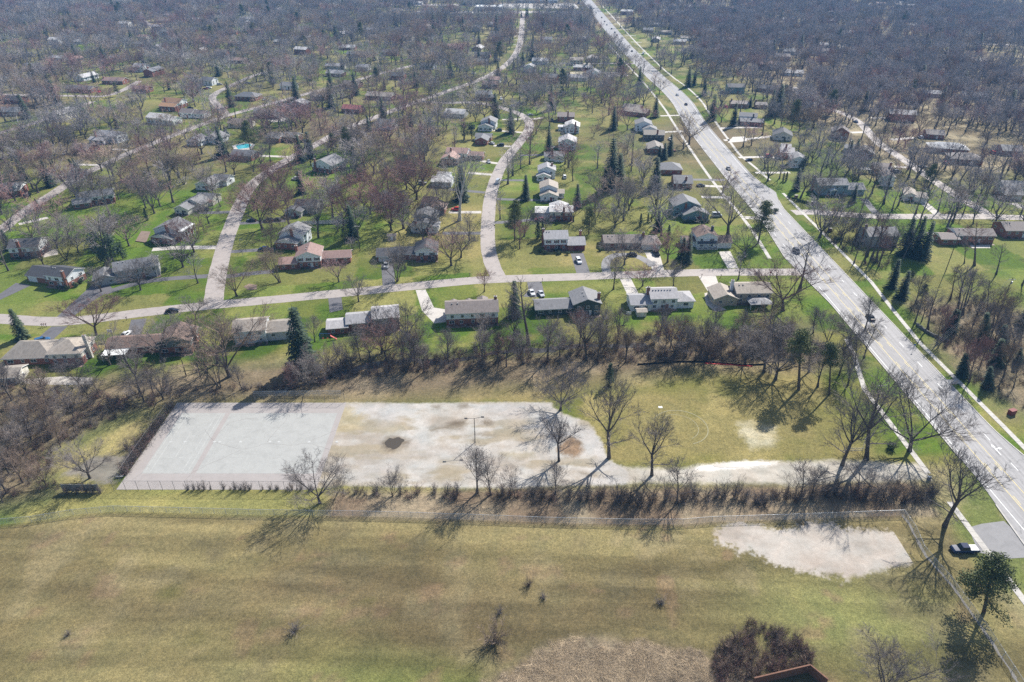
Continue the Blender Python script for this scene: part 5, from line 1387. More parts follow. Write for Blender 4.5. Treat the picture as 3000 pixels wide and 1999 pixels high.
# ground: colour attribute carries which soil or turf grows where; shader adds blades, tufts, thatch
m, t, b = nt('turf'); MATS['turf'] = m
vc_ = N(t, 'ShaderNodeVertexColor', layer_name='soil'); at = vc_.outputs[0]; soft = vc_.outputs[1]; WH = (1.0, 1.0, 1.0)
g1 = noise(t, 5.5, 5, rough=.75); g2 = noise(t, .9, 6, rough=.7, dist=.4); g3 = noise(t, .16, 5, rough=.6, dist=.8)
c = mixc(t, at, mixc(t, ramp(t, g1, [(.3, (.84,) * 3), (.7, (1.14,) * 3)]), ramp(t, g1, [(.28, (.40, .40, .38)), (.5, (.97, .97, .96)), (.72, (1.65, 1.62, 1.5))]), soft), 1.0, 'MULTIPLY')
c = mixc(t, c, mixc(t, ramp(t, g2, [(.3, (.90, .89, .88)), (.7, (1.10, 1.10, 1.10))]), ramp(t, g2, [(.3, (.70, .72, .70)), (.7, (1.28, 1.27, 1.2))]), soft), 1.0, 'MULTIPLY')
g4 = noise(t, 2.1, 6, rough=.85); c = mixc(t, c, mixc(t, ramp(t, g4, [(.3, (.92,) * 3), (.7, (1.08,) * 3)]), ramp(t, g4, [(.30, (.52, .53, .50)), (.5, (1, 1, 1)), (.70, (1.5, 1.47, 1.38))]), soft), 1.0, 'MULTIPLY')
c = mixc(t, c, ramp(t, g3, [(.3, (.86, .90, .88)), (.7, (1.13, 1.10, 1.04))]), 1.0, 'MULTIPLY')
t.links.new(c, b.inputs['Base Color']); b.inputs['Roughness'].default_value = .95; b.inputs['Specular IOR Level'].default_value = .1
bump(t, b, g1, .7, .12)

def surface(name, col, var=.12, cracks=0.0, crackcol=(.12, .11, .10), stain=.25, rough=.75, spec=.4, grain=9.0):
    m, t, b = nt(name); MATS[name] = m
    f = noise(t, .35, 6, rough=.65, dist=.6); f2 = noise(t, grain, 3, rough=.7); f3 = noise(t, 2.2, 5, rough=.7)
    lo = tuple(c * (1 - stain) for c in col); hi = tuple(min(1, c * (1 + stain * .5)) for c in col)
    c = ramp(t, f, [(.3, lo), (.52, col), (.75, hi)])
    c = mixc(t, c, ramp(t, f2, [(.3, (1 - var,) * 3), (.7, (1 + var,) * 3)]), 1.0, 'MULTIPLY')
    c = mixc(t, c, ramp(t, f3, [(.3, (1 - var * .7,) * 3), (.7, (1 + var * .7,) * 3)]), 1.0, 'MULTIPLY')
    if cracks:
        P = pos(t); d = N(t, 'ShaderNodeVectorMath', operation='ADD'); nn = N(t, 'ShaderNodeTexNoise'); nn.inputs['Scale'].default_value = .5; nn.inputs['Detail'].default_value = 3
        t.links.new(P, nn.inputs['Vector']); sc_ = N(t, 'ShaderNodeVectorMath', operation='SCALE'); sc_.inputs[3].default_value = 3.0
        t.links.new(nn.outputs['Color'], sc_.inputs[0]); t.links.new(P, d.inputs[0]); t.links.new(sc_.outputs[0], d.inputs[1])
        v = N(t, 'ShaderNodeTexVoronoi', feature='DISTANCE_TO_EDGE'); v.inputs['Scale'].default_value = cracks; t.links.new(d.outputs[0], v.inputs['Vector'])
        k = ramp(t, v.outputs['Distance'], [(0.0, (1, 1, 1)), (.012 + .02 * cracks, (0, 0, 0))])
        gate = ramp(t, noise(t, .12, 3), [(.40, (0, 0, 0)), (.55, (.8, .8, .8))])
        kk = mixc(t, k, gate, 1.0, 'MULTIPLY')
        c = mixc(t, c, crackcol, kk)
    if name == 'mainroad':
        mp_ = N(t, 'ShaderNodeMapping'); mp_.inputs['Scale'].default_value = (1.3, .012, 1); t.links.new(pos(t), mp_.inputs['Vector']); c = mixc(t, c, ramp(t, noise(t, 1.0, 3, mp_.outputs[0]), [(.35, (.80,) * 3), (.65, (1.10,) * 3)]), 1.0, 'MULTIPLY')
    t.links.new(c, b.inputs['Base Color']); b.inputs['Roughness'].default_value = rough; b.inputs['Specular IOR Level'].default_value = spec
    bump(t, b, f2, .25, .02); return m
surface('street', (.33, .29, .262), cracks=.16, stain=.16)
surface('mainroad', (.275, .265, .26), cracks=.07, stain=.13, crackcol=(.14, .14, .14), var=.08)
surface('asphalt', (.115, .11, .115), stain=.2)
surface('asphaltlight', (.20, .195, .195), stain=.15)
surface('asphaltold', (.17, .155, .135), stain=.35, var=.2)
surface('concrete', (.46, .425, .38), stain=.16)
surface('walk', (.42, .395, .355), stain=.22)
surface('gravel', (.38, .35, .31), stain=.30, var=.22)
surface('gravelpale', (.42, .38, .33), stain=.25, var=.2)
surface('lot', (.47, .44, .415), cracks=.05, stain=.26, crackcol=(.24, .21, .17), var=.12)
surface('courtpink', (.315, .285, .265), stain=.10, var=.07)
surface('courtgreen', (.335, .333, .310), stain=.12, var=.09)
surface('infield', (.42, .375, .34), stain=.20, var=.12, grain=5.0)
surface('strawpatch', (.38, .33, .21), stain=.3, var=.25)
surface('mud', (.15, .12, .095), stain=.35, rough=.5)
surface('mudpale', (.27, .235, .17), stain=.3)
surface('sand', (.36, .30, .20), stain=.35, var=.15)
surface('ice', (.62, .60, .57), stain=.25)
surface('litter', (.21, .145, .105), stain=.35, var=.45, grain=4.0)
surface('wood', (.20, .145, .11), stain=.2)
for nm, cc, rr in (('water', (.07, .055, .035), .12), ('puddlegrey', (.30, .27, .23), .25), ('creekwater', (.045, .04, .032), .3), ('pool', (.05, .36, .40), .1)):
    glossy(nm, cc, rr)
paint = {'white': simple('white_paint', (.78, .78, .76), .6, .06, 1.5), 'yellow': simple('yellow_line', (.46, .37, .14), .6, .25, 2.0), 'line': simple('white_line', (.62, .62, .60), .6, .22, 2.5), 'faint': simple('faint_line', (.38, .38, .355), .7, .2, 1.2), 'fainter': simple('fainter_line', (.355, .355, .33), .7, .15, 1.2)}
WALL = {'white': ((.74, .76, .77), .06), 'cream': (( .62, .59, .52), .08), 'brick': ((.25, .105, .075), .25), 'greysiding': ((.36, .36, .35), .1), 'greylight': ((.48, .49, .49), .1),
        'greygreen': ((.16, .185, .175), .1), 'darkgreen': ((.055, .085, .075), .12), 'tan': ((.44, .37, .29), .1), 'teal': ((.16, .255, .28), .1), 'bluegrey': ((.27, .35, .38), .08), 'dark': ((.10, .10, .10), .12)}
def wallm(k):
    if 'wall_' + k in MATS: return MATS['wall_' + k]
    col, var = WALL[k]; m, t, b = nt('wall_' + k); MATS['wall_' + k] = m
    if k == 'brick':
        f = noise(t, 6.0, 3, rough=.8); c = ramp(t, f, [(.25, (.17, .07, .05)), (.5, col), (.8, (.36, .19, .14))])
    else:
        f = noise(t, .8, 4); c = ramp(t, f, [(.3, tuple(x * (1 - var) for x in col)), (.7, tuple(min(1, x * (1 + var)) for x in col))])
        w = N(t, 'ShaderNodeTexWave', wave_type='BANDS', bands_direction='Z'); w.inputs['Scale'].default_value = 2.4
        t.links.new(pos(t), w.inputs['Vector']); bump(t, b, w.outputs['Fac'], .25, .03)
    t.links.new(c, b.inputs['Base Color']); b.inputs['Roughness'].default_value = .7; b.inputs['Specular IOR Level'].default_value = .3
    return m
ROOF = {'tan': (.29, .255, .215), 'brown': (.155, .105, .085), 'light': (.34, .33, .33), 'pale': (.50, .49, .475), 'mid': (.175, .175, .18), 'dark': (.075, .075, .08), 'greybrown': (.20, .17, .155), 'pink': (.30, .195, .165), 'orange': (.34, .20, .11), 'red': (.26, .09, .085)}
def roofm(k):
    if 'roof_' + k in MATS: return MATS['roof_' + k]
    col = ROOF[k]; m, t, b = nt('roof_' + k); MATS['roof_' + k] = m
    oi = N(t, 'ShaderNodeObjectInfo'); f = noise(t, 1.1, 5, rough=.7); f2 = noise(t, 9, 2)
    mp_ = N(t, 'ShaderNodeMapping'); mp_.inputs['Scale'].default_value = (2.6, .5, .5); t.links.new(pos(t), mp_.inputs['Vector']); f3 = noise(t, 1.0, 3, mp_.outputs[0])
    c = ramp(t, f, [(.3, tuple(x * .82 for x in col)), (.7, tuple(x * 1.15 for x in col))])
    c = mixc(t, c, ramp(t, f2, [(.3, (.82,) * 3), (.7, (1.18,) * 3)]), 1.0, 'MULTIPLY')
    c = mixc(t, c, ramp(t, f3, [(.3, (.85,) * 3), (.7, (1.12,) * 3)]), 1.0, 'MULTIPLY')
    c = mixc(t, c, ramp(t, oi.outputs['Random'], [(0, (.82, .83, .85)), (1, (1.18, 1.15, 1.12))]), 1.0, 'MULTIPLY')
    t.links.new(c, b.inputs['Base Color']); b.inputs['Roughness'].default_value = .75; b.inputs['Specular IOR Level'].default_value = .35
    bump(t, b, f2, .4, .03); return m
glass = glossy('window_glass', (.035, .045, .055), .08, .6)
trim = simple('white_trim', (.72, .72, .70), .5, .05, 2.0)
def barkm(name, col, var=.3):
    m, t, b = nt(name); MATS[name] = m
    oi = N(t, 'ShaderNodeObjectInfo'); f = noise(t, 3.0, 4)
    c = ramp(t, f, [(.3, tuple(x * (1 - var) for x in col)), (.7, tuple(x * (1 + var) for x in col))])
    c = mixc(t, c, ramp(t, oi.outputs['Random'], [(0, (.75, .75, .78)), (.5, (1, .98, .95)), (1, (1.3, 1.25, 1.2))]), 1.0, 'MULTIPLY')
    t.links.new(c, b.inputs['Base Color']); b.inputs['Roughness'].default_value = .9; b.inputs['Specular IOR Level'].default_value = .15
    return m
BARK = {'g': barkm('bark_grey', (.105, .092, .082)), 'r': barkm('bark_reddish', (.115, .088, .078)), 'b': barkm('bark_brown', (.11, .088, .070)), 'w': barkm('bark_pale', (.42, .40, .37))}
TWIG = {'g': barkm('twig_grey', (.19, .168, .158)), 'r': barkm('twig_reddish', (.24, .145, .13)), 'b': barkm('twig_brown', (.215, .165, .13)), 'w': barkm('twig_pale', (.34, .325, .31))}
def needlem(name, c0, c1):
    m, t, b = nt(name); MATS[name] = m
    oi = N(t, 'ShaderNodeObjectInfo'); f = noise(t, 1.6, 4)
    c = ramp(t, f, [(.3, c0), (.7, c1)]); c = mixc(t, c, ramp(t, oi.outputs['Random'], [(0, (.75, .8, .85)), (1, (1.25, 1.2, 1.05))]), 1.0, 'MULTIPLY')
    t.links.new(c, b.inputs['Base Color']); b.inputs['Roughness'].default_value = .75; b.inputs['Specular IOR Level'].default_value = .2; return m
NEED = {'spruce': needlem('needles_spruce', (.030, .050, .032), (.080, .110, .070)), 'pine': needlem('needles_pine', (.075, .092, .034), (.15, .165, .068)), 'green': needlem('leaves_clipped', (.03, .05, .02), (.07, .10, .04))}

# ------------------------------------------------------------------ mesh helpers
class MB:
    def __init__(s): s.v = []; s.f = []; s.m = []
    def quad(s, a, b, c, d, mi=0):
        n = len(s.v); s.v += [a, b, c, d]; s.f.append((n, n + 1, n + 2, n + 3)); s.m.append(mi)
    def tri(s, a, b, c, mi=0):
        n = len(s.v); s.v += [a, b, c]; s.f.append((n, n + 1, n + 2)); s.m.append(mi)
    def poly(s, pts, mi=0):
        n = len(s.v); s.v += list(pts); s.f.append(tuple(range(n, n + len(pts)))); s.m.append(mi)
    def box(s, x0, x1, y0, y1, z0, z1, mi=0):
        n = len(s.v); s.v += [(x0, y0, z0), (x1, y0, z0), (x1, y1, z0), (x0, y1, z0), (x0, y0, z1), (x1, y0, z1), (x1, y1, z1), (x0, y1, z1)]
        for q in ((0, 3, 2, 1), (4, 5, 6, 7), (0, 1, 5, 4), (1, 2, 6, 5), (2, 3, 7, 6), (3, 0, 4, 7)): s.f.append(tuple(n + i for i in q)); s.m.append(mi)
    def tube(s, p0, p1, r0, r1, n=5, mi=0, cap=False):
        a = Vector(p0); b_ = Vector(p1); d = b_ - a
        if d.length < 1e-6: return
        d.normalize(); u = d.orthogonal().normalized(); w = d.cross(u); k = len(s.v)
        cs = [(math.cos(2 * math.pi * i / n), math.sin(2 * math.pi * i / n)) for i in range(n)]
        for c, q in cs: s.v.append(tuple(a + (u * c + w * q) * r0))
        if r1 <= 0:
            s.v.append(tuple(b_))
            for i in range(n): s.f.append((k + i, k + (i + 1) % n, k + n)); s.m.append(mi)
        else:
            for c, q in cs: s.v.append(tuple(b_ + (u * c + w * q) * r1))
            for i in range(n): s.f.append((k + i, k + (i + 1) % n, k + n + (i + 1) % n, k + n + i)); s.m.append(mi)
            if cap: s.f.append(tuple(k + n + i for i in range(n))); s.m.append(mi)
    def mesh(s, name, mats, smooth=False):
        me = bpy.data.meshes.new(name); me.from_pydata(s.v, [], s.f)
        for x in (mats if isinstance(mats, (list, tuple)) else [mats]): me.materials.append(x)
        if any(s.m): me.polygons.foreach_set('material_index', s.m)
        if smooth: me.polygons.foreach_set('use_smooth', [True] * len(s.f))
        me.update(); return me
def obj(name, data, parent=None, loc=(0, 0, 0), rz=0.0, scale=None):
    o = bpy.data.objects.new(name, data); COL.objects.link(o); o.location = loc
    if rz: o.rotation_euler = (0, 0, rz)
    if scale: o.scale = scale
    if parent: o.parent = parent
    return o
def tag(o, label=None, cat=None, group=None, kind=None):
    if label: o['label'] = label
    if cat: o['category'] = cat
    if group: o['group'] = group
    if kind: o['kind'] = kind
    return o
def boxm(name, x0, x1, y0, y1, z0, z1, mat):
    b_ = MB(); b_.box(x0, x1, y0, y1, z0, z1); return b_.mesh(name, mat)

# ------------------------------------------------------------------ layout helpers (numpy)
def seg_dist(px, py, poly):
    best = np.full(px.shape, 1e9)
    for (ax, ay), (bx, by) in zip(poly, poly[1:]):
        dx, dy = bx - ax, by - ay; L = dx * dx + dy * dy + 1e-9
        u = np.clip(((px - ax) * dx + (py - ay) * dy) / L, 0, 1)
        best = np.minimum(best, np.hypot(px - ax - u * dx, py - ay - u * dy))
    return best
def in_poly(px, py, poly):
    c = np.zeros(px.shape, bool); n = len(poly); j = n - 1
    for i in range(n):
        xi, yi = poly[i]; xj, yj = poly[j]
        if yi != yj: c ^= ((yi > py) != (yj > py)) & (px < (xj - xi) * (py - yi) / (yj - yi) + xi)
        j = i
    return c
def soft_poly(px, py, poly, w):
    d = seg_dist(px, py, list(poly) + [poly[0]]); s = np.where(in_poly(px, py, poly), d, -d); return np.clip(s / w * .5 + .5, 0, 1)
_rs = np.random.RandomState(5); _lat = _rs.rand(257, 257)
def vnoise(x, y):
    xi = np.floor(x).astype(int); yi = np.floor(y).astype(int); fx = x - xi; fy = y - yi; fx = fx * fx * (3 - 2 * fx); fy = fy * fy * (3 - 2 * fy)
    a = _lat[xi % 256, yi % 256]; b_ = _lat[(xi + 1) % 256, yi % 256]; c_ = _lat[xi % 256, (yi + 1) % 256]; d = _lat[(xi + 1) % 256, (yi + 1) % 256]
    return (a * (1 - fx) + b_ * fx) * (1 - fy) + (c_ * (1 - fx) + d * fx) * fy
def fbm(x, y, s, o=4):
    v = 0; a = .5; tot = 0
    for i in range(o): v = v + a * vnoise(x / s + 17 * i, y / s + 31 * i); tot += a; a *= .5; s *= .5
    return v / tot
MAINC = [(x, y) for y, x, w in MAIN]
def main_x(y):
    for (y0, x0, w0), (y1, x1, w1) in zip(MAIN, MAIN[1:]):
        if y0 <= y <= y1:
            u = (y - y0) / (y1 - y0); return x0 + (x1 - x0) * u, w0 + (w1 - w0) * u
    return MAIN[-1][1], MAIN[-1][2]

# ------------------------------------------------------------------ ground
def axis(*parts):
    out = []
    for a, b_, s in parts: out.append(np.arange(a, b_, s))
    return np.concatenate(out)
gx = axis((-6000, -1100, 700), (-1100, -230, 8), (-230, 235, 1.5), (235, 1100, 8), (1100, 6001, 700))
gy = axis((-800, 40, 120), (40, 330, 1.2), (330, 700, 4), (700, 1500, 10), (1500, 7001, 600))
PX, PY = np.meshgrid(gx, gy)
def ground_colour(x, y):
    n1 = fbm(x, y, 40); n2 = fbm(x + 300, y, 9); n3 = fbm(x, y + 500, 130, 3); n4 = fbm(x * .5 + 90, y * 1.6, 22)
    C = lambda r, g, b_: np.array([r, g, b_])
    green = C(.092, .146, .020); green2 = C(.056, .100, .015); straw = C(.26, .215, .095); olive = C(.165, .158, .050); brown = C(.165, .125, .090); leaf = C(.175, .128, .095)
    def mix(a, b_, f): f = np.clip(f, 0, 1)[..., None]; return a * (1 - f) + b_ * f
    o = np.ones(x.shape + (3,))
    # lawns and yards
    lawn = mix(o * green, o * green2, (n1 - .40) * 4)
    lawn = mix(lawn, o * olive, (n2 - .48) * 5); lawn = mix(lawn, o * straw, (n4 - .60) * 4)
    ca_, sa_ = math.cos(rad(-9)), math.sin(rad(-9)); u_ = np.floor((x * ca_ - y * sa_) / 23 + 100).astype(int); v_ = np.floor((x * sa_ + y * ca_) / 31 + 100).astype(int); lr = _lat[(u_ * 7 + 13) % 256, (v_ * 11 + 5) % 256]; lr2 = _lat[(u_ * 5 + 91) % 256, (v_ * 3 + 17) % 256]
    lawn = mix(lawn, o * green, np.clip((400 - y) / 60, 0, 1) * np.clip((y - 205) / 12, 0, 1) * .45); lawn = mix(lawn, o * C(.20, .178, .072), np.clip(lr - .45, 0, .5) * 1.5 * (y > 200)); lawn = lawn * (.78 + .44 * lr2)[..., None]; out = mix(lawn, o * brown, (n3 - .56) * 5 * np.clip((y - 330) / 150, 0, 1))
    # woodland floor right of the main road
    wood = np.clip((x - 190 - (n1 - .5) * 80) / 40, 0, 1) * np.clip((y - 330) / 60, 0, 1)
    out = mix(out, mix(o * brown, o * C(.33, .27, .20), (n2 - .45) * 6), wood * .85)
    out = mix(out, o * brown, np.clip((y - 420) / 700, 0, .35) * np.clip((n1 - .38) * 6, 0, 1)); out = mix(out, o * C(.30, .27, .15), np.clip((y - 500) / 500, 0, 1) * np.clip((n2 - .55) * 8, 0, 1) * .8)
    # dry front yards near the junction of the curving street
    out = mix(out, mix(o * straw, o * olive, (n2 - .45) * 4), soft_poly(x, y, YARD_DRY, 7) * .85)
    out = mix(out, mix(o * straw, o * olive, (n2 - .4) * 4), soft_poly(x, y, YARD_DRY2, 6) * .8)
    # creek belt, thicket and roadside wood: leaf litter
    out = mix(out, mix(o * C(.29, .245, .115), o * C(.19, .16, .09), (n2 - .5) * 6), soft_poly(x + (n2 - .5) * 6, y + (n1 - .5) * 6, LEFT_DRY, 3))
    # mown ball field between creek and lot
    bf = soft_poly(x + (n2 - .5) * 8, y + (n4 - .5) * 8, BALLFIELD, 6)
    fld = mix(o * C(.205, .172, .075), o * C(.138, .136, .042), (fbm(x, y, 26) - .5) * 6); fld = mix(fld, o * straw, (n2 - .58) * 6)
    out = mix(out, fld, bf)
    gs = soft_poly(x, y, GREENSTRIP, 4); out = mix(out, mix(o * C(.15, .135, .055), o * C(.23, .185, .09), (n2 - .44) * 5), gs)
    for P_, w_, a_ in ((BELT2, 6, .95), (LEFTW, 6, .92), (RWOOD, 6, .9)):
        out = mix(out, mix(o * brown, o * C(.225, .175, .13), (n2 - .42) * 5), soft_poly(x + (n2 - .5) * 12, y + (n1 - .5) * 10, P_, w_) * a_)
    # fallen leaves between lot and low fence
    ls = soft_poly(x + (n2 - .5) * 3, y + (n2 - .5) * 3, LEAFSTRIP, 2.5); out = mix(out, mix(o * leaf, o * C(.27, .215, .16), (n2 - .45) * 5), ls)
    ys = soft_poly(x, y, YELLOWSTRIP, 2.5); out = mix(out, mix(o * C(.28, .245, .10), o * C(.2, .19, .075), (n2 - .45) * 5), ys)
    # big dry field south of the low fence
    fy = np.interp(x, [p[0] for p in FENCE_LOW], [p[1] for p in FENCE_LOW]) - .4
    f = np.clip((fy - y) / 1.6 + .5, 0, 1) * np.clip((107 - x) / 2, 0, 1)
    base = mix(o * C(.176, .146, .073), o * C(.128, .103, .054), (fbm(x * .6, y, 24) - .43) * 5)
    base = mix(base, o * C(.235, .192, .10), np.clip((y - 101 - (n1 - .5) * 22) / 11, 0, 1) * .6)
    dark = np.exp(-((y - 93 - (n1 - .5) * 16) / 8.0) ** 2) * np.clip(1.2 - np.abs(x + 25) / 70, 0, 1); base = mix(base, o * C(.125, .095, .056), dark * .75)
    grn = np.exp(-((x + 14) / 26.0) ** 2) * np.clip((84 + (n1 - .5) * 12 - y) / 9, 0, 1); base = mix(base, o * C(.115, .135, .042), grn * .85)
    grn2 = np.exp(-((x - 68) / 22.0) ** 2) * np.exp(-((y - 88) / 12.0) ** 2); base = mix(base, o * C(.155, .165, .062), grn2 * .75)
    base = mix(base, o * C(.22, .18, .11), np.clip((n2 - .60) * 8, 0, 1) * .5); base = mix(base, o * C(.125, .105, .065), np.clip((.37 - n2) * 9, 0, 1) * .55)
    base = mix(base, o * C(.19, .125, .085), np.clip((fbm(x + 77, y, 5, 3) - .68) * 12, 0, 1) * .5)
    stk = fbm(x * .10 + y * .012 + 40, y * 1.0 + x * .05, 2.6, 3); base = base * (1 + np.clip((stk - .5) * 1.1, -.22, .22))[..., None]
    for fx_, fy_, rr_, ww_ in FIELD_SPOTS: base = mix(base, o * C(.105, .095, .038), np.clip(1.6 - np.hypot(x - fx_ + (n2 - .5) * 3, (y - fy_) * 1.2 + (n2 - .5) * 3) / rr_, 0, 1) * ww_)
    out = mix(out, base, f)
    rdm = soft_poly(x + (n2 - .5) * 4, y + (n2 - .5) * 4, REEDS, 1.5); out = mix(out, mix(o * C(.25, .20, .15), o * C(.16, .12, .09), (n2 - .45) * 6), rdm)
    vs = np.clip((x - 100) / 4, 0, 1) * np.clip((136 - y) / 4, 0, 1) * np.clip((118 - x) / 1, 0, 1); out = mix(out, mix(o * C(.13, .15, .05), o * C(.25, .215, .12), (n2 - .42) * 5), vs)
    return out
FIELD_SPOTS = [(-72, 94.5, 2.3, .8), (-62, 84.0, 1.8, .5), (-55, 104, .8, .6), (-30, 92.5, 1.0, .6), (-78, 101.5, .8, .5), (-20, 104.5, .7, .5)]
BELT2 = [(-125, 178), (-60, 185), (0, 189), (60, 197), (102, 207), (110, 180), (60, 179), (10, 169), (-40, 163), (-100, 161.5), (-130, 163)]
YARD_DRY = [(-62, 262), (-8, 258), (-6, 320), (-30, 330), (-60, 290)]
YARD_DRY2 = [(14, 250), (62, 252), (60, 275), (20, 282)]
BALLFIELD = [(12, 131), (98, 129), (99, 190), (60, 204), (22, 198), (14, 165)]
GREENSTRIP = [(-100, 160), (14, 160), (30, 180), (-20, 176), (-100, 168)]
LEAFSTRIP = [(-46, 110), (116, 112), (112, 130), (60, 127), (0, 126.5), (-46, 125)]
YELLOWSTRIP = [(-112, 108), (-46, 112), (-46, 124.5), (-100, 124.6), (-118, 118)]
gc = ground_colour(PX, PY)
ny, nx = PX.shape
gv = np.stack([PX, PY, np.zeros_like(PX)], -1).reshape(-1, 3)
ii = np.arange(ny * nx).reshape(ny, nx)
gf = np.stack([ii[:-1, :-1], ii[:-1, 1:], ii[1:, 1:], ii[1:, :-1]], -1).reshape(-1, 4)
gm = bpy.data.meshes.new('ground'); gm.vertices.add(len(gv)); gm.vertices.foreach_set('co', gv.ravel())
gm.loops.add(gf.size); gm.loops.foreach_set('vertex_index', gf.ravel().astype(np.int32))
gm.polygons.add(len(gf)); gm.polygons.foreach_set('loop_start', np.arange(0, gf.size, 4, dtype=np.int32)); gm.polygons.foreach_set('loop_total', np.full(len(gf), 4, np.int32))
gm.update(); ca = gm.color_attributes.new('soil', 'FLOAT_COLOR', 'POINT')
ca.data.foreach_set('color', np.concatenate([gc.reshape(-1, 3), np.ones((len(gv), 1))], 1).ravel().astype(np.float32))
gm.materials.append(MATS['turf'])
tag(obj('ground', gm), kind='structure')

# worn hard standing and bare soil with ragged edges
def worn_sheet(name, x0, x1, y0, y1, res, names, z):
    ax, ay = np.meshgrid(np.arange(x0, x1 + res, res), np.arange(y0, y1 + res, res)); col = ground_colour(ax, ay); soft = np.ones(ax.shape)
    f1 = fbm(ax, ay, 3.0, 4) - .5; f2 = fbm(ax + 200, ay + 90, 9, 5) - .5; f3 = fbm(ax + 31, ay * 3 + 7, 6, 4) - .5; f4 = fbm(ax * 2.2, ay * 2.2 + 40, 1.2, 3) - .5
    def mix(a, b_, f): f = np.clip(f, 0, 1)[..., None]; return a * (1 - f) + b_ * f
    for nm, surf, jit, zz, poly in POLYS:
        if nm not in names or surf not in BLENDC: continue
        c0, c1, wob, edge = BLENDC[surf]; s = soft_poly(ax + f1 * wob * 2.2 + f4 * wob * 1.6, ay + f2 * wob * 2.2 + f4 * wob * 1.6, poly, edge); tone = np.clip(.5 + f2 * 1.6 + f1 * 1.2 + f3 * 1.2, 0, 1)[..., None]
        col = mix(col, np.array(c0) * (1 - tone) + np.array(c1) * tone, s); soft = soft * (1 - s) + (.0 if surf not in ('strawpatch', 'litter') else .8) * s
        if surf == 'lot':
            for k in range(3): col = mix(col, np.array((.29, .245, .18)), np.clip((fbm(ax * .45 + 60 * k, ay * 1.3 + 20 * k, 7, 5) - .60) * 11, 0, 1) * s * .85)
            col = mix(col, np.array((.40, .385, .385)), np.clip((fbm(ax + 500, ay, 16, 3) - .5) * 5, 0, 1) * s * .6)
    n_y, n_x = ax.shape; v = np.stack([ax, ay, np.full_like(ax, z)], -1).reshape(-1, 3); i_ = np.arange(n_y * n_x).reshape(n_y, n_x); f = np.stack([i_[:-1, :-1], i_[:-1, 1:], i_[1:, 1:], i_[1:, :-1]], -1).reshape(-1, 4)
    me = bpy.data.meshes.new(name); me.vertices.add(len(v)); me.vertices.foreach_set('co', v.ravel()); me.loops.add(f.size); me.loops.foreach_set('vertex_index', f.ravel().astype(np.int32)); me.polygons.add(len(f)); me.polygons.foreach_set('loop_start', np.arange(0, f.size, 4, dtype=np.int32)); me.polygons.foreach_set('loop_total', np.full(len(f), 4, np.int32)); me.update()
    me.color_attributes.new('soil', 'FLOAT_COLOR', 'POINT').data.foreach_set('color', np.concatenate([col.reshape(-1, 3), soft.reshape(-1, 1)], 1).ravel().astype(np.float32)); me.materials.append(MATS['turf']); tag(obj(name, me), kind='structure')
# surface: two tones, edge wobble, edge softness
BLENDC = {'lot': ((.31, .27, .23), (.43, .405, .38), .5, .5), 'gravel': ((.30, .27, .23), (.44, .405, .36), .8, .9), 'mud': ((.13, .105, .08), (.22, .185, .145), 1.0, 1.0), 'mudpale': ((.24, .205, .14), (.36, .315, .24), 1.3, 1.4), 'sand': ((.27, .22, .13), (.42, .36, .26), 1.6, 1.6), 'infield': ((.33, .285, .25), (.42, .38, .345), 2.0, .7), 'strawpatch': ((.27, .23, .13), (.43, .38, .28), 1.5, 1.2), 'ice': ((.42, .38, .33), (.68, .65, .62), .9, .5), 'litter': ((.14, .10, .075), (.25, .17, .12), 1.0, .9), 'asphaltold': ((.15, .135, .115), (.25, .225, .19), 1.2, .7)}
worn_sheet('parking_lot', -49.6, 106, 124.2, 163.5, .34, ('parking_lot', 'gravel_track', 'planter_island', 'puddle', 'mud_patch', 'sand_drift', 'ice_rim', 'bare_patch'), .012)
worn_sheet('infield', 18, 88, 92, 116, .3, ('infield',), .011)
worn_sheet('old_path', -122, -98.9, 122, 146, .4, ('old_path',), .0105)

# ------------------------------------------------------------------ roads, drives, paths
def smooth_line(p, it=2):
    for _ in range(it):
        q = [p[0]]
        for a, b_ in zip(p, p[1:]): q += [(a[0] * .75 + b_[0] * .25, a[1] * .75 + b_[1] * .25), (a[0] * .25 + b_[0] * .75, a[1] * .25 + b_[1] * .75)]
        p = q + [p[-1]]
    return p
def offset(p, d):
    out = []
    for i in range(len(p)):
        a = Vector(p[max(i - 1, 0)]); b_ = Vector(p[min(i + 1, len(p) - 1)]); t_ = (b_ - a); t_ = t_.normalized() if t_.length > 1e-6 else Vector((0, 1))
        out.append((p[i][0] + t_.y * d, p[i][1] - t_.x * d))
    return out
def strip(name, p, w, z, mat, wob=0.0, rng=random.Random(3)):
    l = offset(p, -w / 2); r_ = offset(p, w / 2); b_ = MB()
    if wob: l = [(x + rng.uniform(-wob, wob), y + rng.uniform(-wob, wob)) for x, y in l]; r_ = [(x + rng.uniform(-wob, wob), y + rng.uniform(-wob, wob)) for x, y in r_]
    n = len(p); b_.v = [(x, y, z) for x, y in l] + [(x, y, z) for x, y in r_]
    for i in range(n - 1): b_.f.append((i, n + i, n + i + 1, i + 1)); b_.m.append(0)
    return tag(obj(name, b_.mesh(name, mat)), kind='structure')
for k, (name, w, surf, p) in enumerate(ROADS): strip(name, smooth_line(p), w, .030 + .0045 * k, MATS[surf], .12)
mc = smooth_line(MAINC, 2); b_ = MB()
mrow = []
y = 40.0
while y < 1700:
    x, w = main_x(y); l = x - w / 2; r_ = x + w / 2
    if 222 < y < 300: l -= 3.2 * max(0, 1 - abs(y - 262) / 40)
    if 318 < y < 372: r_ += 4.5 * max(0, 1 - abs(y - 345) / 27) ** 1.5
    if y < 128: l -= 2.6 * min(1, (128 - y) / 30)
    if y < 150: r_ += 7 * max(0, (150 - y) / 40) ** 1.3
    mrow.append((y, l, r_)); y += 4 if y < 500 else 15
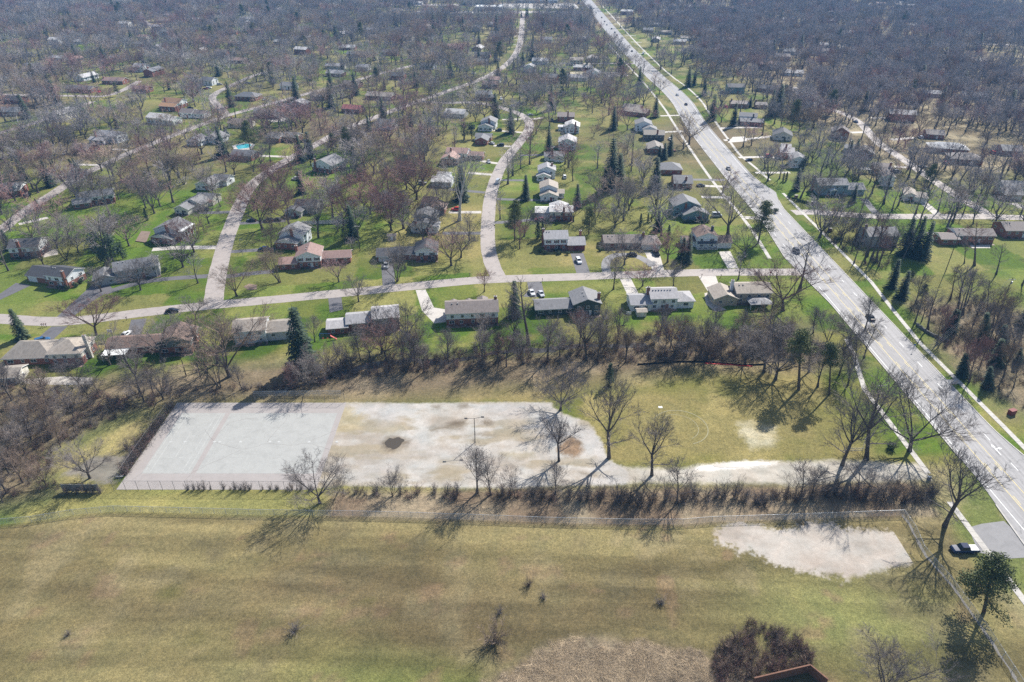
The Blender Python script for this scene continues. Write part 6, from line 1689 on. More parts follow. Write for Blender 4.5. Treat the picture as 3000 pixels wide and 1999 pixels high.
for y, l, r_ in mrow: b_.v += [(l, y, .095), (r_, y, .095)]
for i in range(len(mrow) - 1): b_.f.append((2 * i, 2 * i + 1, 2 * i + 3, 2 * i + 2)); b_.m.append(0)
tag(obj('main_road', b_.mesh('main_road', MATS['mainroad'])), kind='structure')
# kerbs along the main road
def kerb(name, pl):
    b_ = MB(); w = .16; a = offset(pl, -w); c = offset(pl, w)
    for i in range(len(pl) - 1):
        b_.quad((*a[i], .19), (*c[i], .19), (*c[i + 1], .19), (*a[i + 1], .19)); b_.quad((*a[i], .02), (*a[i], .19), (*a[i + 1], .19), (*a[i + 1], .02)); b_.quad((*c[i], .02), (*c[i + 1], .02), (*c[i + 1], .19), (*c[i], .19))
    return tag(obj(name, b_.mesh(name, MATS['walk'])), kind='structure')
kerb('kerb', [(r_ + .1, y) for y, l, r_ in mrow if y < 336]); kerb('kerb', [(r_ + .1, y) for y, l, r_ in mrow if 356 < y < 700])
kerb('kerb', [(l - .1, y) for y, l, r_ in mrow if 60 < y < 122]); kerb('kerb', [(l - .1, y) for y, l, r_ in mrow if 132 < y < 243]); kerb('kerb', [(l - .1, y) for y, l, r_ in mrow if 256 < y < 700])
def linemark(name, fx, y0, y1, dash=None, w=.22, mat='yellow', z=.101):
    y = y0
    b_ = MB()
    while y < y1:
        e_ = min(y + (dash[0] if dash else 8), y1)
        b_.quad((fx(y) - w / 2, y, z), (fx(y) + w / 2, y, z), (fx(e_) + w / 2, e_, z), (fx(e_) - w / 2, e_, z)); y = e_ + (dash[1] if dash else 0)
    return tag(obj(name, b_.mesh(name, paint[mat])), kind='structure')
mx = lambda y: main_x(y)[0]
for off in (-3.2, .6):
    linemark('lane_line', lambda y: mx(y) + off, 60, 690); s_ = .55 if off < 0 else -.55
    linemark('lane_line', lambda y: mx(y) + off + s_, 60, 520, (3, 9), z=.1012)
linemark('edge_line', lambda y: mx(y) - 7.0, 60, 236, mat='line'); linemark('edge_line', lambda y: mx(y) + 4.3, 60, 336, (3, 9), mat='line')
linemark('edge_line', lambda y: mx(y) - 7.0, 262, 600, (3, 9), mat='line'); linemark('edge_line', lambda y: mx(y) + 6.6, 372, 560, mat='line')
# turn arrow near the bottom right
b_ = MB(); ax_, ay_ = 129.2, 140.0
b_.quad((ax_ - .12, ay_ - 2, .101), (ax_ + .12, ay_ - 2, .101), (ax_ + .12, ay_ + 1.2, .101), (ax_ - .12, ay_ + 1.2, .101)); b_.quad((ax_ + .12, ay_ + .2, .101), (ax_ + 1.0, ay_ + .6, .101), (ax_ + 1.0, ay_ + .9, .101), (ax_ + .12, ay_ + .6, .101)); b_.tri((ax_ + 1.0, ay_ + .2, .101), (ax_ + 1.9, ay_ + .75, .101), (ax_ + 1.0, ay_ + 1.3, .101)); b_.tri((ax_ - .5, ay_ + 1.2, .101), (ax_ + .5, ay_ + 1.2, .101), (ax_, ay_ + 2.6, .101))
tag(obj('turn_arrow', b_.mesh('turn_arrow', paint['line'])), kind='structure')
# drives
for k, (surf, w, p) in enumerate(STRIPS): strip('driveway', smooth_line(p, 1) if len(p) > 2 else p, w, .012 + .0003 * k, MATS[surf], .06)
strip('circular_drive', smooth_line(CIRC, 2), 3.6, .024, MATS['asphaltlight'])
def fractal(poly, jit, rng):
    pts = list(poly)
    if jit <= 0: return pts
    for lvl in range(4):
        out = []
        for a, b_ in zip(pts, pts[1:] + pts[:1]):
            L = math.hypot(b_[0] - a[0], b_[1] - a[1]); out.append(a)
            if L > .7: k = min(jit, L * .16); out.append(((a[0] + b_[0]) / 2 + rng.uniform(-k, k), (a[1] + b_[1]) / 2 + rng.uniform(-k, k)))
        pts = out; jit *= .75
    return pts
from mathutils.geometry import tessellate_polygon
rngp = random.Random(11)
KINDW = {'puddle': ('shallow puddle', 'puddle')}
BLEND = ('lot', 'gravel', 'mud', 'mudpale', 'sand', 'infield', 'strawpatch', 'ice', 'litter', 'asphaltold')
for k, (name, surf, jit, z, poly) in enumerate(POLYS):
    if surf in BLEND and poly[0][1] < 200: continue
    pts = fractal(poly, jit, rngp); tr = tessellate_polygon([[Vector((x, y, 0)) for x, y in pts]])
    b_ = MB(); b_.v = [(x, y, z + .00035 * k) for x, y in pts]
    for q in tr:
        a, c, d = (Vector(pts[i]) for i in q); b_.f.append(tuple(q) if (c - a).cross(d - a) > 0 else tuple(reversed(q))); b_.m.append(0)
    tag(obj(name, b_.mesh(name, MATS[surf])), kind='structure')
# sidewalks as slabs
def walk(name, p, w=1.5, L=1.6, z=.07):
    root = tag(obj(name, None), kind='structure'); sl = boxm('slab', -w / 2, w / 2, -L / 2 + .02, L / 2 - .02, -.06, 0.0, MATS['walk'])
    for a, c in zip(p, p[1:]):
        d = math.hypot(c[0] - a[0], c[1] - a[1]); n = int(d / L); an = math.atan2(c[1] - a[1], c[0] - a[0]) - math.pi / 2
        for i in range(n):
            u = (i + .5) / max(n, 1); o = obj('slab', sl, root, (a[0] + (c[0] - a[0]) * u, a[1] + (c[1] - a[1]) * u, z + random.Random(i).uniform(-.006, .008)), an); o.scale = (1, d / n / L, 1)
    return root
walk('sidewalk', WALKR); walk('sidewalk', WALKL); walk('sidewalk', WALKL2)
strip('sidewalk_far', smooth_line(WALKR2, 1), 1.6, .018, MATS['walk']); strip('sidewalk_far', smooth_line(WALKL3, 1), 1.6, .019, MATS['walk'])

# ------------------------------------------------------------------ old tennis courts
tag(obj('tennis_pad', boxm('tennis_pad', -98.2, -48.6, 125.2, 161.2, -.1, .03, MATS['courtpink'])), kind='structure')
def rect(name, x0, x1, y0, y1, z, mat):
    b_ = MB(); b_.quad((x0, y0, z), (x1, y0, z), (x1, y1, z), (x0, y1, z)); return tag(obj(name, b_.mesh(name, mat)), kind='structure')
for i, cx in enumerate((-94.1, -79.2, -64.3)):
    rect('court_surface', cx - (.6 if i == 0 else 1.6), cx + 10.97 + (1.0, 2.5, 3.2)[i], 131.0, 156.2, .036 + .001 * i, MATS['courtgreen'])
    z = .042; w = .09; m_ = paint['faint']
    if i == 2: continue
    if i == 1: w = .06; m_ = paint['fainter']
    for nm, x0, x1, y0, y1 in (('baseline', cx, cx + 10.97, 131.6, 131.6), ('baseline', cx, cx + 10.97, 155.4, 155.4), ('service_line', cx + 1.37, cx + 9.6, 137.1, 137.1), ('service_line', cx + 1.37, cx + 9.6, 149.9, 149.9)):
        rect(nm, x0, x1, y0 - w * .7, y0 + w * .7, z, m_)
    for nm, x0 in (('sideline', cx), ('sideline', cx + 1.37), ('sideline', cx + 9.6), ('sideline', cx + 10.97)): rect(nm, x0 - w, x0 + w, 131.72, 155.28, z + .001, m_)
    rect('centre_line', cx + 5.4, cx + 5.56, 137.2, 149.8, z + .001, m_)
crk = simple('crack_dark', (.24, .22, .20), .9)
for pl in ([(-80.6, 143.4), (-76.5, 141.8), (-72.2, 140.2), (-69.3, 141.2), (-66.4, 143.0), (-62.5, 142.5), (-59.6, 142.0), (-55.0, 143.2), (-51.5, 141.5), (-48.6, 140.3)], [(-66.4, 143.2), (-65.8, 147.0), (-64.2, 151.0), (-63.8, 156.0), (-63.6, 160.6)], [(-80.8, 143.7), (-84.0, 147.0), (-85.2, 148.6)], [(-55.2, 143.4), (-52.0, 146.0), (-48.6, 148.6)], [(-72.4, 140.0), (-76.4, 136.6), (-79.8, 133.5), (-81.8, 131.5), (-82.6, 128.0)], [(-94.5, 131.4), (-96.0, 128.6)], [(-80.6, 147.4), (-80.0, 151.0), (-77.0, 153.2), (-72.0, 154.0)]):
    rc_ = random.Random(len(pl)); pl2 = [(x + rc_.uniform(-.15, .15), y + rc_.uniform(-.15, .15)) for x, y in smooth_line(pl, 2)]; strip('crack', pl2, .07, .0435, crk)
pw = simple('patch_white', (.42, .42, .40), .7)
for i, x in enumerate((-92.5, -88.6, -80.7, -79.2, -73.6, -65.6, -63.2, -55.0, -47.5)):
    tag(obj('net_post_patch', boxm('net_post_patch', x - .35, x + .35, 143.2, 143.8, .03, .047, pw)), kind='structure')
# soccer circle
def ring(name, cx, cy, r0, w, a0, a1, z, mat):
    b_ = MB(); n = 40
    for i in range(n):
        a = rad(a0 + (a1 - a0) * i / n); c = rad(a0 + (a1 - a0) * (i + 1) / n)
        b_.quad((cx + r0 * math.cos(a), cy + r0 * math.sin(a), z), (cx + (r0 + w) * math.cos(a), cy + (r0 + w) * math.sin(a), z), (cx + (r0 + w) * math.cos(c), cy + (r0 + w) * math.sin(c), z), (cx + r0 * math.cos(c), cy + r0 * math.sin(c), z))
    return tag(obj(name, b_.mesh(name, mat)), kind='structure')
ring('circle_line', 47.0, 150.0, 7.4, .24, -75, 150, .03, simple('chalk', (.27, .25, .15), .9, .25, 2)); ring('circle_line', 46.2, 149.8, 5.6, .16, -60, 120, .03, simple('chalk_old', (.27, .25, .15), .9, .3, 2))

# ------------------------------------------------------------------ houses
_wm = {}
def win_meshes(w, h, trimmat):
    key = (round(w, 1), round(h, 1), trimmat.name)
    if key in _wm: return _wm[key]
    f = MB(); t_ = .09
    f.box(-w / 2, w / 2, -.07, .02, h / 2 - t_, h / 2); f.box(-w / 2, w / 2, -.09, .02, -h / 2, -h / 2 + t_)
    f.box(-w / 2, -w / 2 + t_, -.065, .02, -h / 2 + t_, h / 2 - t_); f.box(w / 2 - t_, w / 2, -.065, .02, -h / 2 + t_, h / 2 - t_)
    f.box(-.03, .03, -.055, .02, -h / 2 + t_, h / 2 - t_)
    p = MB(); p.box(-w / 2 + t_, w / 2 - t_, -.04, .01, -h / 2 + t_, h / 2 - t_)
    both = MB(); both.v = f.v + p.v; n = len(f.v); both.f = f.f + [tuple(i + n for i in q) for q in p.f]; both.m = [0] * len(f.f) + [1] * len(p.f)
    _wm[key] = (f.mesh('window_frame', trimmat), p.mesh('pane', glass), both.mesh('window', [trimmat, glass])); return _wm[key]
SHUT = {'maroon': simple('shutter_maroon', (.13, .025, .03), .6), 'black': simple('shutter_black', (.02, .02, .022), .6)}
GD = {'white': simple('garage_white', (.66, .66, .65), .5, .05), 'maroon': simple('garage_maroon', (.17, .035, .04), .5, .08)}
DOORM = [simple('door_dark', (.06, .05, .05), .5), simple('door_red', (.22, .05, .04), .5), simple('door_white', (.6, .6, .58), .5)]
chm = {'brick': wallm('brick'), 'white': wallm('white'), 'cream': wallm('cream'), 'dark': wallm('dark')}
capm = simple('chimney_cap', (.30, .29, .28), .8)
def roof_part(b_, x0, x1, y0, y1, ev, rt, pi, ov=.5, th=.2):
    if rt == 'h':
        X0, X1, Y0, Y1 = x0 - ov, x1 + ov, y0 - ov, y1 + ov; ze = ev - ov * pi; w, d = X1 - X0, Y1 - Y0
        if w >= d: r0, r1 = (X0 + d / 2, (Y0 + Y1) / 2), (X1 - d / 2, (Y0 + Y1) / 2); zr = ze + d / 2 * pi
        else: r0, r1 = ((X0 + X1) / 2, Y0 + w / 2), ((X0 + X1) / 2, Y1 - w / 2); zr = ze + w / 2 * pi
        for k, dz in ((0, th), (1, 0)):
            a, b2, c, d_ = (X0, Y0, ze + dz), (X1, Y0, ze + dz), (X1, Y1, ze + dz), (X0, Y1, ze + dz); p, q = (*r0, zr + dz), (*r1, zr + dz)
            fs = [(a, b2, q, p), (c, d_, p, q), (b2, c, q), (d_, a, p)] if w >= d else [(b2, c, q, p), (d_, a, p, q), (a, b2, p), (c, d_, q)]
            for f in fs: b_.poly(f if k == 0 else f[::-1], k)
        cs = [(X0, Y0), (X1, Y0), (X1, Y1), (X0, Y1)]
        for a, c in zip(cs, cs[1:] + cs[:1]): b_.quad((*a, ze), (*c, ze), (*c, ze + th), (*a, ze + th), 1)
        return zr + th
    sw = rt == 'y'
    if sw: x0, x1, y0, y1 = y0, y1, x0, x1
    m_ = (y0 + y1) / 2; zr = ev + (y1 - y0) / 2 * pi; a, c = x0 - .4, x1 + .4; ze = ev - ov * pi
    P = lambda x, y, z: (y, x, z) if sw else (x, y, z)
    pr = [(y0 - ov, ze), (m_, zr), (y1 + ov, ze)]
    for (u0, z0), (u1, z1) in zip(pr, pr[1:]):
        q = [P(a, u0, z0 + th), P(c, u0, z0 + th), P(c, u1, z1 + th), P(a, u1, z1 + th)]; b_.poly(q[::-1] if sw else q, 0)
        q = [P(a, u0, z0), P(c, u0, z0), P(c, u1, z1), P(a, u1, z1)]; b_.poly(q if sw else q[::-1], 1)
        for e_ in (a, c): b_.quad(P(e_, u0, z0), P(e_, u1, z1), P(e_, u1, z1 + th), P(e_, u0, z0 + th), 1)
    for u in (y0 - ov, y1 + ov): b_.quad(P(a, u, ze), P(c, u, ze), P(c, u, ze + th), P(a, u, ze + th), 1)
    return zr + th
def build_house(rec, idx):
    label, X, Y, rot, wall, base, roof, blocks, chims, gars, O = rec
    rng = random.Random(idx * 7 + 1); near = Y < 345
    root = tag(obj('shed' if O.get('cat') == 'shed' else 'house', None, None, (X, Y, 0), rad(rot)), label, O.get('cat', 'house'), 'houses of the neighbourhood')
    wm = wallm(wall); tm = trim
    def inside(x, y, z, skip):
        for j, (a, c, yo, de, ev, rt, pi) in enumerate(blocks):
            if j != skip and a - .1 < x < c + .1 and yo - .1 < y < yo + de + .1 and z < ev + 1.0: return True
        return False
    for i, (x0, x1, yo, de, ev, rt, pi) in enumerate(blocks):
        if x1 - x0 < 1: x1 = x0 + 1
        y0, y1 = yo + .003 * i, yo + de - .004 * i; x0 += .004 * i; x1 -= .003 * i
        split = 2.45 if (ev >= 4 and base and base != wall) else 0
        lowm = wallm(O['wingbase']) if ('wingbase' in O and i > 0) else (wallm(base) if (base and ev < 4) else wm)
        if 'garwall' in O and i == 1: lowm = wallm(O['garwall'])
        b_ = MB()
        mi = 0
        for q in (((x0, y0), (x1, y0)), ((x1, y0), (x1, y1)), ((x1, y1), (x0, y1)), ((x0, y1), (x0, y0))):
            b_.quad((*q[0], split), (*q[1], split), (*q[1], ev), (*q[0], ev), mi)
        if rt == 'x':
            zr = ev + de / 2 * pi
            for xx, s in ((x0, 1), (x1, -1)): b_.poly([(xx, y0, ev), (xx, y1, ev), (xx, (y0 + y1) / 2, zr)][::-s], 1)
        elif rt == 'y':
            zr = ev + (x1 - x0) / 2 * pi
            for yy, s in ((y0, 1), (y1, -1)): b_.poly([(x0, yy, ev), (x1, yy, ev), ((x0 + x1) / 2, yy, zr)][::s], 1)
        obj('wall', b_.mesh('wall', [lowm if not split else wm, wm]), root)
        if split:
            b2 = MB(); b2.box(x0 - .04, x1 + .04, y0 - .04, y1 + .04, 0, split); obj('lower_wall', b2.mesh('lower_wall', wallm(base)), root)
        r_ = MB(); roof_part(r_, x0, x1, y0, y1, ev, rt, pi); ro = obj('roof', r_.mesh('roof', [roofm(roof), trim]), root)
        if O.get('vents') and i == 0 or (i == 0 and near and rng.random() < .6):
            v_ = boxm('roof_vent', -.18, .18, -.18, .18, -.25, .28, simple('vent_metal', (.35, .34, .33), .6))
            for k in range(7 if O.get('vents') else 2):
                if rt == 'x': vx, vy, vz = x0 + (x1 - x0) * (.12 + .11 * k), (y0 + y1) / 2 - .9, ev + (de / 2 - .9) * pi + .2
                else: vx, vy, vz = (x0 + x1) / 2 - .8, y0 + de * (.3 + .25 * k), ev + ((x1 - x0) / 2 - .8) * pi + .2
                if rt != 'h': obj('roof_vent', v_, ro, (vx, vy, vz))
        # garage doors
        gspan = []
        for gi, f0, f1 in gars:
            if gi == i:
                ga, gb_ = x0 + (x1 - x0) * f0, x0 + (x1 - x0) * f1; gspan.append((ga, gb_))
                g = MB(); g.box(ga, gb_, y0 - .05, y0 - .004, .05, 2.2)
                gd = obj('garage_door', g.mesh('garage_door', GD[O.get('gdoor', 'white')]), root)
                for kk in range(1, 4): obj('panel_rail', boxm('panel_rail', ga, gb_, y0 - .07, y0 - .045, .05 + kk * .53, .1 + kk * .53, GD[O.get('gdoor', 'white')]), gd)
        faces = [(0, x0, x1, y0, 0.0), (1, y0, y1, x1, 90.0), (2, x0, x1, y1, 180.0), (3, y0, y1, x0, -90.0)]
        for fi, a, c, fixed, an in faces:
            L = c - a
            if L < 1.6: continue
            n = max(1, int(L / (3.1 if fi in (0, 2) else 4.2)))
            levels = [(ev - 1.25, 1.15)] if ev < 4 else [(ev - 1.35, 1.25), (1.35, 1.25)]
            if not near and fi == 2: continue
            for zc, hh in levels:
                for k in range(n):
                    u = a + L * (k + .5) / n + rng.uniform(-.25, .25); ww = rng.choice((1.0, 1.2, 1.9)) if L / n > 2.6 else .9
                    if O.get('shut') and zc > 2: ww = 1.2
                    x, y = (u, fixed) if fi in (0, 2) else (fixed, u)
                    ox, oy = {0: (0, -.35), 1: (.35, 0), 2: (0, .35), 3: (-.35, 0)}[fi]
                    if inside(x + ox, y + oy, zc - .4, i): continue
                    if fi == 0 and any(p - .7 < u < q + .7 for p, q in gspan) and zc < 2.4: continue
                    if fi == 0 and zc < 2.4 and O.get('porch') is None and 'awning' in O and O['awning'][0] < u < O['awning'][1]: continue
                    fm, pm, bm_ = win_meshes(ww, hh, tm); pr = .06 if (split and zc < 2.4) else .02
                    lx, ly = x + ox / .35 * pr, y + oy / .35 * pr
                    if near:
                        wo = obj('window', fm, root, (lx, ly, zc), rad(an)); obj('pane', pm, wo)
                        if O.get('shut') and fi == 0 and zc > 2:
                            for s in (-1, 1): obj('shutter', boxm('shutter', -.2, .2, -.05, 0, -hh / 2, hh / 2, SHUT[O['shut']]), wo, (s * (ww / 2 + .24), 0, 0))
                    else: obj('window', bm_, root, (lx, ly, zc), rad(an))
        if i == 0 and not O.get('cat'):
            u = x0 + (x1 - x0) * .62
            fx_, side = (y0, -1) if not inside(u, y0 - .4, 1, 0) else (y1, 1)
            dm = MB(); dm.box(u - .5, u + .5, fx_ + side * .10, fx_ + side * .02, .1, 2.15) if side > 0 else dm.box(u - .5, u + .5, fx_ - .10, fx_ - .02, .1, 2.15)
            do = obj('door', dm.mesh('door', rng.choice(DOORM)), root)
            if near: obj('handle', boxm('handle', u + .33, u + .40, fx_ + side * .10 - .03, fx_ + side * .10 + .03, 1.05, 1.17, simple('brass', (.4, .3, .12), .3, metal=.8)), do)
    x0, x1, yo, de, ev, rt, pi = blocks[0]
    for cx, yo2, hh, wmat in chims:
        c_ = MB(); c_.box(cx - .5, cx + .5, yo2 - .42, yo2 + .42, 0, hh); co = obj('chimney', c_.mesh('chimney', chm[wmat]), root)
        obj('chimney_cap', boxm('chimney_cap', cx - .58, cx + .58, yo2 - .5, yo2 + .5, hh, hh + .14, capm), co)
        obj('flue', boxm('flue', cx - .15, cx + .15, yo2 - .15, yo2 + .15, hh + .14, hh + .45, simple('flue_clay', (.33, .17, .1), .8)), co)
    if O.get('porch'):
        b_ = MB(); b_.quad((x0, yo - 2.0, 2.75), (x1 + .2, yo - 2.0, 2.75), (x1 + .2, yo - .05, 3.25), (x0, yo - .05, 3.25)); b_.quad((x0, yo - 2, 2.6), (x0, yo - .05, 3.1), (x1 + .2, yo - .05, 3.1), (x1 + .2, yo - 2, 2.6)); b_.quad((x0, yo - 2, 2.6), (x1 + .2, yo - 2, 2.6), (x1 + .2, yo - 2, 2.75), (x0, yo - 2, 2.75), 1)
        obj('porch_roof', b_.mesh('porch_roof', [roofm('dark'), trim]), root)
        obj('porch_floor', boxm('porch_floor', x0, x1, yo - 1.9, yo - .1, 0, .3, MATS['concrete']), root)
        pm = boxm('porch_post', -.09, .09, -.09, .09, 0, 2.4, trim)
        for k in range(5): obj('porch_post', pm, root, (x0 + .2 + (x1 - x0 - .2) * k / 4, yo - 1.85, .25))
        for zz in (.55, 1.1): obj('porch_rail', boxm('porch_rail', x0 + .2, x1 - 3.5, yo - 1.88, yo - 1.82, zz, zz + .07, trim), root)
    if O.get('portico'):
        cx = (x0 + x1) / 2; b_ = MB(); roof_part(b_, cx - 1.8, cx + 1.8, yo - 1.8, yo - .05, 2.7, 'y', .5, .25, .15); b_.tri((cx - 1.8, yo - 1.85, 2.7), (cx + 1.8, yo - 1.85, 2.7), (cx, yo - 1.85, 3.55), 1); obj('portico_roof', b_.mesh('portico_roof', [trim, trim]), root)
        for s in (-1.5, 1.5):
            b_ = MB(); b_.tube((cx + s, yo - 1.6, 0), (cx + s, yo - 1.6, 2.6), .16, .13, 8); obj('column', b_.mesh('column', trim), root)
    if O.get('columns'):
        b_ = MB(); b_.box(x1 + .45, x1 + 2.0, yo, yo + de, ev - .35, ev - .1); obj('porch_roof', b_.mesh('porch_roof', trim), root)
        for k in range(6):
            b_ = MB(); b_.tube((x1 + 1.8, yo + .3 + (de - .6) * k / 5, 0), (x1 + 1.8, yo + .3 + (de - .6) * k / 5, ev - .3), .17, .14, 8); obj('column', b_.mesh('column', trim), root)
    if 'awning' in O:
        a, c = O['awning']; b_ = MB(); b_.box(a, c, -2.6, 1.3, 2.35, 2.5); obj('awning', b_.mesh('awning', paint['white']), root)
        for xx in (a + .15, c - .15): obj('awning_post', boxm('awning_post', xx - .06, xx + .06, -2.5, -2.38, 0, 2.34, trim), root)
    for k in range(O.get('dormers', 0)):
        cx = x0 + (x1 - x0) * (k + .5) / 3; b_ = MB(); b_.box(cx - .7, cx + .7, yo + 1.2, yo + 3.4, ev + .2, ev + 1.7); d_ = obj('dormer', b_.mesh('dormer', wallm('white')), root)
        b_ = MB(); roof_part(b_, cx - .7, cx + .7, yo + 1.2, yo + 3.6, ev + 1.7, 'y', .5, .2, .12); obj('dormer_roof', b_.mesh('dormer_roof', [roofm(roof), trim]), d_)
    return root
for i, rec in enumerate(HOUSES): build_house(rec, i)
mulch = MATS['litter']; _bush = MB(); rb_ = random.Random(8)
for q in range(90):
    while True:
        v = Vector((rb_.uniform(-1, 1), rb_.uniform(-1, 1), rb_.uniform(-.2, 1)))
        if .55 < v.length < 1: break
    n_ = (v + Vector((rb_.uniform(-.5, .5), rb_.uniform(-.5, .5), rb_.uniform(0, .8)))).normalized(); u_ = n_.orthogonal().normalized(); w_ = n_.cross(u_); _bush.quad(tuple(v - u_ * .22), tuple(v - w_ * .16), tuple(v + u_ * .22), tuple(v + w_ * .16))
bedm = [_bush.mesh('shrub', NEED['green']), _bush.mesh('shrub', TWIG['b'])]
for i, rec in enumerate(HOUSES):
    label, X, Y, rot = rec[:4]; bl = rec[7]
    if Y > 345 or len(label.split()) > 13 or rec[10].get('cat') or rec[10].get('porch'): continue
    x0, x1, yo, de = bl[0][:4]; r_ = tag(obj('planting_bed', None, None, (X, Y, 0), rad(rot)), 'planting bed beside ' + label, 'planting bed', 'planting beds by the houses')
    pts = fractal([(x0, yo - .1), (x1, yo - .1), (x1 + .3, yo - 1.6), ((x0 + x1) / 2, yo - 1.9), (x0 - .3, yo - 1.5)], .2, rb_); b_ = MB(); b_.poly([(x, y, .035) for x, y in pts]); obj('mulch', b_.mesh('mulch', mulch), r_)
    for q in range(rb_.randint(3, 6)):
        o = obj('shrub', bedm[rb_.random() < .4], r_, (rb_.uniform(x0 + .3, x1 - .3), yo - rb_.uniform(.7, 1.3), .25)); o.scale = (rb_.uniform(.5, .8),) * 2 + (rb_.uniform(.5, .9),)

# houses too far off to tell one from the other
rf = random.Random(55); nfar = 0; FH = []; ORDW = ['first', 'second', 'third', 'fourth', 'fifth', 'sixth', 'seventh', 'eighth', 'ninth', 'tenth', 'eleventh', 'twelfth', 'thirteenth', 'fourteenth', 'fifteenth', 'sixteenth', 'seventeenth', 'eighteenth', 'nineteenth', 'twentieth']; RC = [('pale', 'pale'), ('pale', 'pale'), ('light', 'light grey'), ('light', 'light grey'), ('mid', 'grey'), ('greybrown', 'brown-grey'), ('tan', 'tan'), ('pink', 'pinkish')]
for k in range(2600):
    yy = 440 + 900 * rf.random() ** .8; xx = rf.uniform(-.64, .66) * yy
    if abs(xx - main_x(yy)[0]) < 26 or any(math.hypot(xx - a, yy - c) < r_ + 17 for a, c, r_ in INFO) or (-160 < xx < 115 and yy > 1150): continue
    px_ = np.array([xx]); py_ = np.array([yy])
    if min(seg_dist(px_, py_, p)[0] - w / 2 for nm, w, s_, p in ROADS) < 9: continue
    rk, rn = rf.choice(RC); wk = rf.choice(('white', 'white', 'cream', 'brick', 'brick', 'tan', 'greysiding')); w = rf.uniform(12, 19); d = rf.uniform(8.5, 11); ev = rf.choice((2.8, 2.8, 3.2, 5.0))
    r_ = tag(obj('house', None, None, (xx, yy, 0), rad((-10 if xx < 130 else -16) + rf.uniform(-9, 9) + rf.choice((0, 0, 90)))), None, 'house', 'distant houses'); FH.append((('nearest' if yy < 620 else 'middle' if yy < 850 else 'farthest', 'the far left' if xx < -.3 * yy else 'left of centre' if xx < -60 else 'centre' if xx < 130 else 'the right woods', rn), xx / yy, r_)); b_ = MB(); b_.box(-w / 2, w / 2, 0, d, 0, ev)
    b_.tri((-w / 2, 0, ev), (-w / 2, d / 2, ev + d * .2), (-w / 2, d, ev)); b_.tri((w / 2, 0, ev), (w / 2, d, ev), (w / 2, d / 2, ev + d * .2)); obj('wall', b_.mesh('wall', wallm(wk)), r_)
    b_ = MB(); roof_part(b_, -w / 2, w / 2, 0, d, ev, 'x', .4); obj('roof', b_.mesh('roof', [roofm(rk), trim]), r_)
    for q in range(3): obj('window', win_meshes(1.9, 1.2, trim)[2], r_, (-w / 2 + w * (q + .5) / 3, -.02, ev - 1.2))
    if rf.random() < .5: obj('chimney', boxm('chimney', -w / 2 + 1, -w / 2 + 2, d / 2 - .4, d / 2 + .4, 0, ev + 3.4, chm['brick']), r_)
    INFO.append((xx, yy + d / 2, w / 2 + 1)); nfar += 1
    if nfar >= 165: break
FH.sort(key=lambda q: (q[0], q[1]))
for key in sorted(set(q[0] for q in FH)):
    for n_, q in enumerate([q for q in FH if q[0] == key]): q[2]['label'] = f'{ORDW[n_]} {key[2]} roofed house from left, {key[0]} rank at {key[1]}'
# flat-roofed shops and halls along the far crossroad
def shop(x0, x1, y, de, hh, wc, rc, label):
    r_ = tag(obj('commercial_building', None, None, ((x0 + x1) / 2, y, 0)), label, 'building'); w = x1 - x0
    b_ = MB(); b_.box(-w / 2, w / 2, 0, de, 0, hh); obj('wall', b_.mesh('wall', wallm(wc)), r_)
    obj('roof', boxm('roof', -w / 2 + .3, w / 2 - .3, .3, de - .3, hh, hh + .06, simple('flat_roof_' + rc, {'white': (.7, .7, .68), 'grey': (.4, .4, .4), 'tan': (.42, .37, .3)}[rc], .8)), r_)
    b_ = MB()
    for a in ((-w / 2, w / 2, 0, .3), (-w / 2, w / 2, de - .3, de), (-w / 2, -w / 2 + .3, .3, de - .3), (w / 2 - .3, w / 2, .3, de - .3)): b_.box(*a, hh, hh + .7)
    obj('parapet', b_.mesh('parapet', wallm(wc)), r_)
    um = boxm('roof_unit', -1.3, 1.3, -1, 1, 0, 1.4, simple('unit_metal', (.5, .5, .5), .5))
    for k in range(3): obj('roof_unit', um, r_, (-w / 2 + w * (k + .5) / 3, de * .5, hh + .06))
    for k in range(int(w / 7)):
        o = obj('window', boxm('window', -2.2, 2.2, -.06, -.01, .8, 3.0, glass), r_, (-w / 2 + 3.5 + k * 7, 0, 0))
for a in ((-84, -31, 1290, 45, 8, 'tan', 'grey', 'long tan flat roofed hall at the far top centre'), (-59, -15, 1205, 30, 5.5, 'white', 'white', 'low hall with bright white roof at top centre'), (-197, -147, 1325, 40, 8, 'tan', 'tan', 'tan windowed hall left of the far top centre'),
          (-384, -305, 1340, 40, 6, 'white', 'white', 'long white roofed building at the far top left'), (-905, -790, 1345, 40, 6, 'white', 'white', 'bright white building in far top left corner'), (10, 80, 1330, 40, 6, 'white', 'white', 'pale flat roofed store left of main road top'), (-560, -500, 1350, 35, 6, 'cream', 'white', 'cream flat roofed store far left of top centre')): shop(*a)
for k, (x0, x1, y0, y1) in enumerate(((-150, 105, 1172, 1200), (-20, 110, 1240, 1320), (-250, -90, 1285, 1312), (-420, -290, 1300, 1330), (-900, -700, 1310, 1335), (110, 118, 1172, 1200))): rect('car_park', x0, x1, y0, y1, .015 + .002 * k, MATS['concrete'])

